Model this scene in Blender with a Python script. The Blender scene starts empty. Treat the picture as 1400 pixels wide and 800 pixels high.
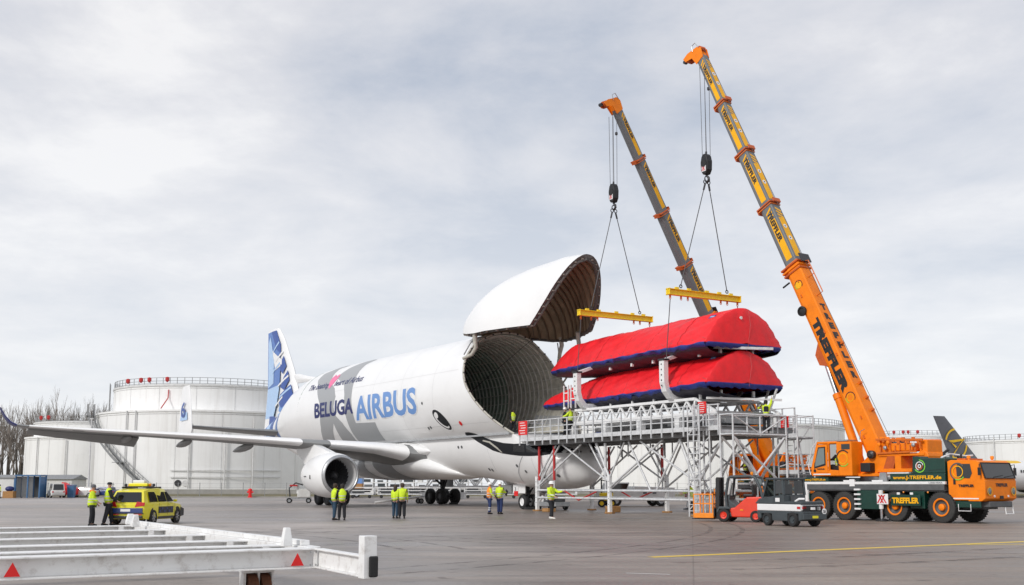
import bpy, bmesh, math, random
from math import sin, cos, pi, radians as R, sqrt, atan2
from mathutils import Matrix, Vector
random.seed(7)
SC = bpy.context.scene
COL = SC.collection

# ------------------------------------------------------------------ camera, world, sun, exposure
cam_d = bpy.data.cameras.new('camera'); cam = bpy.data.objects.new('camera', cam_d); COL.objects.link(cam)
cam.location = (0, 0, 1.683); cam.rotation_euler = (R(90 + 7.779), 0, 0)
cam_d.sensor_width = 36; cam_d.lens = 36 * 1535.7 / 1400; cam_d.shift_y = 53.6 / 1400
cam_d.clip_start = 0.1; cam_d.clip_end = 4000
SC.camera = cam
SC.view_settings.view_transform = 'Standard'; SC.view_settings.look = 'None'
SC.view_settings.exposure = 0.46; SC.view_settings.gamma = 1.0

SUN_EL, SUN_AZ = 33, 222          # azimuth clockwise from +Y; the sun stands behind and left of the camera, veiled
W = bpy.data.worlds.new('World'); SC.world = W; W.use_nodes = True
nt = W.node_tree; nt.nodes.clear()
def wn(t, **kw):
    n = nt.nodes.new(t)
    for k, v in kw.items(): setattr(n, k, v)
    return n
sky = wn('ShaderNodeTexSky', sky_type='NISHITA', sun_disc=False, sun_elevation=R(SUN_EL), sun_rotation=R(SUN_AZ))
bg1 = wn('ShaderNodeBackground'); bg1.inputs[1].default_value = 0.1; nt.links.new(sky.outputs[0], bg1.inputs[0])
tc = wn('ShaderNodeTexCoord'); sep = wn('ShaderNodeSeparateXYZ'); nt.links.new(tc.outputs['Generated'], sep.inputs[0])
def wmath(op, a, b=None):
    n = wn('ShaderNodeMath', operation=op)
    for i, q in enumerate((a, b)):
        if q is None: continue
        if isinstance(q, (int, float)): n.inputs[i].default_value = q
        else: nt.links.new(q, n.inputs[i])
    return n.outputs[0]
den = wmath('ADD', wmath('MAXIMUM', sep.outputs[2], 0.0), 0.16)
comb = wn('ShaderNodeCombineXYZ')
nt.links.new(wmath('DIVIDE', sep.outputs[0], den), comb.inputs[0]); nt.links.new(wmath('DIVIDE', sep.outputs[1], den), comb.inputs[1])
def wnoise(scale, detail, rough, off, sx=1.0, sy=1.0, dist=0.0):
    mp = wn('ShaderNodeMapping'); mp.inputs['Location'].default_value = off; mp.inputs['Scale'].default_value = (sx, sy, 1)
    nt.links.new(comb.outputs[0], mp.inputs[0])
    n = wn('ShaderNodeTexNoise'); n.inputs['Scale'].default_value = scale; n.inputs['Detail'].default_value = detail
    n.inputs['Roughness'].default_value = rough; n.inputs['Distortion'].default_value = dist
    nt.links.new(mp.outputs[0], n.inputs[0]); return n.outputs[0]
n1 = wnoise(0.62, 4, 0.5, (4.4, 0.6, 0), 1.0, .8, .0); n2 = wnoise(2.2, 8, 0.6, (9.3, 4.1, 2), 1.0, .9, .15)
mixn = wmath('ADD', wmath('MULTIPLY', n1, 0.56), wmath('MULTIPLY', n2, 0.44))
ramp = wn('ShaderNodeValToRGB'); cr = ramp.color_ramp
cr.elements[0].position = 0.40; cr.elements[0].color = (.35, .39, .465, 1)
cr.elements[1].position = 0.615; cr.elements[1].color = (.69, .685, .69, 1)
e = cr.elements.new(0.475); e.color = (.465, .485, .535, 1)
e = cr.elements.new(0.54); e.color = (.555, .56, .59, 1)
nt.links.new(mixn, ramp.inputs[0])
# thin bright cloud towards the horizon, the same all round
hz = wn('ShaderNodeMapRange'); hz.inputs[1].default_value = 0.02; hz.inputs[2].default_value = 0.36; hz.inputs[3].default_value = 0.72; hz.inputs[4].default_value = 0.0
nt.links.new(sep.outputs[2], hz.inputs[0])
mixc = wn('ShaderNodeMix', data_type='RGBA'); nt.links.new(hz.outputs[0], mixc.inputs[0]); nt.links.new(ramp.outputs[0], mixc.inputs[6]); mixc.inputs[7].default_value = (.73, .74, .755, 1)
bg2 = wn('ShaderNodeBackground'); bg2.inputs[1].default_value = 1.0; nt.links.new(mixc.outputs[2], bg2.inputs[0])
mixs = wn('ShaderNodeMixShader'); mixs.inputs[0].default_value = 0.93
nt.links.new(bg1.outputs[0], mixs.inputs[1]); nt.links.new(bg2.outputs[0], mixs.inputs[2])
out = wn('ShaderNodeOutputWorld'); nt.links.new(mixs.outputs[0], out.inputs[0])

sd = bpy.data.lights.new('sun', 'SUN'); sun = bpy.data.objects.new('sun', sd); COL.objects.link(sun)
sd.energy = 1.5; sd.angle = R(10); sd.color = (1, .965, .92)
az = R(SUN_AZ); dv = Vector((sin(az) * cos(R(SUN_EL)), cos(az) * cos(R(SUN_EL)), sin(R(SUN_EL))))
sun.rotation_euler = dv.to_track_quat('Z', 'Y').to_euler()

# ------------------------------------------------------------------ materials
MATS = {}
def nodes_of(name):
    m = bpy.data.materials.new(name); m.use_nodes = True
    return m, m.node_tree, m.node_tree.nodes['Principled BSDF']
def paint(name, col, rough=.5, metal=0., var=.12, scale=3., bump=0., spec=.5, dirt=0., coat=0., bscale=None, dcol=(.07, .06, .05), streak=0.):
    """procedural paint: base colour with soft mottling, roughness variation, optional fine relief and grime blotches"""
    m, t, p = nodes_of(name); L = t.links.new
    tcn = t.nodes.new('ShaderNodeTexCoord'); no = t.nodes.new('ShaderNodeTexNoise')
    no.inputs['Scale'].default_value = scale; no.inputs['Detail'].default_value = 6; no.inputs['Roughness'].default_value = .6
    L(tcn.outputs['Object'], no.inputs[0])
    r = t.nodes.new('ShaderNodeValToRGB')
    lo = tuple(c * (1 - var) for c in col) + (1,); hi = tuple(min(1, c * (1 + var * .6)) for c in col) + (1,)
    r.color_ramp.elements[0].position = .3; r.color_ramp.elements[0].color = lo
    r.color_ramp.elements[1].position = .7; r.color_ramp.elements[1].color = hi
    L(no.outputs[0], r.inputs[0]); src = r.outputs[0]
    if dirt:
        n2 = t.nodes.new('ShaderNodeTexNoise'); n2.inputs['Scale'].default_value = scale * 2.7; n2.inputs['Detail'].default_value = 8; n2.inputs['Roughness'].default_value = .7
        L(tcn.outputs['Object'], n2.inputs[0])
        r2 = t.nodes.new('ShaderNodeValToRGB'); r2.color_ramp.elements[0].position = .52; r2.color_ramp.elements[0].color = (0, 0, 0, 1); r2.color_ramp.elements[1].position = .75; r2.color_ramp.elements[1].color = (dirt, dirt, dirt, 1)
        L(n2.outputs[0], r2.inputs[0])
        mx = t.nodes.new('ShaderNodeMix'); mx.data_type = 'RGBA'; L(r2.outputs[0], mx.inputs[0]); L(src, mx.inputs[6]); mx.inputs[7].default_value = dcol + (1,); src = mx.outputs[2]
    if streak:      # rain runs down walls
        mp = t.nodes.new('ShaderNodeMapping'); mp.inputs['Scale'].default_value = (1, 1, .045); L(tcn.outputs['Object'], mp.inputs[0])
        n3 = t.nodes.new('ShaderNodeTexNoise'); n3.inputs['Scale'].default_value = 1.1; n3.inputs['Detail'].default_value = 7; n3.inputs['Roughness'].default_value = .65; L(mp.outputs[0], n3.inputs[0])
        r3 = t.nodes.new('ShaderNodeValToRGB'); r3.color_ramp.elements[0].position = .50; r3.color_ramp.elements[0].color = (0, 0, 0, 1); r3.color_ramp.elements[1].position = .74; r3.color_ramp.elements[1].color = (streak, streak, streak, 1); L(n3.outputs[0], r3.inputs[0])
        mx3 = t.nodes.new('ShaderNodeMix'); mx3.data_type = 'RGBA'; L(r3.outputs[0], mx3.inputs[0]); L(src, mx3.inputs[6]); mx3.inputs[7].default_value = (.30, .25, .20, 1); src = mx3.outputs[2]
    L(src, p.inputs['Base Color'])
    mr = t.nodes.new('ShaderNodeMapRange'); mr.inputs[3].default_value = max(.03, rough * .8); mr.inputs[4].default_value = min(1, rough * 1.25)
    L(no.outputs[0], mr.inputs[0]); L(mr.outputs[0], p.inputs['Roughness'])
    p.inputs['Metallic'].default_value = metal; p.inputs['Specular IOR Level'].default_value = spec
    if coat: p.inputs['Coat Weight'].default_value = coat; p.inputs['Coat Roughness'].default_value = .08
    if bump:
        nb = t.nodes.new('ShaderNodeTexNoise'); nb.inputs['Scale'].default_value = bscale or scale * 6; nb.inputs['Detail'].default_value = 4
        L(tcn.outputs['Object'], nb.inputs[0]); b = t.nodes.new('ShaderNodeBump'); b.inputs['Strength'].default_value = bump; b.inputs['Distance'].default_value = .03
        L(nb.outputs[0], b.inputs['Height']); L(b.outputs[0], p.inputs['Normal'])
    MATS[name] = m; return m
P = paint
P('aircraft_white', (.85, .85, .845), .38, var=.035, scale=.25, dirt=.05, coat=.25)
P('rim_mottle', (.26, .22, .19), .6, var=.5, scale=9, dirt=.8); P('skin_joint', (.70, .70, .70), .5, var=.05); P('duct_grey', (.55, .55, .55), .4, var=.06); P('rope_dark', (.10, .10, .105), .55, metal=.4, var=.2); P('wing_grey', (.235, .24, .24), .42, var=.06, scale=.4)
P('aircraft_grey', (.36, .37, .38), .4, var=.04, scale=.4)
P('aircraft_black', (.012, .013, .016), .5, var=.1, scale=1, spec=.25)
P('navy', (.012, .02, .13), .4); P('fin_blue', (.09, .20, .52), .4, var=.15); P('airbus_blue', (.15, .30, .62), .4, var=.06); P('mid_blue', (.03, .085, .34), .4, var=.15); P('pale_blue', (.42, .60, .85), .4, var=.12)
P('pink', (.85, .18, .36), .4, var=.04); P('pure_white', (.82, .82, .82), .45, var=.03)
P('lining_grey', (.55, .53, .46), .6, var=.35, scale=2.2, bump=.3); P('lining_green', (.27, .35, .28), .6, var=.35, scale=1.5, bump=.3)
P('lining_brown', (.36, .27, .18), .65, var=.35, scale=1.2, bump=.4); P('rib_brown', (.20, .15, .10), .6, var=.3)
P('rib_grey', (.62, .61, .56), .55, var=.25); P('rib_green', (.55, .60, .54), .55, var=.25)
P('rim_beige', (.50, .48, .42), .55, var=.25, scale=5, dirt=.6)
P('rim_dark', (.12, .11, .105), .6, var=.4, scale=4, dirt=.7)
P('floor_metal', (.42, .43, .44), .45, metal=.3, var=.2)
P('rubber', (.022, .022, .023), .75, var=.25, scale=8, bump=.2); P('rubber_worn', (.045, .044, .042), .8, var=.3, scale=8, bump=.2)
P('dark_steel', (.06, .06, .065), .45, metal=.6, var=.3, scale=6); P('steel', (.46, .47, .48), .42, metal=.75, var=.2, scale=5)
P('chrome', (.62, .63, .65), .2, metal=1., var=.08)
P('galvanised', (.68, .69, .70), .5, metal=.15, var=.22, scale=4, dirt=.25)
P('deck_grey', (.30, .305, .31), .6, metal=.2, var=.25, scale=3, dirt=.3)
P('white_steel', (.82, .82, .815), .45, var=.07, scale=3, dirt=.22)
P('trailer_white', (.86, .86, .85), .42, var=.05, scale=2.5, dirt=.42, dcol=(.20, .13, .08), bump=.08, bscale=40)
P('red_tube', (.50, .03, .03), .45, var=.15); P('sign_red', (.74, .014, .014), .5, var=.06)
P('wood', (.42, .22, .08), .75, var=.35, scale=8, bump=.3)
P('tarp_red', (.86, .012, .02), .5, var=.16, scale=1.6, bump=1.0, bscale=2.6, dirt=.10); P('tarp_seam', (.62, .010, .016), .5, var=.15, scale=4); P('tarp_blue', (.025, .045, .27), .5, var=.3, scale=5, bump=.6, bscale=9); P('tarp_dark', (.035, .032, .055), .55, var=.4, scale=2, bump=.6, bscale=4)
P('stitch', (.55, .12, .12), .6)
P('spreader_yellow', (.90, .64, .015), .45, var=.12, scale=4, dirt=.25)
P('crane_orange', (.96, .235, .004), .5, var=.13, scale=2.2, dirt=.16, spec=.3, streak=.0); P('crane_orange_dark', (.68, .15, .01), .5, var=.2, scale=4, dirt=.3); P('boom_yellow', (.92, .46, .008), .5, var=.10, scale=2, spec=.3, dirt=.12)
P('collar_red', (.55, .10, .012), .5, var=.2, scale=5, dirt=.3)
P('boom_grey', (.165, .175, .185), .45, metal=.1, var=.12, scale=2.5, dirt=.15); P('crane_green', (.004, .045, .032), .4, var=.15, scale=2.5, dirt=.10, coat=.2); P('chassis_grey', (.10, .105, .11), .55, var=.25, scale=4, dirt=.3)
P('black_paint', (.015, .015, .017), .5, var=.2); P('logo_green', (.22, .62, .05), .45, var=.06); P('hazard_red', (.66, .03, .04), .5)
P('forklift_red', (.80, .045, .015), .35, var=.08, scale=3, dirt=.1, coat=.3); P('truck_grey', (.055, .068, .075), .45, var=.2, scale=4, dirt=.15)
P('cage_orange', (.90, .27, .012), .45, var=.1, scale=6)
P('car_yellow', (.80, .72, .012), .3, var=.05, coat=.6); P('car_blue', (.03, .055, .20), .35, var=.1, coat=.4); P('car_dark', (.03, .032, .036), .4, var=.2); P('alloy', (.5, .51, .53), .3, metal=.85)
P('tail_light', (.55, .012, .015), .2, var=.05, coat=.6); P('amber', (.90, .28, .01), .25, var=.05)
P('hivis_orange', (.95, .27, .03), .7, var=.12, scale=9, bump=.4); P('trousers_dark', (.016, .017, .022), .85, var=.3, scale=9, bump=.4); P('trousers_navy', (.022, .04, .13), .85, var=.25, scale=9, bump=.4); P('trousers_teal', (.03, .07, .12), .85, var=.25, scale=9, bump=.4)
P('skin', (.52, .30, .21), .55, var=.1, scale=14); P('hair_brown', (.05, .03, .018), .7, var=.3, scale=20); P('hair_dark', (.02, .016, .013), .7, var=.3, scale=20); P('beanie_grey', (.13, .13, .14), .9, var=.2, scale=30)
P('helmet_white', (.84, .84, .83), .3, var=.03); P('shoe_black', (.015, .015, .015), .6); P('shoe_white', (.78, .77, .74), .6, var=.08)
P('tank_white', (.86, .86, .85), .5, var=.035, scale=.18, dirt=.05, streak=.22); P('tank_trim', (.66, .66, .655), .55, var=.15, scale=2); P('rail_grey', (.30, .305, .31), .5, metal=.4, var=.2)
P('bark', (.085, .072, .060), .9, var=.35, scale=5); P('twig', (.22, .19, .165), .9, var=.3, scale=5); P('bush', (.05, .062, .032), .9, var=.4, scale=3)
P('container_white', (.68, .68, .66), .55, var=.08, scale=2, dirt=.2, streak=.3); P('container_blue', (.06, .15, .30), .5, var=.15); P('hut_dark', (.06, .065, .07), .6)
P('condor_grey', (.115, .12, .135), .4, var=.1, scale=.5); P('condor_yellow', (.85, .52, .012), .45, var=.06)
P('wood_wheel', (.13, .045, .02), .7, var=.3, scale=8); P('kerb_grey', (.34, .33, .31), .8, var=.2, scale=1, bump=.3)
def grass_mat():
    m, t, p = nodes_of('verge_grass'); L = t.links.new
    tcn = t.nodes.new('ShaderNodeTexCoord'); n = t.nodes.new('ShaderNodeTexNoise'); n.inputs['Scale'].default_value = .35; n.inputs['Detail'].default_value = 9; L(tcn.outputs['Object'], n.inputs[0])
    r = t.nodes.new('ShaderNodeValToRGB'); r.color_ramp.elements[0].position = .35; r.color_ramp.elements[0].color = (.10, .095, .045, 1); r.color_ramp.elements[1].position = .65; r.color_ramp.elements[1].color = (.20, .165, .085, 1)
    L(n.outputs[0], r.inputs[0]); L(r.outputs[0], p.inputs['Base Color']); p.inputs['Roughness'].default_value = .95; MATS['verge_grass'] = m
grass_mat()
def line_mat(name, col):
    m, t, p = nodes_of(name); L = t.links.new
    tcn = t.nodes.new('ShaderNodeTexCoord'); n = t.nodes.new('ShaderNodeTexNoise'); n.inputs['Scale'].default_value = 5; n.inputs['Detail'].default_value = 9; n.inputs['Roughness'].default_value = .75; L(tcn.outputs['Object'], n.inputs[0])
    r = t.nodes.new('ShaderNodeValToRGB'); r.color_ramp.elements[0].position = .33; r.color_ramp.elements[0].color = (.25, .23, .19, 1); r.color_ramp.elements[1].position = .45; r.color_ramp.elements[1].color = col + (1,)
    L(n.outputs[0], r.inputs[0]); L(r.outputs[0], p.inputs['Base Color']); p.inputs['Roughness'].default_value = .5; MATS[name] = m
line_mat('line_yellow', (.85, .60, .02)); line_mat('line_white', (.70, .69, .66)); line_mat('line_faded', (.40, .36, .24))
def glass(name, col, rough=.06):
    m, t, p = nodes_of(name); tcn = t.nodes.new('ShaderNodeTexCoord'); n = t.nodes.new('ShaderNodeTexNoise'); n.inputs['Scale'].default_value = 1.2
    t.links.new(tcn.outputs['Object'], n.inputs[0]); mr = t.nodes.new('ShaderNodeMapRange'); mr.inputs[3].default_value = rough * .5; mr.inputs[4].default_value = rough * 2
    t.links.new(n.outputs[0], mr.inputs[0]); t.links.new(mr.outputs[0], p.inputs['Roughness']); p.inputs['Base Color'].default_value = col + (1,); p.inputs['Specular IOR Level'].default_value = .8
    MATS[name] = m
glass('glass_dark', (.012, .014, .016)); glass('glass_cab', (.03, .04, .042)); glass('glass_pale', (.16, .20, .20))
def clear_glass(name, tint):
    m, t, p = nodes_of(name); tr = t.nodes.new('ShaderNodeBsdfTransparent'); tr.inputs[0].default_value = tint + (1,)
    gl = t.nodes.new('ShaderNodeBsdfGlossy'); gl.inputs['Roughness'].default_value = .04; mx = t.nodes.new('ShaderNodeMixShader'); fr = t.nodes.new('ShaderNodeFresnel'); fr.inputs[0].default_value = 1.35
    t.links.new(fr.outputs[0], mx.inputs[0]); t.links.new(tr.outputs[0], mx.inputs[1]); t.links.new(gl.outputs[0], mx.inputs[2]); t.links.new(mx.outputs[0], t.nodes['Material Output'].inputs[0]); t.nodes.remove(p); MATS[name] = m
clear_glass('glass_clear', (.80, .86, .85)); clear_glass('glass_tint', (.20, .26, .24))
def hivis(name, col, bands):
    """woven high visibility cloth with reflective bands printed at the given heights"""
    m, t, p = nodes_of(name); L = t.links.new
    tcn = t.nodes.new('ShaderNodeTexCoord'); sp = t.nodes.new('ShaderNodeSeparateXYZ'); L(tcn.outputs['Object'], sp.inputs[0]); src = None
    for lo, hi, c in bands:
        a = t.nodes.new('ShaderNodeMath'); a.operation = 'GREATER_THAN'; L(sp.outputs[2], a.inputs[0]); a.inputs[1].default_value = lo
        b = t.nodes.new('ShaderNodeMath'); b.operation = 'LESS_THAN'; L(sp.outputs[2], b.inputs[0]); b.inputs[1].default_value = hi
        ab = t.nodes.new('ShaderNodeMath'); ab.operation = 'MULTIPLY'; L(a.outputs[0], ab.inputs[0]); L(b.outputs[0], ab.inputs[1])
        mx = t.nodes.new('ShaderNodeMix'); mx.data_type = 'RGBA'; L(ab.outputs[0], mx.inputs[0])
        if src is None: mx.inputs[6].default_value = col + (1,)
        else: L(src, mx.inputs[6])
        mx.inputs[7].default_value = c + (1,); src = mx.outputs[2]
    n = t.nodes.new('ShaderNodeTexNoise'); n.inputs['Scale'].default_value = 11; n.inputs['Detail'].default_value = 5; L(tcn.outputs['Object'], n.inputs[0])
    hs = t.nodes.new('ShaderNodeHueSaturation'); mr = t.nodes.new('ShaderNodeMapRange'); mr.inputs[3].default_value = .75; mr.inputs[4].default_value = 1.15; L(n.outputs[0], mr.inputs[0]); L(mr.outputs[0], hs.inputs['Value']); L(src, hs.inputs['Color'])
    L(hs.outputs[0], p.inputs['Base Color']); p.inputs['Roughness'].default_value = .75
    b = t.nodes.new('ShaderNodeBump'); b.inputs['Strength'].default_value = .5; b.inputs['Distance'].default_value = .03; L(n.outputs[0], b.inputs['Height']); L(b.outputs[0], p.inputs['Normal']); MATS[name] = m
YEL = (.66, .86, .03)
hivis('hivis_yellow', YEL, [(1.00, 1.045, (.62, .64, .62)), (1.12, 1.165, (.62, .64, .62))])
hivis('hivis_yellow_navy', YEL, [(.80, .92, (.02, .03, .09)), (.885, .935, (.66, .67, .66)), (1.02, 1.06, (.62, .64, .62))])
hivis('hivis_vest', YEL, [(1.02, 1.06, (.62, .64, .62)), (1.16, 1.20, (.62, .64, .62))])
hivis('hivis_orange_band', (.95, .30, .03), [(1.02, 1.06, (.66, .67, .66)), (1.16, 1.20, (.66, .67, .66))])
hivis('trousers_banded', (.022, .04, .13), [(.22, .27, (.66, .67, .66)), (.33, .38, (.66, .67, .66))])

# ------------------------------------------------------------------ mesh helpers
class MB:
    """collects shapes, then links them as ONE mesh object"""
    def __init__(s, T=None): s.v = []; s.f = []; s.mi = []; s.T = T
    def add(s, vs, fs, mi=0):
        o = len(s.v)
        for p in vs:
            p = Vector(p); s.v.append(tuple(s.T @ p) if s.T else tuple(p))
        for f in fs: s.f.append([o + i for i in f]); s.mi.append(mi)
        return s
    def box(s, c, d, mi=0, rz=0, M=None):
        hx, hy, hz = d[0] / 2, d[1] / 2, d[2] / 2
        vs = [Vector((x, y, z)) for x in (-hx, hx) for y in (-hy, hy) for z in (-hz, hz)]
        if rz: Mz = Matrix.Rotation(rz, 3, 'Z'); vs = [Mz @ q for q in vs]
        if M: vs = [M @ q for q in vs]
        c = Vector(c); vs = [q + c for q in vs]
        return s.add(vs, [(0, 1, 3, 2), (4, 6, 7, 5), (0, 4, 5, 1), (2, 3, 7, 6), (0, 2, 6, 4), (1, 5, 7, 3)], mi)
    def bb(s, a, b, mi=0):
        return s.box([(a[i] + b[i]) / 2 for i in range(3)], [abs(b[i] - a[i]) for i in range(3)], mi)
    def bar(s, p0, p1, w, h=None, mi=0, up=(0, 0, 1)):
        p0, p1 = Vector(p0), Vector(p1); h = h or w; d = (p1 - p0); l = d.length
        if l < 1e-6: return s
        d /= l; u = Vector(up)
        if abs(d.dot(u)) > .98: u = Vector((1, 0, 0))
        sx = d.cross(u).normalized(); su = sx.cross(d)
        vs = []
        for p in (p0, p1):
            for a, b in ((-1, -1), (1, -1), (1, 1), (-1, 1)): vs.append(p + sx * (a * w / 2) + su * (b * h / 2))
        return s.add(vs, [(3, 2, 1, 0), (4, 5, 6, 7), (0, 1, 5, 4), (1, 2, 6, 5), (2, 3, 7, 6), (3, 0, 4, 7)], mi)
    def ibeam(s, p0, p1, w, h, t=.02, mi=0):
        p0, p1 = Vector(p0), Vector(p1); z = Vector((0, 0, h / 2 - t / 2))
        s.bar(p0 + z, p1 + z, w, t, mi); s.bar(p0 - z, p1 - z, w, t, mi); s.bar(p0, p1, t, h - 2 * t - .002, mi); return s
    def tube(s, pts, r, n=8, mi=0, caps=True):
        pts = [Vector(p) for p in pts]; k = len(pts); rs = r if isinstance(r, (list, tuple)) else [r] * k
        vs = []; prev = None
        for i, p in enumerate(pts):
            d = (pts[min(i + 1, k - 1)] - pts[max(i - 1, 0)])
            if d.length < 1e-9: d = Vector((0, 0, 1))
            d.normalize()
            if prev is None:
                a = Vector((0, 0, 1)) if abs(d.z) < .9 else Vector((1, 0, 0)); u = d.cross(a).normalized()
            else:
                u = prev - d * prev.dot(d)
                u = u.normalized() if u.length > 1e-6 else d.orthogonal().normalized()
            prev = u; w = d.cross(u)
            for j in range(n):
                t = 2 * pi * j / n; vs.append(p + (u * cos(t) + w * sin(t)) * rs[i])
        fs = [(i * n + j, i * n + (j + 1) % n, (i + 1) * n + (j + 1) % n, (i + 1) * n + j) for i in range(k - 1) for j in range(n)]
        if caps: fs += [tuple(reversed(range(n))), tuple(range((k - 1) * n, k * n))]
        return s.add(vs, fs, mi)
    def lathe(s, prof, o=(0, 0, 0), ax=(0, 0, 1), n=20, mi=0, closed=False, caps=True):
        """prof: (radius, position along axis)"""
        o = Vector(o); ax = Vector(ax).normalized(); u = ax.orthogonal().normalized(); w = ax.cross(u); vs = []
        for r, h in prof:
            for j in range(n):
                t = 2 * pi * j / n; vs.append(o + ax * h + (u * cos(t) + w * sin(t)) * max(r, 1e-4))
        k = len(prof); fs = [(i * n + j, i * n + (j + 1) % n, (i + 1) * n + (j + 1) % n, (i + 1) * n + j) for i in range(k - 1) for j in range(n)]
        if closed: fs += [((k - 1) * n + j, (k - 1) * n + (j + 1) % n, (j + 1) % n, j) for j in range(n)]
        elif caps: fs += [tuple(reversed(range(n))), tuple(range((k - 1) * n, k * n))]
        return s.add(vs, fs, mi)
    def loft(s, rings, mi=0, close=True, caps=True):
        n = len(rings[0]); vs = [p for r in rings for p in r]; fs = []
        for i in range(len(rings) - 1):
            for j in range(n if close else n - 1):
                fs.append((i * n + j, i * n + (j + 1) % n, (i + 1) * n + (j + 1) % n, (i + 1) * n + j))
        if caps and close: fs += [tuple(reversed(range(n))), tuple(range((len(rings) - 1) * n, len(rings) * n))]
        return s.add(vs, fs, mi)
    def prism(s, poly, o, ex, ey, depth, mi=0):
        """2-D outline in the plane (o, ex, ey), given thickness along ex x ey"""
        o, ex, ey = Vector(o), Vector(ex), Vector(ey); ez = ex.cross(ey).normalized(); n = len(poly)
        a = [o + ex * x + ey * y for x, y in poly]; b = [p + ez * depth for p in a]
        return s.add(a + b, [tuple(reversed(range(n))), tuple(range(n, 2 * n))] + [(i, (i + 1) % n, n + (i + 1) % n, n + i) for i in range(n)], mi)
    def sphere(s, c, r, n=12, mi=0, sc=(1, 1, 1)):
        c = Vector(c); vs = []; m = max(4, n // 2)
        for i in range(1, m):
            a = pi * i / m
            for j in range(n): t = 2 * pi * j / n; vs.append(c + Vector((r * sc[0] * sin(a) * cos(t), r * sc[1] * sin(a) * sin(t), r * sc[2] * cos(a))))
        k = len(vs); vs += [c + Vector((0, 0, r * sc[2])), c - Vector((0, 0, r * sc[2]))]
        fs = [(i * n + j, (i + 1) * n + j, (i + 1) * n + (j + 1) % n, i * n + (j + 1) % n) for i in range(m - 2) for j in range(n)]
        fs += [(k, j, (j + 1) % n) for j in range(n)] + [(k + 1, (m - 2) * n + (j + 1) % n, (m - 2) * n + j) for j in range(n)]
        return s.add(vs, fs, mi)
    def torus(s, c, ax, R0, r, n=24, m=8, mi=0):
        prof = [(R0 + r * cos(2 * pi * i / m), r * sin(2 * pi * i / m)) for i in range(m)]
        return s.lathe(prof, c, ax, n, mi, closed=True)
    def mesh(s, name, mats, smooth=None):
        me = bpy.data.meshes.new(name); me.from_pydata(s.v, [], s.f)
        for m in ([mats] if isinstance(mats, str) else mats): me.materials.append(MATS[m])
        me.polygons.foreach_set('material_index', s.mi)
        if smooth is not None:
            me.polygons.foreach_set('use_smooth', [True] * len(s.f))
            if smooth < 179: me.set_sharp_from_angle(angle=R(smooth))
        me.update(); return me
    def build(s, name, mats, parent=None, smooth=None, bevel=0, loc=None, weld=False):
        o = bpy.data.objects.new(name, s.mesh(name, mats, smooth)); COL.objects.link(o)
        if weld:
            bm = bmesh.new(); bm.from_mesh(o.data); bmesh.ops.remove_doubles(bm, verts=bm.verts, dist=1e-4); bmesh.ops.recalc_face_normals(bm, faces=bm.faces); bm.to_mesh(o.data); bm.free()
        if parent: o.parent = parent
        if loc: o.location = loc
        if bevel:
            b = o.modifiers.new('bevel', 'BEVEL'); b.width = bevel; b.segments = 2; b.limit_method = 'ANGLE'; b.angle_limit = R(40); b.harden_normals = False
        return o
def thing(name, label, cat, loc=(0, 0, 0), rz=0, group=None, parent=None):
    o = bpy.data.objects.new(name, None); COL.objects.link(o); o.location = loc; o.rotation_euler = (0, 0, rz); o.empty_display_size = .2
    tag(o, label, cat, group); return o
def tag(o, label, cat, group=None):
    o['label'] = label; o['category'] = cat
    if group: o['group'] = group
    return o
def part(name, parent, loc=(0, 0, 0), rot=(0, 0, 0)):
    o = bpy.data.objects.new(name, None); COL.objects.link(o); o.parent = parent; o.location = loc; o.rotation_euler = rot; o.empty_display_size = .1; return o
def kind(o, k): o['kind'] = k; return o
def copy_part(o, parent=None, loc=None):
    c = o.copy(); COL.objects.link(c)
    if parent is not None: c.parent = parent
    if loc is not None: c.location = loc
    for ch in o.children: copy_part(ch, c)
    return c
def inst(src, parent, M=None, name=None):
    """another object sharing src's mesh"""
    c = bpy.data.objects.new(name or src.name.split('.')[0], src.data); COL.objects.link(c); c.parent = parent
    if M is not None: c.matrix_local = M
    for m in src.modifiers:
        if m.type == 'BEVEL':
            b = c.modifiers.new('bevel', 'BEVEL'); b.width = m.width; b.segments = 2; b.limit_method = 'ANGLE'; b.angle_limit = R(40)
    return c
# ---- lettering: built-in font turned into flat polygons
_TX = {}
def text2d(body, height, width=None, bold=0., shear=0., cuts=0):
    """(verts, faces) with the baseline at y = 0 and capitals `height` tall; x from 0 to width"""
    key = (body, round(bold, 3), round(shear, 3))
    if key not in _TX:
        cu = bpy.data.curves.new('lettering', 'FONT'); cu.body = body; cu.offset = bold; cu.shear = shear; cu.resolution_u = 3
        ob = bpy.data.objects.new('lettering', cu); COL.objects.link(ob)
        dg = bpy.context.evaluated_depsgraph_get(); dg.update(); me = ob.evaluated_get(dg).to_mesh()
        vs = [(v.co.x, v.co.y) for v in me.vertices]; fs = [tuple(p.vertices) for p in me.polygons]
        ob.evaluated_get(dg).to_mesh_clear(); bpy.data.objects.remove(ob); bpy.data.curves.remove(cu)
        _TX[key] = (vs, fs)
    vs, fs = _TX[key]; x0 = min(v[0] for v in vs); x1 = max(v[0] for v in vs)
    ky = height / (.70 + 2 * bold); kx = (width / (x1 - x0)) if width else ky
    return [((x - x0) * kx, (y + bold) * ky) for x, y in vs], fs
def letters(name, body, mat, parent, o, ex, ey, height, width=None, bold=.02, shear=0., off=.012):
    """flat lettering on the plane (o, ex, ey), standing `off` proud of it"""
    o, ex, ey = Vector(o), Vector(ex).normalized(), Vector(ey).normalized(); nz = ex.cross(ey)
    vs, fs = text2d(body, height, width, bold, shear); m = MB()
    m.add([o + ex * x + ey * y + nz * off for x, y in vs], fs); return m.build(name, mat, parent)
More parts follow.
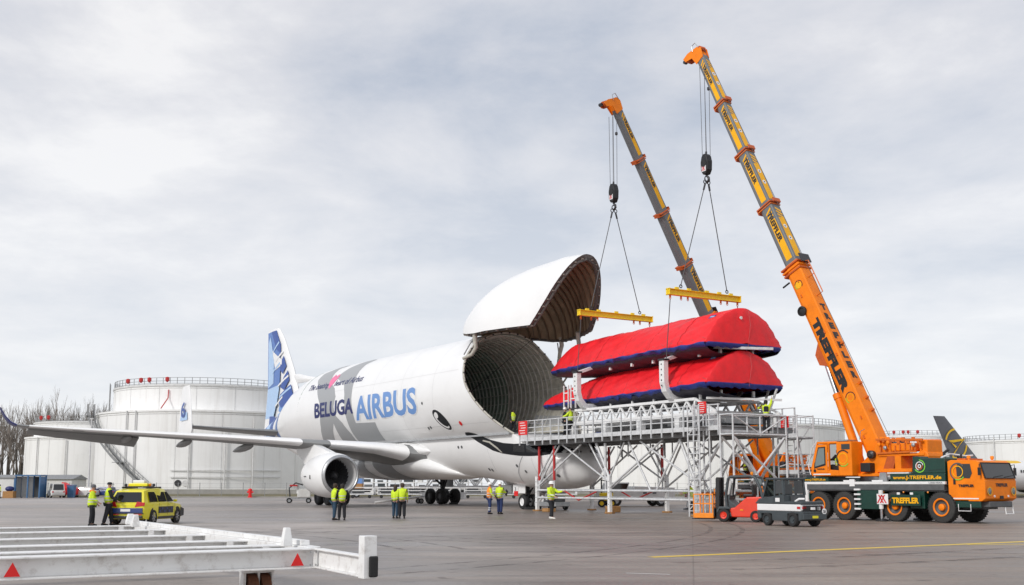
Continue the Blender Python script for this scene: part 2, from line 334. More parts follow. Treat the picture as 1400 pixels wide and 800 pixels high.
def lerp_table(t, x):
    if x >= t[0][0]: return t[0][1]
    for (x0, y0), (x1, y1) in zip(t, t[1:]):
        if x >= x1: return y0 + (y1 - y0) * (x - x0) / (x1 - x0)
    return t[-1][1]
# tables run from the nose (large u) to the tail
HW = [(7.6,0.02),(7.5,.55),(7.2,1.1),(6.6,1.72),(5.6,2.25),(4.2,2.62),(2.5,2.82),(-29,2.82),(-34,2.7),(-39,2.4),(-44,2.0),(-49,1.35),(-53,.7),(-55.5,.15)]
ZB = [(7.6,2.78),(7.5,2.2),(7.2,1.85),(6.6,1.58),(5.6,1.45),(4,1.4),(2,1.42),(0,1.6),(-3,2.0),(-6,2.25),(-29,2.3),(-33,2.7),(-38,3.7),(-44,5.0),(-50,6.2),(-55.5,7.1)]
ZC = [(7.6,2.8),(6.6,3.1),(5.5,3.5),(4,4.3),(2.5,5.12),(-29,5.12),(-36,5.6),(-44,6.7),(-50,7.2),(-55.5,7.35)]
ZT = [(7.6,2.82),(7.5,3.35),(7.2,3.75),(6.6,4.2),(5.6,4.7),(4,5.0),(2.5,5.14)]
UR = [(-29,4.4),(-33,4.3),(-36,4.08),(-39,3.7),(-42,3.0),(-46,2.0),(-50,1.25),(-54,.6),(-55.5,.2)]
UT = [(-29,12.9),(-33,12.8),(-36,12.5),(-39,11.95),(-42,11.1),(-46,9.75),(-50,8.75),(-54,7.95),(-55.5,7.5)]
UM = [(12.9,-2.6),(11.7,-2.75),(10.6,-2.45),(9.6,-2.0),(8.7,-1.45),(7.6,-.4),(6.3,1.0),(5.12,2.5)]
def um(z): return lerp_table(UM, z)
def upper(u): 
    R = lerp_table(UR, u); return R, lerp_table(UT, u) - R
def half_width(u, z):
    w = -1
    zc = lerp_table(ZC, u)
    if z <= zc:
        b = lerp_table(ZB, u); k = (zc - z) / max(zc - b, 1e-3)
        if k <= 1: w = lerp_table(HW, u) * math.sqrt(max(0, 1 - k * k))
    elif u > 2.5:
        t = lerp_table(ZT, u); k = (z - zc) / max(t - zc, 1e-3)
        if k <= 1: w = lerp_table(HW, u) * math.sqrt(max(0, 1 - k * k))
    if u <= um(z) :
        R, c = upper(u); d = R * R - (z - c) ** 2
        if d > 0: w = max(w, math.sqrt(d))
    return w
# ------------------------------------------------------------------ ground and markings
def apron_mat():
    m, t, p = nodes_of('apron'); L = t.links.new
    tcn = t.nodes.new('ShaderNodeTexCoord')
    def noise(sc, det, ro, scl=(1, 1, 1), rot=0, dist=0):
        mp = t.nodes.new('ShaderNodeMapping'); mp.inputs['Scale'].default_value = scl; mp.inputs['Rotation'].default_value = (0, 0, rot); L(tcn.outputs['Object'], mp.inputs[0])
        n = t.nodes.new('ShaderNodeTexNoise'); n.inputs['Scale'].default_value = sc; n.inputs['Detail'].default_value = det; n.inputs['Roughness'].default_value = ro; n.inputs['Distortion'].default_value = dist; L(mp.outputs[0], n.inputs[0]); return n.outputs[0]
    def ramp(src, a, ca, b, cb):
        r = t.nodes.new('ShaderNodeValToRGB'); r.color_ramp.elements[0].position = a; r.color_ramp.elements[0].color = ca + (1,); r.color_ramp.elements[1].position = b; r.color_ramp.elements[1].color = cb + (1,); L(src, r.inputs[0]); return r.outputs[0]
    def mix(f, a, b, mode='MIX'):
        x = t.nodes.new('ShaderNodeMix'); x.data_type = 'RGBA'; x.blend_type = mode
        for i, q in ((0, f), (6, a), (7, b)):
            if isinstance(q, (int, float)): x.inputs[i].default_value = q
            elif isinstance(q, tuple): x.inputs[i].default_value = q
            else: L(q, x.inputs[i])
        return x.outputs[2]
    big = noise(.03, 5, .6, (1, 1, 1), .4, .6); mid = noise(.35, 8, .68, (.35, 1.2, 1), .25); fine = noise(7, 8, .75); streak = noise(.5, 6, .6, (.10, 2.2, 1), .18)
    brown = noise(.022, 3, .5, (1, 1, 1), 2.1)
    base = ramp(mid, .32, (.150, .136, .125), .68, (.240, .220, .203))
    spx = t.nodes.new('ShaderNodeSeparateXYZ'); L(tcn.outputs['Object'], spx.inputs[0])
    def mth(op, a_, b_):
        n_ = t.nodes.new('ShaderNodeMath'); n_.operation = op
        for i_, q_ in enumerate((a_, b_)):
            if isinstance(q_, (int, float)): n_.inputs[i_].default_value = q_
            else: L(q_, n_.inputs[i_])
        return n_.outputs[0]
    # paler grey towards the left, darker brown grey towards the right, blended through noise
    zone = mth('ADD', mth('MULTIPLY', mth('ADD', spx.outputs[0], mth('MULTIPLY', spx.outputs[1], .12)), .05), mth('MULTIPLY', brown, 1.1))
    base = mix(1.0, base, ramp(zone, .30, (2.05, 2.07, 2.10), 1.0, (1.27, 1.16, 1.06)), 'MULTIPLY')
    tint = ramp(brown, .40, (1.08, 1.08, 1.09), .62, (.96, .93, .90))
    c = mix(1.0, base, tint, 'MULTIPLY')
    c = mix(1.0, c, ramp(streak, .35, (.74, .74, .75), .65, (1.18, 1.17, 1.16)), 'MULTIPLY')
    wet = ramp(big, .44, (0, 0, 0), .60, (1, 1, 1))
    c = mix(1.0, c, ramp(big, .42, (.66, .65, .65), .58, (1.14, 1.13, 1.12)), 'MULTIPLY')
    seamw = t.nodes.new('ShaderNodeTexBrick'); seamw.offset = 0.0; seamw.inputs['Scale'].default_value = 1.0; seamw.inputs['Brick Width'].default_value = 7.5; seamw.inputs['Row Height'].default_value = 7.5; seamw.inputs['Mortar Size'].default_value = .022; seamw.inputs['Mortar Smooth'].default_value = .6
    mpb = t.nodes.new('ShaderNodeMapping'); mpb.inputs['Rotation'].default_value = (0, 0, R(9)); L(tcn.outputs['Object'], mpb.inputs[0]); L(mpb.outputs[0], seamw.inputs[0]); c = mix(1.0, c, ramp(seamw.outputs['Fac'], 0, (1, 1, 1), 1, (.70, .69, .68)), 'MULTIPLY')
    c = mix(1.0, c, ramp(fine, .3, (.80, .80, .80), .7, (1.18, 1.18, 1.18)), 'MULTIPLY')
    spots = noise(1.4, 4, .5); c = mix(1.0, c, ramp(spots, .27, (.48, .47, .46), .36, (1, 1, 1)), 'MULTIPLY')
    L(c, p.inputs['Base Color'])
    rr = mix(.5, ramp(big, .42, (.24, .24, .24), .56, (.66, .66, .66)), ramp(streak, .35, (.30, .30, .30), .65, (.72, .72, .72))); L(rr, p.inputs['Roughness'])
    p.inputs['Specular IOR Level'].default_value = .36
    b = t.nodes.new('ShaderNodeBump'); b.inputs['Strength'].default_value = .12; b.inputs['Distance'].default_value = .02; L(fine, b.inputs['Height']); L(b.outputs[0], p.inputs['Normal'])
    MATS['apron'] = m
apron_mat()
g = MB().add([(-900, -200, 0), (900, -200, 0), (900, 2500, 0), (-900, 2500, 0)], [(0, 1, 2, 3)]).build('apron', 'apron'); kind(g, 'structure')
g = MB().add([(-500, 157, .05), (600, 157, .05), (600, 172, .35), (-500, 172, .35), (600, 400, .3), (-500, 400, .3)], [(0, 1, 2, 3), (3, 2, 4, 5)]).build('grass_verge', 'verge_grass'); kind(g, 'structure')
g = MB().bb((-500, 156.6, 0), (600, 156.98, .13)).build('kerb', 'kerb_grey', bevel=.03); kind(g, 'structure')
def stripe(a, b, w, mat, name='painted_line'):
    a, b = Vector(a + (.004,)), Vector(b + (.004,)); d = (b - a).normalized(); s = Vector((-d.y, d.x, 0)) * w / 2
    n = max(1, int((b - a).length / 6)); vs = []; fs = []
    for i in range(n + 1):
        p = a.lerp(b, i / n); vs += [p - s, p + s]
    for i in range(n): fs.append((2 * i, 2 * i + 2, 2 * i + 3, 2 * i + 1))
    kind(MB().add(vs, fs).build(name, mat), 'structure')
stripe((3.27, 26.93), (21, 37.7), .30, 'line_yellow'); stripe((13.0, 32.6), (24.0, 33.4), .16, 'line_yellow')
stripe((2.2, 22.1), (3.0, 21.75), .10, 'line_white')
stripe((-26, 62.0), (6.5, 56.2), .15, 'line_faded'); stripe((-30, 78.0), (-4, 73.2), .15, 'line_faded'); stripe((-2, 73.0), (18, 69.2), .15, 'line_faded')
stripe((-32, 47.5), (-3, 52.0), .12, 'line_faded')

def tyre_mat():
    m, t, p = nodes_of('tyre_mark'); L = t.links.new; tcn = t.nodes.new('ShaderNodeTexCoord'); n = t.nodes.new('ShaderNodeTexNoise'); n.inputs['Scale'].default_value = 1.3; n.inputs['Detail'].default_value = 9; n.inputs['Roughness'].default_value = .7; L(tcn.outputs['Object'], n.inputs[0])
    mr = t.nodes.new('ShaderNodeMapRange'); mr.inputs[1].default_value = .42; mr.inputs[2].default_value = .72; mr.inputs[3].default_value = 0; mr.inputs[4].default_value = .55; L(n.outputs[0], mr.inputs[0]); L(mr.outputs[0], p.inputs['Alpha']); p.inputs['Base Color'].default_value = (.03, .029, .028, 1); p.inputs['Roughness'].default_value = .6; MATS['tyre_mark'] = m
tyre_mat()
def tyre_marks(pts, w=.22, gap=1.7):
    for s in (-gap / 2, gap / 2):
        vs = []; n = len(pts)
        for i, p in enumerate(pts):
            a, b = Vector(pts[max(i - 1, 0)]), Vector(pts[min(i + 1, n - 1)]); d = (b - a).normalized(); nr = Vector((-d.y, d.x)); c = Vector(p) + nr * s; vs += [(c.x - nr.x * w / 2, c.y - nr.y * w / 2, .003), (c.x + nr.x * w / 2, c.y + nr.y * w / 2, .003)]
        kind(MB().add(vs, [(2 * i, 2 * i + 2, 2 * i + 3, 2 * i + 1) for i in range(n - 1)]).build('tyre_mark', 'tyre_mark'), 'structure')
def arc(x0, y0, x1, y1, sag, n=24):
    a, b = Vector((x0, y0)), Vector((x1, y1)); d = b - a; nr = Vector((-d.y, d.x)).normalized(); return [tuple(a + d * (i / n) + nr * sag * 4 * (i / n) * (1 - i / n)) for i in range(n + 1)]
tyre_marks(arc(-12, 24, 11.5, 45, 3)); tyre_marks(arc(-3, 22, 9, 51, -3), .18, 1.2); tyre_marks(arc(4, 24, 26, 44, -2.5), .35, 2.2); tyre_marks(arc(-16, 48, -2, 30, 2), .2, 1.6); tyre_marks(arc(-9, 40, 14, 62, 2), .4, 2.3); tyre_marks(arc(14, 27, -4, 38, 1.5), .2, 1.6)
# ------------------------------------------------------------------ the big cargo aircraft
HD = R(58.055)
HX, HY = 1.14, 80.13
AC = thing('cargo_aircraft', 'bulbous white cargo jet on the apron with its nose door raised and gaping open', 'aircraft', (HX, HY, 0), -HD)
def hull_pt(u, z, side=-1, off=.014):
    """point on the hull's flank; side -1 is the aircraft's right (starboard)"""
    w = half_width(u, z); e = .03
    wa, wb = half_width(u, z + e), half_width(u, z - e)
    sl = (wa - wb) / (2 * e) if wa > 0 and wb > 0 else 0
    n = sqrt(1 + sl * sl)
    return Vector((u, side * (max(w, 0) + off / n), z - off * sl / n))
def frange(a, b, n): return [a + (b - a) * i / n for i in range(n + 1)]
def make_hull():
    m = MB()
    # nose: whole rings from the tip back to the sill corner
    us = [7.6, 7.57, 7.5, 7.38, 7.2, 6.95, 6.6, 6.1, 5.6, 4.9, 4.2, 3.4, 2.5]; N = 56; rings = []
    for u in us:
        hw, zb, zc, zt = (lerp_table(t, u) for t in (HW, ZB, ZC, ZT))
        rings.append([(u, hw * cos(2 * pi * j / N), zc + (zt - zc if sin(2 * pi * j / N) > 0 else zc - zb) * sin(2 * pi * j / N)) for j in range(N)])
    m.loft(rings, caps=True)
    # lower lobe
    us = frange(2.5, -8, 14) + frange(-10, -29, 8); rings = []
    for u in us:
        hw, zb, zc = (lerp_table(t, u) for t in (HW, ZB, ZC))
        rings.append([(u, -hw * cos(pi * j / 30), zc - (zc - zb) * sin(pi * j / 30)) for j in range(31)])
    m.loft(rings, close=False)
    # upper lobe with the slanted mouth edge
    a0 = math.asin((5.12 - 8.5) / 4.4); n = 60; rings = []
    ts = [0, .02, .05, .1, .17, .25, .34, .45, .58, .72, .86, 1]
    for t in ts:
        ring = []
        for j in range(n + 1):
            a = a0 + (pi - 2 * a0) * j / n; z = 8.5 + 4.4 * sin(a); u0 = um(z); ring.append((u0 + (-29 - u0) * t, 4.4 * cos(a), z))
        rings.append(ring)
    m.loft(rings, close=False)
    # tail: rings from bottom to top
    rings = []; K = 26
    for u in frange(-29, -55.4, 30):
        zb = lerp_table(ZB, u); zt = lerp_table(UT, u); half = []
        for k in range(K + 1):
            z = zb + (zt - zb) * (1 - cos(pi * k / K)) / 2; half.append((max(half_width(u, z), 0) if 0 < k < K else 0.0, z))
        rings.append([(u, w, z) for w, z in half] + [(u, -w, z) for w, z in reversed(half[1:-1])])
    m.loft(rings)
    return m
FUS = make_hull().build('fuselage', 'aircraft_white', AC, smooth=32)
# ---- decals printed on the flank: polygons in side view (u, z) cut into small faces and laid on the hull
def cut_faces(vs, fs, dx, dy):
    bm = bmesh.new(); bv = [bm.verts.new((x, y, 0)) for x, y in vs]
    for f in fs:
        try: bm.faces.new([bv[i] for i in f])
        except ValueError: pass
    def cuts(lo, hi, d, ax):
        k = math.floor(lo / d) + 1
        while k * d < hi:
            co = [0, 0, 0]; co[ax] = k * d; no = [0, 0, 0]; no[ax] = 1
            bmesh.ops.bisect_plane(bm, geom=bm.verts[:] + bm.edges[:] + bm.faces[:], plane_co=co, plane_no=no, dist=1e-5); k += 1
    xs = [v[0] for v in vs]; ys = [v[1] for v in vs]
    cuts(min(ys), max(ys), dy, 1)
    if dx: cuts(min(xs), max(xs), dx, 0)
    bm.verts.index_update(); r = [(v.co.x, v.co.y) for v in bm.verts], [[v.index for v in f.verts] for f in bm.faces]; bm.free(); return r
def decal(name, vs, fs, mat, side=-1, off=.014, dx=1.5, dy=.16, parent=None):
    vs, fs = cut_faces(vs, fs, dx, dy)
    return MB().add([hull_pt(u, z, side, off) for u, z in vs], fs).build(name, mat, parent or FUS, smooth=60)
def poly_decal(name, pts, mat, **k): return decal(name, pts, [tuple(range(len(pts)))], mat, **k)
def smooth_poly(pts, n=4):
    """closed Catmull-Rom outline"""
    r = []; k = len(pts)
    for i in range(k):
        p0, p1, p2, p3 = (pts[(i + j) % k] for j in (-1, 0, 1, 2))
        for q in range(n):
            t = q / n
            r.append(tuple(.5 * (2 * p1[c] + (p2[c] - p0[c]) * t + (2 * p0[c] - 5 * p1[c] + 4 * p2[c] - p3[c]) * t * t + (3 * p1[c] - p0[c] - 3 * p2[c] + p3[c]) * t ** 3) for c in (0, 1)))
    return r
def flank_text(body, u0, z0, width, height, mat, bold, side=-1, off=.02, shear=0):
    vs, fs = text2d(body, height, width, bold, shear)
    return decal('lettering', [(u0 + x, z0 + y) for x, y in vs], fs, mat, side=side, off=off, dx=None)
# large grey X and L shapes behind the lettering
poly_decal('grey_band', [(-29.9, 12.62), (-31.7, 12.1), (-31.3, 11.4), (-30.19, 10.83), (-29.03, 9.85), (-28.08, 9.03), (-27.9, 7.9), (-28.3, 6.9), (-29.62, 5.2), (-27.1, 5.2), (-25.9, 6.5), (-25.2, 7.1), (-25.1, 6.2), (-25.1, 5.2), (-22.3, 5.2), (-22.5, 6.1), (-23.4, 7.1), (-24.5, 7.75), (-24.8, 8.5), (-24.6, 9.4), (-25.4, 10.2), (-26.9, 10.8), (-27.9, 11.5), (-28.6, 12.3), (-27.6, 12.6)], 'aircraft_grey', off=.010)
poly_decal('grey_band', [(-23.3, 12.75), (-24.6, 12.55), (-25.7, 12.1), (-26.2, 11.6), (-25.9, 11.1), (-24.5, 10.7), (-23.4, 10.3), (-22.7, 9.5), (-22.4, 8.6), (-22.35, 7.9), (-22.2, 7.1), (-22.1, 6.2), (-22.0, 5.35), (-16.9, 5.35), (-16.85, 6.8), (-20.6, 6.9), (-20.8, 8.1), (-21.2, 9.6), (-21.6, 10.7), (-22.0, 11.5), (-22.2, 12.2), (-21.6, 12.55)], 'aircraft_grey', off=.010)
poly_decal('grey_band', [(-26.5, 4.9), (-22.5, 4.9), (-21.5, 3.4), (-20.8, 2.42), (-26, 2.42)], 'aircraft_grey', off=.010)
poly_decal('grey_band', [(-19.5, 4.9), (-16.4, 4.9), (-15.2, 3.5), (-14.2, 2.42), (-18.0, 2.42)], 'aircraft_grey', off=.010)
flank_text('BELUGA', -29.2, 7.72, 8.55, 1.36, 'navy', .035)
flank_text('AIRBUS', -20.42, 7.02, 11.6, 2.16, 'pure_white', .075, off=.017)
flank_text('AIRBUS', -20.25, 7.09, 11.3, 2.05, 'airbus_blue', .03, off=.024)
flank_text('The beating', -32.1, 10.42, 5.0, .55, 'navy', .012, shear=.25)
flank_text('heart of Airbus', -25.9, 10.42, 6.1, .55, 'navy', .012, shear=.25)
hp = [(0, -.75), (-.55, -.1), (-.62, .25), (-.4, .5), (-.12, .42), (0, .22), (.16, .44), (.42, .48), (.62, .22), (.5, -.12)]
poly_decal('heart_emblem', smooth_poly([(-26.75 + x * 1.25, 11.05 + y * 1.05) for x, y in hp]), 'pink', off=.022)
def ell(cx, cy, rx, ry, a, n=28): return [(cx + rx * cos(t) * cos(a) - ry * sin(t) * sin(a), cy + rx * cos(t) * sin(a) + ry * sin(t) * cos(a)) for t in [2 * pi * i / n for i in range(n)]]
poly_decal('painted_eye', ell(-5.75, 6.47, 1.22, .66, R(-33)), 'pure_white', off=.014); poly_decal('painted_eye', ell(-5.75, 6.47, 1.10, .55, R(-33)), 'aircraft_black', off=.018)
poly_decal('painted_eye', ell(-5.80, 6.40, .88, .37, R(-33)), 'pure_white', off=.022); poly_decal('painted_eye', ell(-5.68, 6.50, .80, .38, R(-33)), 'aircraft_black', off=.026); poly_decal('painted_eye', ell(-6.22, 6.82, .27, .22, 0), 'pure_white', off=.030)
for s in (-1, 1):   # the dark smile that runs forward into the windscreen
    poly_decal('smile_stripe', [(-3.65, 5.30), (-3.45, 5.16), (-2.9, 5.0), (-2.2, 4.72), (-1.3, 4.42), (-.34, 4.08), (.8, 3.86), (1.9, 3.74), (3.1, 3.64), (4.3, 3.60), (5.4, 3.62), (6.3, 3.76), (7.05, 3.80), (7.05, 3.84), (6.55, 4.1), (5.6, 4.36), (4.3, 4.46), (2.6, 4.46), (1.2, 4.56), (.2, 4.72), (-.6, 4.86), (-1.4, 5.06), (-2.3, 5.35), (-2.95, 5.46), (-3.45, 5.46)], 'aircraft_black', side=s, dx=.35, dy=.1, off=.012)
    for pts in ([(2.3, 3.95), (3.7, 3.86), (3.7, 4.36), (2.5, 4.38)], [(3.9, 3.85), (5.0, 3.82), (5.2, 4.22), (3.9, 4.36)], [(5.2, 3.82), (6.2, 3.86), (6.1, 4.08), (5.4, 4.2)]):
        poly_decal('cockpit_window', pts, 'glass_dark', side=s, dx=.3, dy=.1, off=.018)
poly_decal('smile_highlight', [(-1.6, 4.78), (-.7, 4.62), (.2, 4.2), (.75, 3.92), (.9, 3.92), (.35, 4.28), (-.55, 4.72), (-1.5, 4.86)], 'rim_beige', dx=.3, dy=.1, off=.018)  # reflection on the dark band, painted on as a beige decal
for u, z, w, h in ((-3.2, 6.1, .34, .34),): poly_decal('red_cover', ell(u, z, .2, .16, 0, 10), 'sign_red', off=.03)
for u, z in ((-7.9, 6.0), (-8.3, 5.95), (-8.0, 7.8), (3.0, 2.6), (6.2, 2.3), (2.2, 3.0), (-2.0, 2.8), (-1.6, 2.75), (-5.2, 4.45), (-4.7, 4.45), (4.8, 2.2)): poly_decal('hull_port', ell(u, z, .13, .11, 0, 10), 'chassis_grey', off=.016)
def seam(pts, parent=FUS, side=-1, w=.05, mat='aircraft_grey'):
    up = [(u, z + w / 2) for u, z in pts]; lo = [(u + w / 2, z - w / 2) for u, z in reversed(pts)]
    poly_decal('panel_seam', up + lo, mat, side=side, dx=.4, dy=.12, off=.011)
seam([(3.3, 3.6), (2.6, 3.1), (1.9, 2.5), (1.5, 1.9)]); seam([(5.9, 3.6), (5.4, 2.8), (4.9, 2.1), (4.6, 1.75)]); seam([(4.3, 3.5), (4.35, 2.6), (4.3, 1.9)], w=.03)
seam([(-1.1, 4.2), (-1.0, 3.4), (-1.05, 2.7)], w=.035)
for u in (-6.3, -11.6, -16.9, -22.2, -27.5):
    poly_decal('panel_joint', [(u, 5.25), (u + .035, 5.25), (u + .035, 12.6), (u, 12.6)], 'skin_joint', dx=None, dy=.3, off=.006)
for z in (6.0, 9.9):
    poly_decal('panel_joint', [(-29, z), (um(z) - .6, z), (um(z) - .6, z + .03), (-29, z + .03)], 'skin_joint', dx=1.5, dy=.5, off=.006)
# ---- cargo bay lining, ribs and floor
def lining(u_front, u_back, mat, r=4.22, front_mouth=False):
    a0 = math.asin((5.2 - 8.5) / r); n = 48; rings = []
    for t in (0, .04, .12, .25, .45, .7, 1):
        ring = []
        for j in range(n + 1):
            a = a0 + (pi - 2 * a0) * j / n; z = 8.5 + r * sin(a); uf = um(z) - .02 if front_mouth else u_front; ring.append((uf + (u_back - uf) * t, r * cos(a), z))
        rings.append(ring)
    return MB().loft(rings, close=False).build('bay_lining', mat, AC, smooth=40)
lining(0, -9.5, 'lining_grey', front_mouth=True); lining(-9.5, -34, 'lining_green')
def rib_mesh(r=4.22, d=.10, w=.09):
    a0 = math.asin((5.3 - 8.5) / r); n = 36; rings = []
    for j in range(n + 1):
        a = a0 + (pi - 2 * a0) * j / n; c, s_ = cos(a), sin(a)
        rings.append([(-w / 2, r * c, 8.5 + r * s_), (-w / 2, (r - d) * c, 8.5 + (r - d) * s_), (w / 2, (r - d) * c, 8.5 + (r - d) * s_), (w / 2, r * c, 8.5 + r * s_)])
    return MB().loft(rings).mesh('rib', 'rib_green', 30)
rmesh = rib_mesh()
def mk(name, me, parent, loc=(0, 0, 0)):
    o = bpy.data.objects.new(name, me); COL.objects.link(o); o.parent = parent; o.location = loc; return o
for i in range(40): mk('rib', rmesh, AC, (-9.8 - .58 * i, 0, 0))
for i in range(11):   # the foremost ribs stop at the slanted mouth
    u = -9.3 + .62 * i; m = MB(); r = 4.22; rings = []
    for j in range(41):
        a = math.asin((5.3 - 8.5) / r) + (pi - 2 * math.asin((5.3 - 8.5) / r)) * j / 40; c, s_ = cos(a), sin(a); z = 8.5 + r * s_
        if u < um(z) - .15: rings.append([(u - .04, r * c, z), (u - .04, (r - .08) * c, 8.5 + (r - .08) * s_), (u + .04, (r - .08) * c, 8.5 + (r - .08) * s_), (u + .04, r * c, z)])
        else:
            if len(rings) > 1: m.loft(rings)
            rings = []
    if len(rings) > 1: m.loft(rings)
    if m.v: m.build('rib', 'rib_grey', AC, smooth=30)
m = MB()
for j in range(28):   # stringers
    a = R(-44) + R(268) * j / 27; r = 4.19; z = 8.5 + r * sin(a)
    m.bar((um(z) - .1, r * cos(a), z), (-33.5, r * cos(a), z), .05, .05)
m.build('stringers', 'rib_grey', AC)
MB().bb((-34, -3.1, 5.10), (2.4, 3.1, 5.22)).build('cargo_floor', 'floor_metal', AC)
MB().lathe([(.02, 0), (3.9, 0), (3.9, -.1), (.02, -.1)], (-33.9, 0, 8.45), (1, 0, 0), 40).build('bulkhead', 'lining_green', AC)
for s in (-1, 1): MB().bar((-33, s * 2.3, 5.34), (2.0, s * 2.3, 5.34), .25, .2).build('floor_rail', 'dark_steel', AC)
MB().add([(-5, 3.0, 5.25), (1.5, 3.0, 5.25), (1.5, 3.7, 6.6), (-5, 3.9, 7.0)], [(0, 1, 2, 3)]).build('sill_panel', 'aircraft_grey', AC)
# rim of the mouth
pts = []
for j in range(61):
    a = math.asin((5.14 - 8.5) / 4.33) + (pi - 2 * math.asin((5.14 - 8.5) / 4.33)) * j / 60; z = 8.5 + 4.33 * sin(a); pts.append((um(z) + .02, 4.33 * cos(a), z))
MB().tube(pts, .085, 6).build('mouth_rim', 'rim_beige', AC, smooth=60)
m = MB()
for j in range(2, 59, 2):
    p = Vector(pts[j]); m.box(p + Vector((.09, 0, 0)), (.12, .1, .1))
m.build('door_latches', 'dark_steel', AC)['kind'] = 'stuff'
# ---- raised nose door
DW = [(-5.2, 1.6), (-4.9, 2.2), (-4.3, 2.9), (-3.4, 3.45), (-2.2, 3.85), (-.8, 4.05), (.6, 3.95), (2.4, 3.4), (4.3, 2.62), (5.4, 2.42), (6.4, 2.25), (7.5, 2.1)]
DT = [(-5.2, 13.2), (-4.9, 13.8), (-4.3, 14.55), (-3.4, 15.3), (-2.2, 16.0), (-.8, 16.52), (.6, 16.82), (2.4, 17.05), (4.3, 17.15), (5.4, 17.2), (6.4, 17.12), (7.5, 17.0)]
DB = [(-5.2, 12.8), (-3.4, 12.64), (-2.2, 12.44), (-.8, 12.32), (4.3, 12.40), (5.0, 13.15), (5.7, 14.05), (6.4, 15.15), (7.0, 16.1), (7.35, 16.7), (7.5, 16.98)]
def lt(t, x):
    for (x0, y0), (x1, y1) in zip(t, t[1:]):
        if x <= x1: return y0 + (y1 - y0) * max(0, (x - x0)) / (x1 - x0)
    return t[-1][1]
def door_ring(u, off, n=30):
    w = lt(DW, u) - off; zt = lt(DT, u) - off; zb = lt(DB, u); z0 = min(12.5, zb) if u > 4.3 else zb
    k = (zb - z0) / max(zt - z0, .05); f0 = math.asin(max(0, min(1, k))) if u > 4.3 else 0.
    return [(u, w * cos(f0 + (pi - 2 * f0) * j / n), z0 + (zt - z0) * sin(f0 + (pi - 2 * f0) * j / n)) for j in range(n + 1)]
DU = [-5.2, -5.05, -4.9, -4.6, -4.3, -3.9, -3.4, -2.8, -2.2, -1.5, -.8, -.1, .6, 1.5, 2.4, 3.3, 4.0, 4.3, 4.65, 5.0, 5.35, 5.7, 6.05, 6.4, 6.7, 7.0, 7.2, 7.35, 7.45]
ND = MB()
ro = [door_ring(u, 0) for u in DU]; ri = [door_ring(min(u, 7.4), .34) for u in DU]
DOOR = MB().loft(ro, close=False).build('nose_door', 'aircraft_white', AC, smooth=35)
m = MB(); m.loft([[ro[0][j], (ro[0][j][0], 0, 13.05)] for j in range(31)], close=False); m.build('door_back', 'aircraft_white', DOOR, smooth=35)
MB().loft(ri, close=False).build('door_lining', 'lining_brown', DOOR, smooth=35)
m = MB()
for j in (0, 30): m.loft([[ro[i][j], ri[i][j]] for i in range(len(DU))], close=False)
m.loft([[ro[-1][j], ri[-1][j]] for j in range(31)], close=False)
m.build('door_edge', 'rim_dark', DOOR)
m = MB()
for j in (0, 30): m.tube([ri[i][j] for i in range(len(DU))], .11, 6)
m.build('edge_seal', 'rim_dark', DOOR, smooth=50)
for i in range(15):   # frames inside the door
    u = -3.9 + .76 * i; r1 = door_ring(u, .345); r2 = door_ring(u, .47)
    rr = [[(a[0] - .05, a[1], a[2]), (b[0] - .05, b[1], b[2]), (b[0] + .05, b[1], b[2]), (a[0] + .05, a[1], a[2])] for a, b in zip(r1, r2)]
    MB().loft(rr).build('rib', 'rib_brown', DOOR, smooth=30)
m = MB(); k = 0
for i in range(0, len(DU) - 1, 1):
    for j in (0, 30):
        a = Vector(ro[i][j]).lerp(Vector(ri[i][j]), .5); m.box(a - Vector((0, 0, .04)), (.16, .14, .1))
m.build('door_latches', 'rim_mottle', DOOR)['kind'] = 'stuff'
for s in (-1, 1):     # gooseneck arms
    MB().tube([(-1.2, s * 3.7, 12.6), (-1.15, s * 3.75, 12.0), (-1.2, s * 3.6, 11.4), (-1.55, s * 3.75, 10.9), (-2.2, s * 4.1, 10.65)], [.17, .17, .15, .14, .11], 8).build('hinge_arm', 'rim_beige', DOOR, smooth=50)
    MB().tube([(-1.5, s * 3.6, 12.2), (-2.0, s * 4.15, 10.9)], .05, 6).build('door_strut', 'steel', DOOR, smooth=50)
MB().tube([(2.5, 2.6, 12.5), (2.2, 2.95, 11.6), (1.2, 3.5, 10.6), (-1.7, 4.25, 9.3)], [.16, .16, .09, .07], 8).build('hinge_arm', 'rim_beige', DOOR, smooth=50)
MB().tube([(1.8, -1.4, 16.0), (-1, 1.2, 12.4), (-14, -1.0, 6.0)], .02, 4).build('door_cable', 'dark_steel', DOOR)

# ---- wings
FOIL = [(0, 0), (.012, .30), (.05, .58), (.12, .82), (.25, .98), (.40, 1.0), (.58, .84), (.78, .48), (1, .02), (.99, -.03), (.78, -.22), (.58, -.52), (.40, -.72), (.25, -.74), (.12, -.60), (.05, -.42), (.012, -.22)]
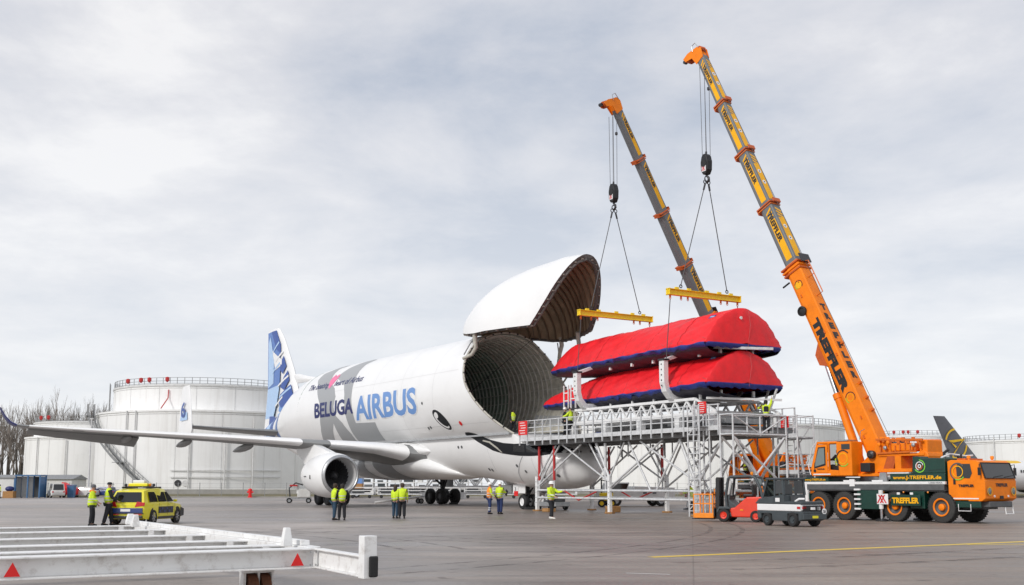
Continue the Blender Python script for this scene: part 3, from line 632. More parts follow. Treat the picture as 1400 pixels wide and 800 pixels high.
#        v, u of leading edge, chord, z of leading edge, thickness/chord
WST = [(2.2, -10.2, 12.2, 3.95, .175), (3.4, -11.3, 11.0, 4.12, .165), (5.5, -12.9, 9.6, 4.55, .125), (9.6, -16.0, 7.3, 4.95, .115), (15, -20.0, 5.7, 5.40, .11), (20, -23.75, 4.5, 5.75, .11), (25, -27.45, 3.4, 6.10, .11), (28.6, -30.1, 2.6, 6.40, .10), (29.2, -30.7, 2.2, 6.50, .10)]
def foil_ring(side, v, u, c, z, t, cant=0):
    r = []
    for x, y in FOIL: r.append((u - x * c, side * (v - y * t * c * .5 * sin(cant)), z + y * t * c * .5 * cos(cant) - x * c * .02))
    return r
for s in (-1, 1):
    m = MB().loft([foil_ring(s, *w) for w in WST]); wing = m.build('wing', 'wing_grey', AC, smooth=40, weld=True)
    m = MB().loft([foil_ring(s, 29.2, -30.7, 2.2, 6.5, .1), foil_ring(s, 29.6, -31.2, 1.8, 6.75, .1, .7), foil_ring(s, 29.95, -31.8, 1.35, 7.25, .09, .95), foil_ring(s, 30.3, -32.4, .75, 8.0, .09, 1.0)]); m.build('winglet', 'navy', wing, smooth=40, weld=True)
    # bright leading-edge slats on the outer and inner wing
    def slat(a, b):
        rings = []
        for k in range(9):
            v = a + (b - a) * k / 8; q = [0] * 5
            for w0, w1 in zip(WST, WST[1:]):
                if w0[0] <= v <= w1[0]: f = (v - w0[0]) / (w1[0] - w0[0]); q = [w0[i] + (w1[i] - w0[i]) * f for i in range(5)]
            r = [(u, y, z) for u, y, z in foil_ring(s, v, q[1] + .06, q[2], q[3] + .01, q[4] * 1.06)]; rings.append([r[12 + i] for i in (2, 3, 4)] + [r[i] for i in (0, 1, 2, 3)])
        MB().loft(rings, close=False).build('slat', 'aircraft_white', wing, smooth=60)
    slat(3.6, 8.6); slat(10.4, 28.4)
    for v, l, zz, du in ((7.0, 4.6, 3.75, 6.5), (13.0, 4.4, 4.55, 5.0), (17.2, 3.9, 4.95, 4.2), (21.3, 3.3, 5.3, 3.4)):   # flap track fairings
        for w0, w1 in zip(WST, WST[1:]):
            if w0[0] <= v <= w1[0]: f = (v - w0[0]) / (w1[0] - w0[0]); q = [w0[i] + (w1[i] - w0[i]) * f for i in range(5)]
        ue = q[1] - .36 * q[2]; l = .64 * q[2] + 1.0
        MB().lathe([(.02, 0), (.16, .25), (.26, .9), (.30, l * .4), (.26, l * .65), (.14, l * .88), (.02, l)], (ue, s * v, q[3] - .30 * q[4] * q[2] - .16), (-1, 0, -.075), 12).build('flap_fairing', 'wing_grey', wing, smooth=60)
    # drooped aileron
    a0, a1 = (20.4, -24.05 - 4.4 * .74, 5.62), (28.2, -29.8 - 2.7 * .70, 6.28)
    m = MB(); 
    m.loft([[(a0[1], s * a0[0], a0[2] + .10), (a0[1] - 1.5, s * a0[0], a0[2] - .80), (a0[1], s * a0[0], a0[2] - .14)], [(a1[1], s * a1[0], a1[2] + .07), (a1[1] - 1.0, s * a1[0], a1[2] - .42), (a1[1], s * a1[0], a1[2] - .10)]]); m.build('aileron', 'wing_grey', wing)
    # root fairing
    m = MB(); rings = []
    for u, h, w_, zc in ((-9.6, .03, .05, 4.25), (-10.4, .30, .35, 4.32), (-11.5, .5, .6, 4.42), (-13.5, .62, .8, 4.5), (-17, .6, .8, 4.4), (-22, .5, .7, 4.2), (-25, .1, .2, 4.0)):
        rings.append([(u, s * (2.62 + w_ * cos(t)), zc + h * sin(t)) for t in [2 * pi * j / 18 for j in range(18)]])
    m.loft(rings).build('wing_fairing', 'aircraft_white', FUS, smooth=50)
m = MB(); rings = []
BELLY = [(-6.4, .6, .05, 2.32), (-7.6, 1.6, .42, 2.62), (-9, 2.35, .8, 2.93), (-11, 2.86, 1.17, 3.28), (-13, 3.05, 1.38, 3.5), (-22, 3.05, 1.38, 3.5), (-26, 2.6, 1.0, 3.3), (-29, 1.0, .3, 2.6)]
for u, w_, h, zc in BELLY:
    rings.append([(u, w_ * cos(t), zc + h * sin(t)) for t in [2 * pi * j / 24 for j in range(24)]])
bf = m.loft(rings).build('belly_fairing', 'aircraft_white', FUS, smooth=50)
def belly_band(u0, u1, slant):
    T_ = BELLY; rr = []
    for j in range(17):
        t = R(28) - R(118) * j / 16; row = []
        for f in (0, .25, .5, .75, 1):
            u = u0 + (u1 - u0) * f + slant * j / 16
            for a, b in zip(T_, T_[1:]):
                if b[0] <= u <= a[0]: k = (u - a[0]) / (b[0] - a[0]); q = [a[i] + (b[i] - a[i]) * k for i in range(4)]
            row.append((u, -(q[1] + .012) * cos(t), q[3] + (q[2] + .012) * sin(t)))
        rr.append(row)
    MB().loft(rr, close=False).build('grey_band', 'aircraft_grey', bf, smooth=60)
belly_band(-25.2, -21.3, 1.0); belly_band(-19.7, -16.2, 1.2)
# ---- engines
for s in (-1, 1):
    E = part('engine', AC, (-11.34, s * 9.37, 2.437))
    outer = [(1.26, -.02), (1.33, .05), (1.42, 0), (1.50, -.12), (1.60, -.5), (1.69, -1.2), (1.70, -2.2), (1.62, -3.3), (1.42, -4.4), (1.22, -5.0), (1.16, -5.0), (1.0, -4.6)]
    inner = [(1.0, -1.9), (1.24, -1.4), (1.22, -.6), (1.235, -.2), (1.26, -.02)]
    MB().lathe(outer, (0, 0, 0), (1, 0, 0), 48, caps=False).build('nacelle', 'aircraft_white', E, smooth=50)
    MB().lathe([(1.27, .03), (1.33, .08), (1.43, .02), (1.51, -.10), (1.505, -.13), (1.40, -.12), (1.28, -.12), (1.25, -.05)], (0, 0, 0), (1, 0, 0), 48, closed=True).build('inlet_lip', 'steel', E, smooth=60)
    MB().lathe(inner, (0, 0, 0), (1, 0, 0), 40, caps=False).build('inlet_duct', 'duct_grey', E, smooth=60)
    MB().lathe([(1.22, -1.66), (.3, -1.6)], (0, 0, 0), (1, 0, 0), 32).build('fan_backing', 'black_paint', E)
    bm_ = MB().add([(-.10, .28, -.07), (.04, .28, .08), (.10, 1.2, .24), (-.16, 1.2, -.20)], [(0, 1, 2, 3)]).mesh('fan_blade', 'dark_steel')
    for k in range(26):
        o = mk('fan_blade', bm_, E, (-1.45, 0, 0)); o.rotation_euler = (2 * pi * k / 26, 0, 0)
    MB().lathe([(.34, -1.5), (.30, -1.2), (.16, -.98), (.02, -.9)], (0, 0, 0), (1, 0, 0), 20).build('spinner', 'dark_steel', E, smooth=60)
    MB().lathe([(.95, -4.5), (.82, -5.4), (.62, -6.1), (.5, -6.1), (.2, -6.9), (.02, -7.1)], (0, 0, 0), (1, 0, 0), 24).build('exhaust', 'dark_steel', E, smooth=40)
    m = MB(); m.loft([[(u, y * wd, z) for y in (-1, 1)] + [(u2, y * wd, z2) for y in (1, -1)] for u, u2, z, z2, wd in ((-.9, -.9, 1.62, 1.60, .03), (-1.6, -1.5, 1.72, 1.5, .2), (-3.6, -3.2, 2.15, 1.4, .26), (-5.2, -4.9, 2.5, 1.0, .26), (-7.5, -6.6, 2.4, .8, .2), (-9.0, -9.0, 2.3, 1.9, .05))])
    m.build('pylon', 'aircraft_white', E, smooth=40)
    MB().box((-1.9, -s * 0 - 1.70, -.15), (.12, .05, .3)).build('nacelle_vent', 'black_paint', E); MB().box((-3.0, -1.66, -.1), (.45, .03, .08)).build('nacelle_vent', 'chassis_grey', E)
# ---- tail surfaces
def vfoil(u, c, z, t, y=0):
    return [(u - x * c, y + yy * t * c * .5, z) for x, yy in FOIL]
fin = MB().loft([vfoil(-42.6, 12.4, 7.0, .11), vfoil(-43.6, 10.9, 9.6, .11), vfoil(-44.9, 9.2, 12.0, .10), vfoil(-46.0, 7.95, 13.9, .10), vfoil(-49.0, 5.2, 17.5, .095), vfoil(-50.5, 3.9, 18.75, .09), vfoil(-51.0, 3.1, 18.95, .06)]).build('tail_fin', 'aircraft_white', AC, smooth=40, weld=True)
MB().loft([vfoil(-34.5, 10, 12.3, .04), vfoil(-38.5, 8, 12.45, .06), vfoil(-41.5, 6, 12.8, .08), vfoil(-44.4, 4, 13.3, .08)]).build('dorsal_fillet', 'aircraft_white', fin, smooth=40, weld=True)
def fin_half(u, z):
    """half thickness of the fin at this place"""
    T = [(7.0, -42.6, 12.4, .11), (9.6, -43.6, 10.9, .11), (12, -44.9, 9.2, .10), (13.9, -46, 7.95, .10), (17.5, -49, 5.2, .095), (18.75, -50.5, 3.9, .09), (19, -51, 3.1, .06)]
    for a, b in zip(T, T[1:]):
        if a[0] <= z <= b[0]:
            f = (z - a[0]) / (b[0] - a[0]); q = [a[i] + (b[i] - a[i]) * f for i in range(4)]; x = min(1, max(0, (q[1] - u) / q[2]))
            for p0, p1 in zip(FOIL[:9], FOIL[1:9]):
                if p0[0] <= x <= p1[0]: return (p0[1] + (p1[1] - p0[1]) * (x - p0[0]) / max(1e-6, p1[0] - p0[0])) * q[3] * q[2] * .5
    return 0
def fin_decal(pts, mat, off=.012):
    vs, fs = cut_faces(pts, [tuple(range(len(pts)))], .5, .7)
    MB().add([(u, -(fin_half(u, z) + off), z) for u, z in vs], fs).build('fin_marking', mat, fin)
def fz(fr, z):      # fraction of the chord -> u
    T = [(7.0, -42.6, 12.4), (9.6, -43.6, 10.9), (12, -44.9, 9.2), (13.9, -46, 7.95), (17.5, -49, 5.2), (18.75, -50.5, 3.9), (19, -51, 3.1)]
    for a, b in zip(T, T[1:]):
        if a[0] <= z <= b[0]: f = (z - a[0]) / (b[0] - a[0]); return (a[1] + (b[1] - a[1]) * f) - fr * (a[2] + (b[2] - a[2]) * f)
FP = [('fin_blue', [(.98, 18.7), (.20, 18.7), (.28, 16.5), (.36, 14.5), (.45, 12.5), (.98, 12.3)]), ('pale_blue', [(.98, 12.29), (.45, 12.49), (.55, 10.5), (.66, 9.0), (.98, 9.0)]), ('pure_white', [(.98, 8.99), (.66, 8.99), (.5, 8.2), (.55, 7.3), (.95, 7.3)])]
for mt, pts in FP: fin_decal([(fz(f, z), z) for f, z in pts], mt)
for mt, pts in [('mid_blue', [(.60, 18.7), (.20, 18.7), (.18, 17.0), (.25, 15.9), (.45, 16.6)]), ('mid_blue', [(.16, 15.6), (.30, 15.0), (.40, 14.2), (.30, 13.6), (.14, 14.4)]), ('mid_blue', [(.12, 13.9), (.30, 13.1), (.42, 12.2), (.30, 11.8), (.12, 12.8)]), ('mid_blue', [(.10, 12.3), (.42, 11.4), (.48, 10.6), (.40, 9.9), (.16, 10.3), (.08, 11.2)]), ('airbus_blue', [(.08, 11.0), (.44, 10.4), (.48, 9.6), (.30, 9.0), (.1, 9.6)]),
                ('pure_white', [(.70, 16.6), (.50, 16.0), (.25, 15.2), (.30, 14.6), (.60, 14.2)]), ('pale_blue', [(.95, 17.5), (.75, 18.2), (.62, 15.4), (.70, 12.8), (.95, 12.4)]), ('mid_blue', [(.8, 9.2), (.6, 9.1), (.48, 8.1), (.60, 7.2), (.9, 7.2), (.8, 8)]), ('pale_blue', [(.72, 8.6), (.62, 8.5), (.58, 7.6), (.70, 7.5)])]:
    fin_decal([(fz(f, z), z) for f, z in pts], mt, .02 + .004 * len(pts))
for k, (z0, f0, f1) in enumerate(((17.4, .22, .62), (16.2, .15, .55), (15.0, .35, .75), (13.4, .12, .50), (12.1, .10, .46), (11.2, .35, .60), (10.2, .12, .5))):
    fin_decal([(fz(f0, z0), z0), (fz(f0, z0 - .22), z0 - .22), (fz(f1, z0 - 1.15), z0 - 1.15), (fz(f1, z0 - .95), z0 - .95)], 'pure_white' if k % 2 else 'pale_blue', .06)
for s in (-1, 1):
    hs = MB().loft([foil_ring(s, 1.2, -43.6, 6.6, 7.1, .10), foil_ring(s, 5.5, -44.6, 4.9, 7.3, .10), foil_ring(s, 11.0, -45.9, 3.0, 7.6, .09)]).build('tailplane', 'wing_grey', AC, smooth=40, weld=True)
    MB().loft([vfoil(-45.5, 4.2, 6.55, .05, s * 11), vfoil(-44.9, 4.9, 7.2, .08, s * 11), vfoil(-45.3, 4.2, 9.0, .08, s * 11), vfoil(-45.9, 3.2, 11.0, .07, s * 11), vfoil(-46.3, 2.2, 11.75, .05, s * 11)]).build('end_plate', 'aircraft_white', hs, smooth=40, weld=True)
    MB().add([(-46.0, s * 11.2, 8.2), (-48.6, s * 11.2, 8.2), (-48.2, s * 11.2, 9.0), (-46.2, s * 11.2, 9.0)], [(0, 1, 2, 3)]).build('end_plate_marking', 'pale_blue', hs)
for mt, pts, k in (('fin_blue', [(-43.5, 9.9), (-45.5, 9.6), (-48.5, 8.7), (-52, 7.9), (-52.5, 7.0), (-49, 6.3), (-46.5, 5.6), (-44.5, 5.6), (-43.2, 6.4), (-44.0, 7.5), (-43.0, 8.8)], .012), ('pure_white', [(-44.3, 8.9), (-46, 8.6), (-47, 7.6), (-46.2, 6.4), (-45.2, 6.3), (-45.4, 7.5)], .02), ('mid_blue', [(-44.6, 9.4), (-47.5, 8.8), (-48.6, 7.6), (-48.0, 6.5), (-47.2, 6.4), (-47.5, 7.7), (-46.4, 8.7)], .024), ('pale_blue', [(-48.9, 8.4), (-51, 7.9), (-51.2, 7.1), (-49.2, 6.6), (-49.3, 7.4)], .02)):
    poly_decal('tail_marking', smooth_poly(pts), mt, off=k, dx=.5, dy=.3)
ltrs = letters('end_plate_marking', '6', 'mid_blue', AC, (-48.2, -11.24, 8.5), (1, 0, 0), (0.0, 0, 1), 1.6, 1.6, .02)
# ---- landing gear
WH = {}
def gear_wheel(parent, loc, r, w, rim):
    if (r, w) not in WH:
        a = MB().lathe([(r * .55, -w / 2), (r * .86, -w / 2), (r * .97, -w * .36), (r, -w * .15), (r, w * .15), (r * .97, w * .36), (r * .86, w / 2), (r * .55, w / 2)], (0, 0, 0), (0, 1, 0), 28, closed=True).mesh('tyre', 'rubber', 50)
        b = MB().lathe([(r * .05, -w * .30), (r * .30, -w * .34), (r * .42, -w * .26), (r * .56, -w * .42), (r * .56, w * .42), (r * .42, w * .26), (r * .30, w * .34), (r * .05, w * .3)], (0, 0, 0), (0, 1, 0), 20).mesh('rim', rim, 40)
        WH[(r, w)] = (a, b)
    a, b = WH[(r, w)]; t = mk('wheel', a, parent, loc); mk('rim', b, t)
for s in (-1, 1):
    G_ = part('main_gear', AC, (-22.5, s * 5.34, 0))
    for du in (-1.0, 1.0):
        for dy in (-.70, .70): gear_wheel(G_, (du, dy, .70), .70, .52, 'dark_steel')
    m = MB(); m.tube([(-1.05, 0, .7), (1.05, 0, .78)], .14, 10); m.tube([(0, 0, .8), (-.1, 0, 3.2)], [.2, .26], 12); m.tube([(0, 0, 1.6), (.2, -s * 1.8, 3.0)], .1, 8); m.tube([(.1, 0, 1.2), (1.2, 0, 3.0)], .09, 8)
    for du in (-1, 1): m.tube([(du, -.6, .7), (du, .6, .7)], .09, 8)
    m.build('gear_strut', 'dark_steel', G_, smooth=50)
    MB().box((.2, s * .55, 2.2), (1.5, .06, 1.3)).build('gear_door', 'aircraft_grey', G_, bevel=.02)
G_ = part('nose_gear', AC)
for dy in (-.36, .36): gear_wheel(G_, (0, dy, .525), .525, .36, 'pure_white')
m = MB(); m.tube([(0, -.36, .525), (0, .36, .525)], .07, 8); m.tube([(0, 0, .5), (-.05, 0, 1.9)], [.11, .15], 10); m.tube([(0, 0, 1.1), (1.1, 0, 1.8)], .06, 8); m.tube([(.2, -.2, .8), (.2, .2, 1.4)], .05, 6); m.build('gear_strut', 'dark_steel', G_, smooth=50)
for s in (-1, 1): MB().box((-.2, s * .62, 1.42), (1.6, .04, .62)).build('gear_door', 'aircraft_white', G_, bevel=.015); MB().box((-2.3, s * .5, 1.45), (1.8, .04, .5)).build('gear_door', 'wing_grey', G_, bevel=.015)
MB().box((-.55, -.66, 1.1), (.5, .03, .34)).build('warning_flag', 'sign_red', G_); MB().box((-.55, -.665, 1.44), (.55, .03, .34)).build('warning_flag', 'pure_white', G_)
letters('lettering', '3', 'wing_grey', G_, (-.68, -.69, 1.3), (1, 0, 0), (0, 0, 1), .26, .18, .03)
# ------------------------------------------------------------------ loading platform under the mouth (same axes as the aircraft)
def at_ac(name, label, cat, u=0, y=0, z=0, group=None):
    c, s_ = cos(-HD), sin(-HD)
    return thing(name, label, cat, (HX + u * c - y * s_, HY + u * s_ + y * c, z), -HD, group)
PF = at_ac('loading_platform', 'long grey scaffold loading platform on splayed legs in front of the open nose', 'platform')
DZ = 4.82
m = MB()
for y in (-3.2, 2.1): m.bar((4.1, y, 4.66), (23.5, y, 4.66), .12, .26)
for y in (-2.5, 1.9): m.bar((4.1, y, 4.40), (23.5, y, 4.40), .16, .24)
for i in range(25): m.bar((4.2 + .8 * i, -3.14, 4.58), (4.2 + .8 * i, 2.04, 4.58), .08, .2)
m.build('deck_frame', 'deck_grey', PF)
for i in range(10):
    MB().bb((4.15 + 1.94 * i, -3.13, 4.72), (4.15 + 1.94 * i + 1.9, 2.03, 4.79)).build('deck_panel', 'deck_grey', PF)
for y in (-3.28, 2.18): MB().bar((4.1, y, 4.66), (23.5, y, 4.66), .03, .24).build('toe_board', 'galvanised', PF)
pm = MB().bb((-.035, -.035, 4.28), (.035, .035, 5.90)).mesh('rail_post', 'galvanised')
sm = MB().bb((-.02, -.02, 4.82), (.02, .02, 5.80)).mesh('rail_picket', 'galvanised')
for y in (-3.33, 2.23):
    for i in range(22):
        x = 4.15 + 19.3 * i / 21; mk('rail_post', pm, PF, (x, y, 0))
    for z in (5.87, 5.42, 5.1): MB().tube([(4.1, y * .985, z), (23.5, y * .985, z)], .032, 6).build('handrail', 'galvanised', PF, smooth=60)
# gates at the nose end
MB().tube([(4.1, -3.2, 5.8), (4.1, -1.2, 5.8)], .03, 6).tube([(4.1, 1.2, 5.8), (4.1, 2.1, 5.8)], .03, 6).build('handrail', 'galvanised', PF)
def warning_plate(x, y, z, w, h, parent=PF):
    o = MB().box((x, y, z), (w, .03, h)).build('warning_plate', 'sign_red', parent)
    m = MB()
    for k in range(5): m.box((x + w * (.06 * (k % 3) - .05), y - .02, z + h * (.36 - .18 * k)), (w * (.55 + .08 * (k % 2)), .006, h * .05))
    m.build('lettering', 'pure_white', o)
warning_plate(4.65, -3.40, 5.42, 1.05, .92); warning_plate(22.3, -3.40, 5.75, .62, .62)
# legs: white telescopic posts on timber pads, braces and base frame
LEG = [(5.0, 0), (12.9, 0), (20.65, 0)]
for y in (-2.5, 1.9):
    for k, (x, _) in enumerate(LEG):
        if not (k == 0 and y < 0) : pass
        lg = MB().bb((x - .10, y - .10, .09), (x + .10, y + .10, 2.25)).build('leg', 'white_steel', PF)
        MB().lathe([(.32, 0), (.32, .09)], (x, y, .004), (0, 0, 1), 6).build('timber_pad', 'wood', lg, bevel=.01)
        m = MB()
        for q in range(5): m.box((x, y - .104, .55 + .34 * q), (.05, .01, .05))
        m.build('pin_holes', 'black_paint', lg)['kind'] = 'stuff'
    for z in (1.36, .88): MB().tube([(5.0, y, z), (20.65, y, z)], .07, 8).build('base_rail', 'galvanised', PF, smooth=60)
    def brace(a, b, r=.065, mat='galvanised'): MB().tube([a, b], r, 8).build('brace', mat, PF, smooth=60)
    for a, b, r in (((13.0, 1.6), (17.9, 4.2), .06), ((15.9, 4.2), (20.5, 1.95), .06), ((14.8, 4.2), (16.75, 1.4), .06), ((19.4, 4.2), (17.3, 1.4), .06), ((19.4, 4.2), (20.5, 2.1), .09), ((10.9, 4.2), (12.7, 2.0), .06), ((14.4, 4.2), (12.9, 2.1), .06),
                    ((5.1, 1.6), (10.0, 4.2), .06), ((8.0, 4.2), (12.8, 1.9), .06), ((7.2, 4.2), (5.1, 2.1), .06), ((7.6, 4.2), (5.0, 1.5), .06), ((11.6, 4.2), (12.9, 2.1), .09), ((20.7, 1.6), (22.9, 4.2), .08)):
        brace((a[0], y, a[1]), (b[0], y, b[1]), r)
    for x in (5.25, 7.0, 12.5):
        MB().tube([(x, y, 2.0), (x, y, 4.2)], .09, 8).build('brace', 'red_tube' if x < 12.5 or y > 0 else 'galvanised', PF, smooth=60)
        MB().tube([(x, y, 1.3), (x, y, 2.0)], .055, 8).build('brace', 'galvanised', PF, smooth=60)
    brace((8.2, y, 1.3), (9.7, y, .76), .05, 'red_tube'); brace((11.6, y, 1.3), (9.7, y, .76), .05, 'red_tube')
    for x in (9.1, 13.4, 14.1, 16.2, 17.4, 21.4): MB().tube([(x, y + (.5 if y < 0 else -.5), 3.35), (x, y + (.5 if y < 0 else -.5), 4.3)], .045, 6).build('hanging_rod', 'deck_grey', PF)
for x in (5.0, 12.9, 20.65):
    for z in (1.36,): MB().tube([(x, -2.5, z), (x, 1.9, z)], .06, 8).build('base_rail', 'galvanised', PF, smooth=60)
    MB().tube([(x, -2.4, 1.5), (x, 1.8, 4.2)], .055, 6).build('brace', 'galvanised', PF, smooth=60)
tag(MB().bb((6.6, -3.2, .004), (7.3, -2.6, .22)).build('timber_block', 'wood', None, bevel=.02), 'brown timber block under the platform by the nose wheels', 'block').parent = None
b_ = bpy.data.objects['timber_block']; b_.rotation_euler = (0, 0, -HD); b_.location = (HX, HY, 0)
tag(MB().bb((9.6, -.4, .004), (10.3, .3, .38)).build('timber_block', 'wood', None, bevel=.02), 'orange brown wooden block standing alone between the platform legs', 'block')
b_ = bpy.data.objects['timber_block.001']; b_.rotation_euler = (0, 0, -HD); b_.location = (HX, HY, 0)
# ---- access scaffold at the outer end
SF = at_ac('access_scaffold', 'galvanised access scaffold with braced gallery and ladder across the camera end of the platform', 'scaffold')
m = MB(); XA, XB, YA, YB = 23.65, 24.6, -3.4, .35
for x in (XA, XB):
    for z in (4.28, 5.30): m.tube([(x, YA, z), (x, YB, z)], .055, 6)
    if x == XB: m.tube([(x, YA, 5.25), (x, -1.5, 4.3)], .045, 6); m.tube([(x, YB, 5.25), (x, -1.5, 4.3)], .045, 6)
    for y in (YA, -1.5, YB): m.tube([(x, y, 4.2), (x, y, 5.35)], .05, 6)
for y in (YA, YB):
    for z in (4.28, 5.30): m.tube([(XA, y, z), (XB, y, z)], .05, 6)
m.build('gallery_frame', 'galvanised', SF, smooth=60)
for i in range(3): MB().bb((XA + .02 + .31 * i, YA + .02, 4.33), (XA + .31 + .31 * i, YB - .02, 4.38)).build('plank', 'deck_grey', SF)
MB().bb((XA - .09, YA - .1, 5.36), (XA - .03, YB + .1, 5.52)).build('guard_board', 'deck_grey', SF); MB().bb((XA - .09, YA - .1, 4.40), (XA - .06, YB + .1, 4.55)).build('toe_board', 'galvanised', SF)
for x in (XA, XB):
    for y in (YA, YB): MB().tube([(x, y, .05), (x, y, 4.3)], .055, 8).build('upright', 'galvanised', SF, smooth=60)
    for a, b in ((((-3.3, 4.1), (.3, 1.5)), ((-3.38, 4.15), (-1.7, 2.1)), ((.2, 4.15), (-2.2, 1.9))) if x == XB else (((-3.3, 4.15), (.3, 1.2)),)):
        MB().tube([(x, a[0], a[1]), (x, b[0], b[1])], .06, 8).build('brace', 'galvanised', SF, smooth=60)
    if x == XA: MB().tube([(x, YA, .5), (x, YB, .5)], .05, 8).build('brace', 'galvanised', SF, smooth=60)
MB().tube([(XB, 1.2, 4.2), (XB, 2.0, .3)], .07, 8).build('brace', 'galvanised', SF, smooth=60)
for x0, y0, z1, nm in ((22.2, -3.6, 5.9, 'ladder_frame'),):
    lf = part('ladder_frame', SF)
    for dx in (-.45, 0.0, .45):
        for dy in (-.35, .35): MB().tube([(x0 + dx, y0 + dy, .05), (x0 + dx, y0 + dy, z1)], .045, 6).build('upright', 'galvanised', lf, smooth=60)
    for k in range(17):
        z = .35 + .33 * k; MB().tube([(x0 - .45, y0 - .35, z), (x0 + .45, y0 - .35, z)], .024, 6).build('rung', 'galvanised', lf)
    for k in range(4):
        z = .4 + 1.3 * k; MB().tube([(x0 - .45, y0 - .35, z), (x0 + .45, y0 + .35, z + 1.2)], .03, 6).build('diagonal', 'galvanised', lf)
    for k in range(3): MB().bb((x0 - .44, y0 - .34, 1.9 + 1.4 * k), (x0 + .44, y0 + .34, 1.95 + 1.4 * k)).build('landing', 'deck_grey', lf)
# stair tower
ST = at_ac('ladder_tower', 'slim galvanised ladder tower with small landings right of the platform', 'scaffold', 24.5, 1.15)
for dx in (-.7, .7):
    for dy in (-.6, .6): MB().tube([(dx, dy, .05), (dx, dy, 5.35)], .045, 6).build('upright', 'galvanised', ST, smooth=60)
for z in (1.2, 2.35, 3.3, 4.2, 4.75, 5.3):
    MB().tube([(-.7, -.6, z), (.7, -.6, z), (.7, .6, z), (-.7, .6, z), (-.7, -.6, z)], .03, 6).build('guard_rail', 'galvanised', ST)
for z in (2.2, 4.1): MB().bb((-.68, -.58, z), (.68, .58, z + .06)).build('landing', 'deck_grey', ST); MB().bb((-.7, -.63, z + .07), (.7, -.60, z + .28)).build('toe_board', 'galvanised', ST)
for k in range(17): MB().tube([(-.3, -.3, .4 + .28 * k), (.15, -.3, .4 + .28 * k)], .02, 6).build('rung', 'galvanised', ST)
for x in (-.3, .15): MB().tube([(x, -.3, .05), (x, -.3, 5.3)], .03, 6).build('stringer', 'galvanised', ST)
for k in range(3): MB().tube([(-.7, .6, .3 + 1.6 * k), (.7, .6, 1.8 + 1.6 * k)], .03, 6).build('diagonal', 'galvanised', ST)
warning_plate(-.1, -.66, 5.0, .55, .6, ST)
# ------------------------------------------------------------------ white transport jig on the platform
JG = at_ac('transport_jig', 'white lattice transport jig on the platform holding two red wrapped wings', 'jig')
for y in (-2.35, 2.35):
    ch = [MB().bar((8.6, y, 5.52), (22.3, y, 5.52), .22, .24), MB().bar((9.2, y, 6.36), (20.6, y, 6.36), .16, .16)]
    ch[0].build('lower_chord', 'white_steel', JG, bevel=.02); ch[1].build('upper_chord', 'white_steel', JG, bevel=.02)
    n = 11
    for i in range(n):
        x = 9.4 + 1.0 * i
        MB().bar((x, y, 5.64), (x + .5, y, 6.28), .10, .10).build('web_member', 'white_steel', JG); MB().bar((x + .5, y, 6.28), (x + 1.0, y, 5.64), .10, .10).build('web_member', 'white_steel', JG)
    MB().bar((20.6, y, 6.36), (22.2, y, 5.62), .12, .12).build('web_member', 'white_steel', JG); MB().bar((20.4, y, 5.64), (20.6, y, 6.28), .12, .12).build('web_member', 'white_steel', JG)
    for x in (9.0, 12.4, 15.8, 19.2, 22.0): MB().bb((x - .2, y - .2, 4.80), (x + .2, y + .2, 5.40)).build('foot', 'white_steel', JG, bevel=.02)
for i in range(8):
    x = 9.2 + 1.75 * i; MB().bar((x, -2.3, 5.52), (x, 2.3, 5.52), .16, .18).build('cross_member', 'white_steel', JG)
    MB().bar((x, -2.3, 6.36), (x + 1.0, 2.3, 6.36), .10, .12).build('cross_member', 'white_steel', JG)
for x in (10.0, 13.5, 17, 20.4): MB().bb((x, -1.4, 5.0), (x + 1.5, 1.4, 5.30)).build('equipment_box', 'deck_grey', JG, bevel=.03)
def sweep(pts, w, h, name, mat='white_steel', parent=JG):
    m = MB()
    rings = []
    pts = [Vector(p) for p in pts]
    for i, p in enumerate(pts):
        d = (pts[min(i + 1, len(pts) - 1)] - pts[max(i - 1, 0)]).normalized(); sx = Vector((1, 0, 0)); su = sx.cross(d).normalized()
        rings.append([p + sx * a * w / 2 + su * b * h / 2 for a, b in ((-1, -1), (1, -1), (1, 1), (-1, 1))])
    return m.loft(rings).build(name, mat, parent, bevel=.025)
for x in (10.3, 18.7):       # swan-neck posts that reach round the lower wing
    for s in (-1, 1):
        sweep([(x, s * 1.9, 6.40), (x, s * 2.2, 6.45), (x, s * 2.55, 6.62), (x, s * 2.85, 6.95), (x, s * 2.98, 7.4), (x, s * 2.98, 8.62)], .42, .34, 'swan_neck')
        MB().bar((x, s * 2.98, 8.62), (x, s * 1.5, 9.12), .26, .2).build('arm', 'white_steel', JG, bevel=.02)
        MB().box((x, s * 2.98, 8.66), (.5, .44, .1)).build('cap_plate', 'dark_steel', JG)
        m = MB()
        for q in range(5): m.box((x, s * 3.155, 7.2 + .3 * q), (.08, .012, .08))
        m.build('pin_holes', 'black_paint', JG)['kind'] = 'stuff'
    MB().bar((x, -1.9, 9.10), (x, 1.9, 9.10), .3, .22).build('cross_member', 'white_steel', JG, bevel=.02)
    MB().bar((x, -2.2, 6.62), (x, 2.2, 6.62), .3, .2).build('cross_member', 'white_steel', JG, bevel=.02)
for x, y in ((12.2, -1.8), (14.6, -2.0), (16.6, -2.0), (20.6, -2.0), (21.6, 1.0), (21.4, -1.2), (13, 1.5), (17, 1.5)):
    MB().bar((x, y, 6.36), (x, y, 6.85), .12).build('rest', 'white_steel', JG); MB().bar((x, y, 8.7), (x, y, 9.15), .14).build('rest', 'white_steel', JG)
for x in (12.2, 15.5, 18.7, 21.4): MB().bar((x, -1.7, 9.16), (x + 1.6, 1.2, 9.10), .16, .14).build('cross_member', 'galvanised', JG)
lf = part('gate_ladder', JG)
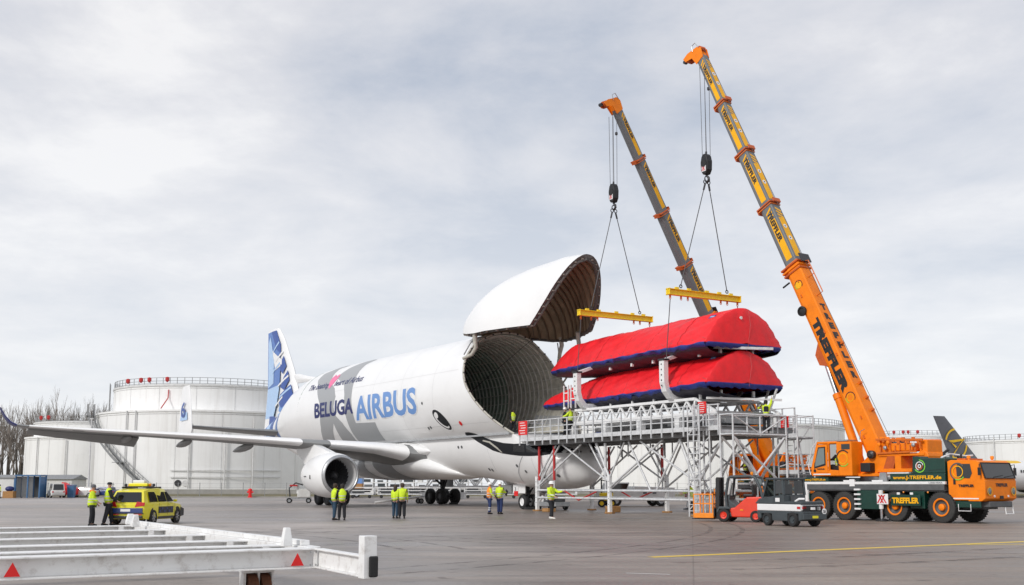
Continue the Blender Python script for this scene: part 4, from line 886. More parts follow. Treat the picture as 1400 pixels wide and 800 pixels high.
for dx in (0, .5, .78, 1.28): MB().bar((8.3 + dx, -2.6, 6.5), (8.3 + dx, -2.6, 7.98), .08, .06).build('upright', 'white_steel', lf)
for z in (7.0, 7.5): MB().bar((8.3, -2.6, z), (8.8, -2.6, z), .05, .06).build('rung', 'white_steel', lf); MB().bar((9.08, -2.6, z + .1), (9.58, -2.6, z + .1), .05, .06).build('rung', 'white_steel', lf)
for x, z0 in ((20.9, 6.2), (21.5, 6.2)): MB().bar((x, 2.2, 5.6), (x + .7, 2.2, 7.0), .1).build('web_member', 'white_steel', JG)
# ------------------------------------------------------------------ the two wrapped wings
def wrapped_wing(label, stations, zb, zr, seed):
    rnd = random.Random(seed)
    th = at_ac('wrapped_wing', label, 'wing', 12, 0, zb, 'tarpaulin wrapped aircraft wings')
    n = 44
    def sec(u, w, h, dz):
        r = []
        for j in range(n + 1):
            a = pi * j / n; k = 1 + .012 * sin(9 * a + u * 1.7) + .010 * sin(23 * a + u * 3.1) + .010 * sin(u * 7) - .016 * abs(sin(u * 1.12 + .4 * sin(a * 3))) ** 6 + .010 * abs(sin(13 * a - u * 2.3))
            r.append((u - 12, w * cos(a) * k, dz + h * sin(a) ** 1.7 * k))
        return r
    us = []; st = stations
    for a, b in zip(st, st[1:]):
        k = max(1, int(abs(a[0] - b[0]) / .42)); us += [tuple(a[i] + (b[i] - a[i]) * q / k for i in range(4)) for q in range(k)]
    us.append(st[-1])
    ring = [sec(*q) for q in us]
    # rounded closing of both ends
    def cap(q, d):
        out = []
        for f, o in ((.997, .02), (.985, .05), (.80, .12), (.5, .19), (.2, .22)): out.append([(p[0] + d * o, p[1] * f, q[3] + (p[2] - q[3]) * f) for p in sec(*q)])
        return out
    c0 = cap(us[0], 1); c1 = cap(us[-1], -1)
    tip0 = [(c0[-1][0][0] + .02, 0, us[0][3] + .1)] * (n + 1); tip1 = [(c1[-1][0][0] - .02, 0, us[-1][3] + .1)] * (n + 1)
    rings = [tip0] + list(reversed(c0)) + ring + c1 + [tip1]
    MB().loft(rings, close=False).build('tarpaulin', 'tarp_red', th, smooth=75)
    # blue ruffled skirt along the lower edge, dark underside
    for s, j in ((1, 0), (-1, n)):
        sk = []
        for i, q in enumerate(ring):
            p = Vector(q[j]); fl = .09 * sin(i * 2.3 + seed) + .10 * rnd.uniform(-1, 1)
            sk.append([p + Vector((0, .02 * s + .02 * s * sin(i * 3.1), .03 + .03 * sin(i * 1.9))), p + Vector((0, (.05 + fl * .5) * s, -.02)), p + Vector((0, fl * s * .6 - .05 * s, -.17 + fl * .9)), p + Vector((0, -.28 * s, -.25))])
        MB().loft(sk, close=False).build('skirt', 'tarp_blue', th, smooth=80)
    q = us[0]; sk = []
    for i in range(30):
        y = q[1] * (1 - 2 * i / 29); fl = .05 * sin(i * 2.1) + .03 * rnd.uniform(-1, 1); x = q[0] - 12 + .20 * sin(pi * i / 29) ** .35
        sk.append([(x + .03, y * .99, q[3] + .04), (x + .03 + fl, y * .99, q[3] - .10), (x - .1, y * .97, q[3] - .22 + fl)])
    MB().loft(sk, close=False).build('skirt', 'tarp_blue', th, smooth=80)
    und = []
    for q in us:
        und.append([(q[0] - 12, q[1] * .96 * cos(pi * j / 16), q[3] - .16 - min(.52, q[1] * .24) * sin(pi * j / 16) * (1 + .1 * sin(q[0] * 4 + j))) for j in range(17)])
    MB().loft(und, close=False).build('underside', 'tarp_dark', th, smooth=70)
    m = MB(); rr = ring
    for i in range(len(rr) - 1):      # lacing above the skirt
        for f, jj in ((0, 4), (0, n - 4)):
            a = Vector(rr[i][jj]); b = Vector(rr[i + 1][jj]); nrm = Vector((0, a.y, a.z * .6)).normalized() * .02
            if i % 2 == 0: m.bar(a + nrm + Vector((0, 0, -.05)), a.lerp(b, .6) + nrm + Vector((0, 0, .07)), .03, .012)
    m.build('lacing', 'stitch', th)
    for k, uu in enumerate((19.6, 16.8, 14.1, 11.2, 8.4)):     # cloth seams and lashing straps across the load
        for a_, b_ in zip(st, st[1:]):
            if b_[0] <= uu <= a_[0]: f = (uu - a_[0]) / (b_[0] - a_[0]); qq = tuple(a_[i] + (b_[i] - a_[i]) * f for i in range(4))
        MB().loft([[(p[0] - .03, p[1] * 1.006, p[2] + .012), (p[0], p[1] * 1.012, p[2] + .03), (p[0] + .03, p[1] * 1.006, p[2] + .012)] for p in sec(*qq)], close=False).build('seam', 'tarp_seam', th, smooth=80)
    q = us[0]
    a = [Vector((q[0] - 12 + .22, 0.1, q[3] - .1)), Vector((q[0] - 12 + .25, .3, q[3] + q[2] * .55)), Vector((q[0] - 12 + .22, .2, q[3] + q[2] * .97))]
    MB().tube(a, .011, 5).build('lashing_rope', 'stitch', th)
    p = Vector(sec(*us[2])[int(n * .66)]); nz = Vector((0, p.y, p.z)).normalized(); ex = Vector((1, 0, 0)); ey = nz.cross(ex)
    m = MB(); m.add([p + nz * .03 + ex * a_ * .24 + ey * b_ * .15 for a_, b_ in ((-1, -1), (1, -1), (1, 1), (-1, 1))], [(0, 1, 2, 3)]); lb = m.build('label_panel', 'tarp_blue', th)
    m = MB(); m.add([p + nz * .036 + ex * (a_ * .17) + ey * (b_ * .05) for a_, b_ in ((-1, -1), (1, -1), (1, 1), (-1, 1))], [(0, 1, 2, 3)]); m.build('label_print', 'pale_blue', lb)
    if seed == 3:
        MB().lathe([(.09, 0), (.09, .05)], (q[0] - 12 + .19, -.35, q[3] + q[2] * .72), (1, 0, 0), 10).build('eyelet', 'white_steel', th)
    return th
wrapped_wing('upper of two aircraft wings wrapped in red tarpaulin with blue trim', [(22.0, 2.82, 2.06, .0), (20.5, 2.80, 2.04, -.02), (17, 2.62, 1.95, .0), (13, 2.32, 1.92, -.05), (10.5, 2.12, 1.90, -.05), (8, 1.78, 1.82, -.05), (6.2, 1.38, 1.68, -.02), (5.0, 1.05, 1.18, .0), (4.3, .8, .78, .0), (3.9, .62, .45, .05)], 9.32, 0, 3)
wrapped_wing('lower of two aircraft wings wrapped in red tarpaulin, tip inside the nose', [(22.0, 2.86, 1.86, .0), (20.0, 2.82, 1.9, -.05), (17, 2.62, 1.95, -.1), (13, 2.28, 1.92, -.12), (10.5, 2.05, 1.76, -.12), (8, 1.6, 1.45, -.1), (6.2, 1.2, 1.15, -.08), (4.5, .8, .88, -.06), (3.2, .6, .6, -.05), (2.8, .5, .4, -.02)], 7.15, 0, 5)
# ------------------------------------------------------------------ spreader beams, slings
def spreader(label, u, z, ya, yb, hook, slabel):
    th = at_ac('spreader_beam', label, 'lifting beam', u, 0, z, 'yellow lifting beams')
    MB().ibeam((0, ya, 0), (0, yb, 0), .30, .36, .04).build('beam', 'spreader_yellow', th, bevel=.01)
    for y in (ya + .06, yb - .06): MB().box((0, y, 0), (.34, .03, .40)).build('end_plate', 'spreader_yellow', th)
    for y in (ya + .7, ya + 1.6, 0, yb - 1.6, yb - .7): MB().box((0, y, .23), (.10, .28, .16)).build('top_lug', 'spreader_yellow', th, bevel=.02)
    for y in (ya + .2, ya + 1.0, ya + 1.5, yb - 1.5, yb - 1.0, yb - .2): MB().box((0, y, -.25), (.06, .10, .18)).torus((0, y, -.36), (1, 0, 0), .06, .02, 10, 5).build('shackle', 'crane_orange_dark', th)
    # two-leg sling from the hook
    sl = at_ac('lifting_sling', slabel, 'sling', u, 0, z)
    hk = Vector((0, hook[1], hook[2] - z))
    for y in (ya + 1.0, yb - 1.0):
        a = hk + Vector((0, .14 * (1 if y > 0 else -1), -.55)); MB().tube([a, (0, y, .42)], .028, 6).build('wire_rope', 'rope_dark', sl, smooth=60)
        MB().torus(a + Vector((0, 0, .12)), (1, 0, 0), .11, .03, 12, 6).build('shackle', 'dark_steel', sl, smooth=60); MB().torus((0, y, .38), (1, 0, 0), .09, .03, 12, 6).build('shackle', 'dark_steel', sl, smooth=60)
        MB().tube([a, a.lerp(Vector((0, y, .42)), .06)], .06, 6).build('ferrule', 'dark_steel', sl, smooth=60)
    MB().torus(hk + Vector((0, 0, -.22)), (1, 0, 0), .15, .035, 14, 6).build('master_link', 'dark_steel', sl, smooth=60)
    for y in (ya + .2, yb - .2):
        MB().tube([(0, y, -.42), (-.15, (2.98 if y > 0 else -2.98), 8.72 - z)], .026, 6).build('wire_rope', 'rope_dark', sl, smooth=60)
    return th
spreader('yellow lifting beam nearer the aircraft, hanging from the left crane', 10.5, 12.42, -3.0, 2.9, (10.5, -.1, 19.75), 'two leg wire rope sling on the left crane hook')
spreader('yellow lifting beam farther from the aircraft, hanging from the right crane', 19.1, 12.50, -2.95, 2.55, (19.1, .2, 19.7), 'two leg wire rope sling on the right crane hook')
# ------------------------------------------------------------------ mobile cranes
def rot2(b): return Matrix.Rotation(b, 4, 'Z')
def flat_ring(parent, o, ex, ey, r0, r1, mat, name='emblem', a0=0, a1=2 * pi, off=.01, n=28):
    o, ex, ey = Vector(o), Vector(ex), Vector(ey); nz = ex.cross(ey).normalized(); m = MB(); vs = []
    for i in range(n + 1):
        t = a0 + (a1 - a0) * i / n; d = ex * cos(t) + ey * sin(t); vs += [o + d * r0 + nz * off, o + d * r1 + nz * off]
    return m.add(vs, [(2 * i, 2 * i + 1, 2 * i + 3, 2 * i + 2) for i in range(n)]).build(name, mat, parent)
def swirl(parent, o, ex, ey, r, dark='black_paint'):
    if dark is None:      # on the dark green cover: green, white and black rings
        flat_ring(parent, o, ex, ey, r * .84, r, 'logo_green', a0=-2.6, a1=1.6); flat_ring(parent, o, ex, ey, r * .58, r * .70, 'pure_white', a0=.2, a1=4.4, off=.012); flat_ring(parent, o, ex, ey, r * .40, r * .54, 'collar_red', a0=2.2, a1=6.6, off=.014); flat_ring(parent, o, ex, ey, r * .16, r * .30, 'pure_white', off=.016)
    else:                 # on orange paint: dark hoop, orange disc, a green sweep below
        flat_ring(parent, o, ex, ey, r * .86, r, dark, a0=.7, a1=4.4); flat_ring(parent, o, ex, ey, r * .56, r * .66, 'boom_yellow', a0=.0, a1=6.28, off=.012); flat_ring(parent, o, ex, ey, r * .84, r * .96, 'logo_green', a0=4.3, a1=5.6, off=.014)
def hazard(parent, o, w, h, ex=(1, 0, 0), ey=(0, 0, 1), n=4, name='hazard_plate'):
    o, ex, ey = Vector(o), Vector(ex), Vector(ey); nz = ex.cross(ey).normalized()
    m = MB(); m.add([o, o + ex * w, o + ex * w + ey * h, o + ey * h], [(0, 1, 2, 3)], 0); k = w / n
    for i in range(n):
        a = i * k; s = h * .5 * (1 if i < n / 2 else -1)
        for q in (0,):
            m.add([o + ex * (a + .0) + ey * h * .1 + nz * .006, o + ex * (a + k * .5) + ey * h * .1 + nz * .006, o + ex * min(w, max(0, a + k * .5 + s)) + ey * h * .9 + nz * .006, o + ex * min(w, max(0, a + s)) + ey * h * .9 + nz * .006], [(0, 1, 2, 3)], 1)
    return m.build(name, ['pure_white', 'hazard_red'], parent)
CW = {}
def crane_wheel(parent, loc, side):
    if not CW:
        CW['t'] = MB().lathe([(.36, -.20), (.60, -.22), (.665, -.20), (.695, -.12), (.695, .12), (.665, .20), (.60, .22), (.36, .20)], (0, 0, 0), (0, 1, 0), 36, closed=True).mesh('tyre', 'rubber_worn', 40)
        CW['r'] = MB().lathe([(.05, -.10), (.22, -.08), (.33, -.13), (.37, -.20), (.37, .20), (.33, .13), (.05, .1)], (0, 0, 0), (0, 1, 0), 28).mesh('rim', 'chassis_grey', 40)
        CW['o'] = MB().lathe([(.335, -.20), (.405, -.215), (.41, -.235), (.375, -.245), (.335, -.22)], (0, 0, 0), (0, 1, 0), 28, closed=True).mesh('rim_ring', 'crane_orange', 50)
        CW['h'] = MB().lathe([(.02, -.25), (.10, -.245), (.15, -.21), (.16, -.08)], (0, 0, 0), (0, 1, 0), 20).mesh('hub', 'crane_orange', 50)
        b = MB()
        for k in range(34):
            a = 2 * pi * k / 34
            for sgn in (-1, 1): b.box((.682 * cos(a + sgn * .05), sgn * .12, .682 * sin(a + sgn * .05)), (.04, .18, .06), M=Matrix.Rotation(-a, 3, 'Y'))
        CW['b'] = b.mesh('tread', 'rubber')
    t = mk('wheel', CW['t'], parent, loc)
    if side > 0: t.rotation_euler = (0, 0, pi)
    for k, nm in (('r', 'rim'), ('o', 'rim_ring'), ('h', 'hub'), ('b', 'tread')): mk(nm, CW[k], t)
AX = (0, -2.43, -5.29, -6.83)
def crane(loc, heading, slew_rot, cab_side, label, group, jack_y, full=True, collars=(11.7, 15.6, 19.4, 23.1), tip=(11.4, 27.2), base=(-.15, 2.8)):
    C = thing('mobile_crane', label, 'crane', (loc[0], loc[1], 0), -heading, group)
    for x in AX:
        for s in (-1, 1): crane_wheel(C, (x, s * 1.13, .695), s)
    m = MB()
    m.bb((-7.7, -.55, .62), (1.6, .55, 1.5)); m.bb((-7.72, -1.3, 1.40), (.2, 1.3, 1.72))
    for x in AX: m.tube([(x, -1.0, .69), (x, 1.0, .69)], .14, 8); m.bb((x - .2, -.8, .55), (x + .2, .8, .85))
    m.build('chassis', 'chassis_grey', C, bevel=.015)
    for s in (-1, 1):
        MB().bb((-7.75, s * 1.24, 1.725), (.27, s * 1.375, 1.85)).build('deck_edge', 'white_steel', C, bevel=.01)
        MB().bb((-7.6, s * 1.22, 1.45), (.2, s * 1.36, 1.71)).build('mudguard', 'chassis_grey', C, bevel=.02)
        MB().bb((-4.52, s * .6, .55), (-3.2, s * 1.34, 1.44)).build('locker', 'crane_green', C, bevel=.02)
        MB().bb((-1.62, s * .6, .62), (-.86, s * 1.30, 1.44)).build('locker', 'crane_green', C, bevel=.02)
        for k in range(5): MB().bb((-4.62, s * 1.36, .52 + .23 * k), (-4.28, s * 1.44, .60 + .23 * k)).build('step', 'pure_white', C)
        MB().box((-4.75, s * 1.385, 1.80), (.3, .012, .34)).build('marker_plate', 'pure_white', C); MB().box((-7.6, s * 1.385, 1.60), (.22, .012, .5)).build('marker_plate', 'pure_white', C)
        for x in (-.62, -1.9, -3.0): MB().sphere((x, s * 1.375, 1.36), .045, 8).build('side_lamp', 'amber', C)
    MB().bb((-7.7, -1.3, 1.735), (.25, 1.3, 1.80)).build('deck', 'chassis_grey', C)
    # outriggers
    for x in (-3.05, -7.45):
        for s in (-1, 1):
            o = part('outrigger', C); jy = jack_y.get((x, s), 1.45)
            MB().bb((x - .16, s * .6, .98), (x + .16, s * jy, 1.28)).build('outrigger_beam', 'collar_red' if jy > 2 else 'crane_green', o, bevel=.01)
            MB().tube([(x, s * jy, .10), (x, s * jy, .62)], .07, 10).build('jack_rod', 'chrome', o, smooth=50); MB().tube([(x, s * jy, .58), (x, s * jy, 1.45)], .11, 10).build('jack_cylinder', 'white_steel', o, smooth=50)
            MB().lathe([(.10, .14), (.30, .08), (.30, .02)], (x, s * jy, 0), (0, 0, 1), 20).build('jack_foot', 'dark_steel', o, smooth=40)
            if s < 0 and x > -4: hazard(o, (x - .14, -jy - .13, .80), .62, .48); 
    bd = MB().bb((-2.52, -1.50, .74), (-.95, -1.46, 1.24)).build('side_board', 'crane_green', C, bevel=.01)
    letters('lettering', 'TREFFLER', 'boom_yellow', bd, (-2.44, -1.50, .85), (1, 0, 0), (0, 0, 1), .27, 1.42, .05)
    for x in (-2.1, -1.4): MB().box((x, -1.49, 1.30), (.16, .02, .10)).build('reflector', 'pure_white', C)
    # engine cover and deck boxes
    MB().bb((-2.62, -1.34, 1.852), (.27, 1.34, 2.22)).build('deck_box', 'crane_green', C, bevel=.02)
    en = MB().prism([(-1.42, 2.222), (.27, 2.222), (.27, 2.90), (-.95, 2.90), (-.98, 3.0), (-1.38, 3.0)], (0, 1.3, 0), (1, 0, 0), (0, 0, 1), 2.62).build('engine_cover', 'crane_green', C, bevel=.03)
    MB().bar((-.6, -1.325, 2.35), (.2, -1.325, 2.40), .006, .012).build('cover_seam', 'black_paint', en)
    letters('lettering', 'www.J-TREFFLER.de', 'boom_yellow', C, (-2.46, -1.345, 1.955), (1, 0, 0), (0, 0, 1), .17, 2.55, .035)
    swirl(en, (-1.02, -1.325, 2.55), (1, 0, 0), (0, 0, 1), .30, dark=None)
    letters('lettering', 'LIEBHERR', 'steel', C, (-.55, -1.378, 1.757), (1, 0, 0), (0, 0, 1), .07, .72, .03)
    rb = MB().bb((-7.72, -1.33, 1.852), (-6.2, 1.33, 2.06)).build('deck_box', 'crane_green', C, bevel=.02)
    letters('lettering', 'www.J-TREFFLER.de', 'boom_yellow', rb, (-7.66, -1.333, 1.91), (1, 0, 0), (0, 0, 1), .10, 1.3, .03)
    MB().bb((-7.74, -.2, 2.06), (-7.2, 1.33, 2.62)).build('rear_locker', 'crane_green', C, bevel=.03); swirl(C, (-7.5, -.203, 2.35), (1, 0, 0), (0, 0, 1), .19, dark=None)
    for x in (-3.35, -5.0): MB().box((x, -1.25, 1.89), (.6, .16, .07)).build('white_bracket', 'pure_white', C)
    MB().prism([(0, 0), (.5, 0), (.42, .42), (.1, .42)], (-3.3, -1.2, 1.86), (1, 0, 0), (0, 0, 1), .1).build('step_plate', 'steel', C)
    # exhaust on the cover
    MB().tube([(-.2, -.6, 2.9), (-.2, -.6, 3.15), (.05, -.6, 3.3)], .07, 8).tube([(.0, .3, 2.9), (.0, .3, 3.1)], .12, 8).build('exhaust', 'dark_steel', C, smooth=50)
    MB().tube([(-.1, -1.0, 2.92), (-.05, -.4, 3.1), (.1, .6, 3.02), (.15, 1.1, 3.05)], .045, 6).build('mast_bracket', 'pure_white', C, smooth=50)
    # driver's cab
    cb = part('cab', C)
    prof = [(.34, 1.02), (.34, 2.74), (.50, 2.80), (1.72, 2.77), (1.86, 2.70), (2.09, 1.98), (2.13, 1.86), (2.11, 1.10), (1.92, .98), (1.30, .98), (1.28, 1.02)]
    shell = MB().prism(prof, (0, 1.24, 0), (1, 0, 0), (0, 0, 1), 2.48).build('cab_shell', 'crane_orange', cb, bevel=.06)
    ws = Vector((2.105 - 1.872, 0, 1.98 - 2.70)).normalized()
    o = Vector((1.90, 0, 2.66)); nx = Vector((-ws.z, 0, ws.x)).normalized(); nx = nx if nx.x > 0 else -nx
    m = MB(); m.add([o + nx * .012 + Vector((0, -1.14, 0)), o + nx * .012 + Vector((0, 1.14, 0)), o + ws * .70 + nx * .012 + Vector((0, 1.18, 0)), o + ws * .70 + nx * .012 + Vector((0, -1.18, 0))], [(0, 1, 2, 3)]); wsf = m.build('windscreen', 'glass_dark', cb)
    m = MB()
    for a, b in (((0, -1.16), (0, 1.16)), ((.71, -1.2), (.71, 1.2)), ((0, -1.16), (.71, -1.2)), ((0, 1.16), (.71, 1.2))): m.bar(o + ws * a[0] + nx * .02 + Vector((0, a[1], 0)), o + ws * b[0] + nx * .02 + Vector((0, b[1], 0)), .05, .03)
    m.build('windscreen_frame', 'black_paint', wsf)
    for y in (-.5, .35): MB().bar(o + ws * .66 + nx * .035 + Vector((0, y, 0)), o + ws * .58 + nx * .035 + Vector((0, y + .75, 0)), .025, .02).build('wiper', 'black_paint', wsf)
    for s in (-1, 1):
        dr = MB().prism([(.52, 1.2), (1.52, 1.2), (1.60, 1.9), (1.52, 2.68), (.52, 2.68)], (0, s * 1.244 if s > 0 else -1.224, 0), (1, 0, 0), (0, 0, 1), .02).build('door', 'crane_orange', cb)
        yy = s * 1.256
        MB().prism([(.80, 2.02), (1.42, 1.98), (1.54, 2.2), (1.46, 2.62), (.86, 2.62), (.78, 2.5)], (0, yy + (.004 if s > 0 else .004), 0), (1, 0, 0), (0, 0, 1), .008).build('door_window', 'glass_dark', dr)
        MB().bb((.62, s * 1.25, 1.72), (.72, s * 1.275, 1.95)).build('door_handle', 'black_paint', dr)
        MB().bb((.55, s * 1.12, .70), (1.85, s * 1.22, .97)).build('cab_step', 'crane_green', cb, bevel=.02)
        MB().bb((.50, s * 1.24, 1.07), (1.80, s * 1.255, 1.12)).build('trim_strip', 'pure_white', cb)
    for s in (-1, 1): MB().tube([(1.88, s * 1.2, 2.55), (2.0, s * 1.4, 2.6), (2.0, s * 1.42, 2.35)], .02, 6).box((2.0, s * 1.42, 2.28), (.06, .16, .34)).build('mirror', 'black_paint', cb)
    swirl(cb, (.86, -1.262, 2.28), (1, 0, 0), (0, 0, 1), .40, dark='chassis_grey')
    letters('lettering', 'TREFFLER', 'black_paint', cb, (.86, -1.262, 1.60), (1, 0, 0), (0, 0, 1), .12, .76, .05)
    letters('lettering', 'TREFFLER', 'black_paint', cb, (2.128, -.42, 1.62), (0, 1, 0), (0, 0, 1), .15, .95, .05)
    for y in (-.95, .95): MB().lathe([(.16, 0), (.17, .03), (.12, .05), (.02, .04)], (2.11, y, 1.42), (1, 0, 0), 18).build('headlight', 'glass_pale', cb, smooth=40); flat_ring(cb, (2.13, y, 1.42), (0, 1, 0), (0, 0, 1), .15, .20, 'boom_yellow', name='headlight_ring', off=.04)
    for y in (-.55, .55): MB().lathe([(.05, 0), (.05, .03)], (2.12, y, 1.2), (1, 0, 0), 10).build('fog_lamp', 'pure_white', cb)
    MB().bb((1.2, -.9, .72), (2.10, .9, .97)).build('bumper', 'chassis_grey', cb, bevel=.03); MB().box((2.14, 0, 1.15), (.06, .22, .14)).build('tow_eye', 'black_paint', cb)
    MB().tube([(2.05, .35, .78), (2.1, .35, .42), (2.1, .95, .42), (2.05, .95, .78)], .03, 6).build('tow_frame', 'white_steel', cb)
    MB().tube([(.8, -1.25, .85), (.8, -1.25, .55), (1.4, -1.25, .55), (1.4, -1.25, .85)], .02, 6).build('step_frame', 'white_steel', cb)
    for p in ((1.2, -.9), (1.3, .8)): MB().lathe([(.05, 0), (.05, .06), (.085, .07), (.085, .17), (.05, .2)], (p[0], p[1], 2.80), (0, 0, 1), 14).build('beacon', 'amber', cb, smooth=40)
    MB().bb((.5, -.7, 2.80), (.9, .7, 2.88)).build('roof_box', 'crane_orange_dark', cb)
    # ---- superstructure
    sx = -4.1; S_ = part('superstructure', C, (sx, 0, 0), (0, 0, slew_rot))
    def sub(m, n, mat, **k): return m.build(n, mat, S_, **k)
    sub(MB().lathe([(1.0, 1.80), (1.0, 2.0), (.95, 2.1)], (0, 0, 0), (0, 0, 1), 32), 'slew_ring', 'dark_steel', smooth=40)
    m = MB()
    for y in (-.62, .62): m.prism([(1.5, 2.10), (1.55, 2.5), (.6, 2.75), (-.1, 3.3), (-.55, 3.98), (-1.0, 3.98), (-1.3, 3.3), (-1.0, 2.9), (-1.2, 2.1)], (0, y + .06, 0), (1, 0, 0), (0, 0, 1), .12)
    m.bb((-1.2, -.9, 2.105), (2.9, .9, 2.25)); sub(m, 'turntable', 'crane_orange', bevel=.02)
    sub(MB().bb((-1.0, -.55, 2.26), (.7, .55, 2.8)), 'machinery', 'crane_orange_dark', bevel=.04)
    sub(MB().bb((-.2, .70, 2.32), (.35, 1.1, 2.75)), 'gearbox', 'black_paint', bevel=.03); sub(MB().lathe([(.2, 0), (.2, .2), (.1, .26)], (-.1, .7, 3.15), (0, 1, 0), 16), 'motor', 'dark_steel')
    # winch deck, jib pack and counterweight arm reaching back over the engine
    sub(MB().bb((-2.95, -.75, 3.05), (-.45, .75, 3.18)), 'winch_deck', 'crane_orange', bevel=.02)
    sub(MB().bb((-2.35, -.62, 3.28), (-1.2, .78, 3.66)), 'winch_housing', 'crane_orange', bevel=.05)
    sub(MB().lathe([(.33, -.5), (.33, -.46), (.25, -.46), (.25, .46), (.33, .46), (.33, .5)], (-.85, 0, 3.52), (0, 1, 0), 20), 'winch_drum', 'dark_steel', smooth=40)
    m = MB()
    for k in range(9):
        x = -.55 - .27 * k; m.box((x, .78, 3.72 + .1 * (k % 2)), (.14, .10, .20)); m.box((x - .1, .80, 3.40 + .06 * (k % 3)), (.06, .08, .3))
    m.bar((-.4, .80, 3.86), (-2.95, .80, 3.78), .09, .10); m.bar((-.4, .80, 3.20), (-2.6, .80, 3.24), .07, .09); m.bar((-.5, -.7, 3.86), (-2.9, -.7, 3.78), .09, .1)
    sub(m, 'guard_frame', 'crane_orange_dark', bevel=.01)
    for k, (x, z) in enumerate(((-.62, 3.62), (-.95, 3.45), (-1.12, 3.7), (-2.5, 3.55))): sub(MB().lathe([(.09, 0), (.09, .08), (.03, .1)], (x, .84, z), (0, 1, 0), 14), 'valve', 'steel' if k % 2 else 'crane_orange')
    m = MB(); m.bb((-3.05, -.6, 2.72), (-2.62, .6, 3.78)); m.lathe([(.3, -.7), (.3, .7)], (-2.85, 0, 3.0), (0, 1, 0), 14); sub(m, 'counterweight_frame', 'crane_orange', bevel=.04)
    sub(MB().bb((-1.72, -.4, 2.35), (-1.38, .78, 3.05)), 'pillar', 'crane_orange', bevel=.02); sub(MB().bb((-2.3, -.6, 2.30), (-.35, .80, 2.46)), 'lower_beam', 'crane_orange', bevel=.02)
    sub(MB().bb((-2.2, -.9, 1.95), (-.9, .9, 2.28)).bb((-1.5, .86, 2.0), (-1.45, .9, 2.2)), 'ballast_plate', 'white_steel', bevel=.02)
    sub(MB().prism([(-1.15, 2.1), (-.55, 2.1), (-.95, 3.05), (-1.45, 3.05)], (0, .74, 0), (1, 0, 0), (0, 0, 1), .1), 'bracket_plate', 'collar_red')
    # crane operator's cab, tilted back a little, on the left
    uc = part('upper_cab', S_); uc.scale = (1, cab_side, 1)
    prof = [(.62, 2.14), (3.05, 2.14), (3.12, 2.3), (2.82, 3.55), (2.66, 3.82), (.62, 3.80)]
    # open frame shell: back box, floor, roof, pillars
    m = MB(); m.prism([(.62, 2.14), (1.42, 2.14), (1.42, 2.9), (1.52, 3.12), (1.52, 3.80), (.62, 3.80)], (0, 1.38, 0), (1, 0, 0), (0, 0, 1), .92); m.build('cab_shell', 'crane_orange', uc, bevel=.04)
    MB().prism([(1.42, 2.14), (3.05, 2.14), (3.12, 2.3), (3.06, 2.52), (1.42, 2.4)], (0, 1.38, 0), (1, 0, 0), (0, 0, 1), .92).build('cab_floor', 'crane_orange', uc, bevel=.03)
    MB().bb((1.50, .46, 3.72), (2.70, 1.38, 3.83)).build('roof', 'crane_orange', uc, bevel=.03); MB().bb((.9, .5, 3.83), (2.3, 1.3, 3.90)).build('roof_grille', 'steel', uc)
    m = MB()
    for y in (.50, 1.34): m.bar((3.06, y, 2.5), (2.68, y, 3.74), .08, .08)
    m.bar((1.98, 1.35, 2.4), (1.98, 1.35, 3.74), .12, .06); m.build('pillar', 'crane_orange', uc, bevel=.01)
    d_ = MB().prism([(2.05, 2.28), (3.0, 2.36), (3.0, 2.56), (2.70, 3.68), (2.05, 3.70)], (0, 1.405, 0), (1, 0, 0), (0, 0, 1), .02).build('door', 'crane_orange', uc)
    MB().prism([(2.16, 2.66), (2.88, 2.50), (2.86, 2.75), (2.80, 2.85), (2.60, 3.56), (2.16, 3.58)], (0, 1.416, 0), (1, 0, 0), (0, 0, 1), .008).build('door_window_frame', 'black_paint', d_)
    MB().prism([(2.22, 2.74), (2.81, 2.60), (2.79, 2.80), (2.56, 3.50), (2.22, 3.52)], (0, 1.422, 0), (1, 0, 0), (0, 0, 1), .004).build('door_window', 'glass_pale', d_)
    letters('lettering', 'TREFFLER', 'black_paint', d_, (2.72, 1.407, 2.44), (-1, 0, 0), (0, 0, 1), .07, .5, .04)
    flat_ring(d_, (2.84, 1.407, 2.40), (-1, 0, 0), (0, 0, 1), 0, .08, 'black_paint')
    MB().bb((1.5, .47, 2.35), (2.0, .50, 3.72)).build('far_window', 'glass_dark', uc); MB().add([(3.07, .54, 2.54), (3.07, 1.3, 2.54), (2.72, 1.3, 3.70), (2.72, .54, 3.70)], [(0, 1, 2, 3)]).build('front_window', 'glass_clear', uc)
    MB().bb((.70, 1.385, 3.42), (1.2, 1.395, 3.68)).build('rear_window', 'glass_dark', uc)
    MB().bb((1.6, .6, 2.4), (2.05, 1.15, 2.62)).bb((1.55, .6, 2.6), (1.68, 1.15, 3.3)).build('seat', 'black_paint', uc, bevel=.04)
    for y0 in (2.19,): MB().bb((1.9, 1.386, y0), (2.95, 1.395, y0 + .06)).build('trim_strip', 'pure_white', uc)
    swirl(uc, (1.12, 1.386, 2.98), (-1, 0, 0), (0, 0, 1), .42)
    MB().tube([(3.1, 1.42, 2.2), (3.22, 1.42, 2.6), (3.0, 1.42, 3.5), (2.62, 1.42, 3.9)], .022, 6).build('grab_rail', 'white_steel', uc); MB().tube([(.62, .7, 3.9), (.55, .7, 4.3), (.3, .7, 4.4)], .018, 6).build('aerial', 'steel', uc)
    # ---- boom
    bx, bz = base; dx, dz = tip[0] - bx, tip[1] - bz; Ln = sqrt(dx * dx + dz * dz); el = atan2(dz, dx)
    T = Matrix.Translation((bx, 0, bz)) @ Matrix.Rotation(-el, 4, 'Y')        # x along the boom, z = top side
    BM = part('boom', S_); BM.matrix_local = T
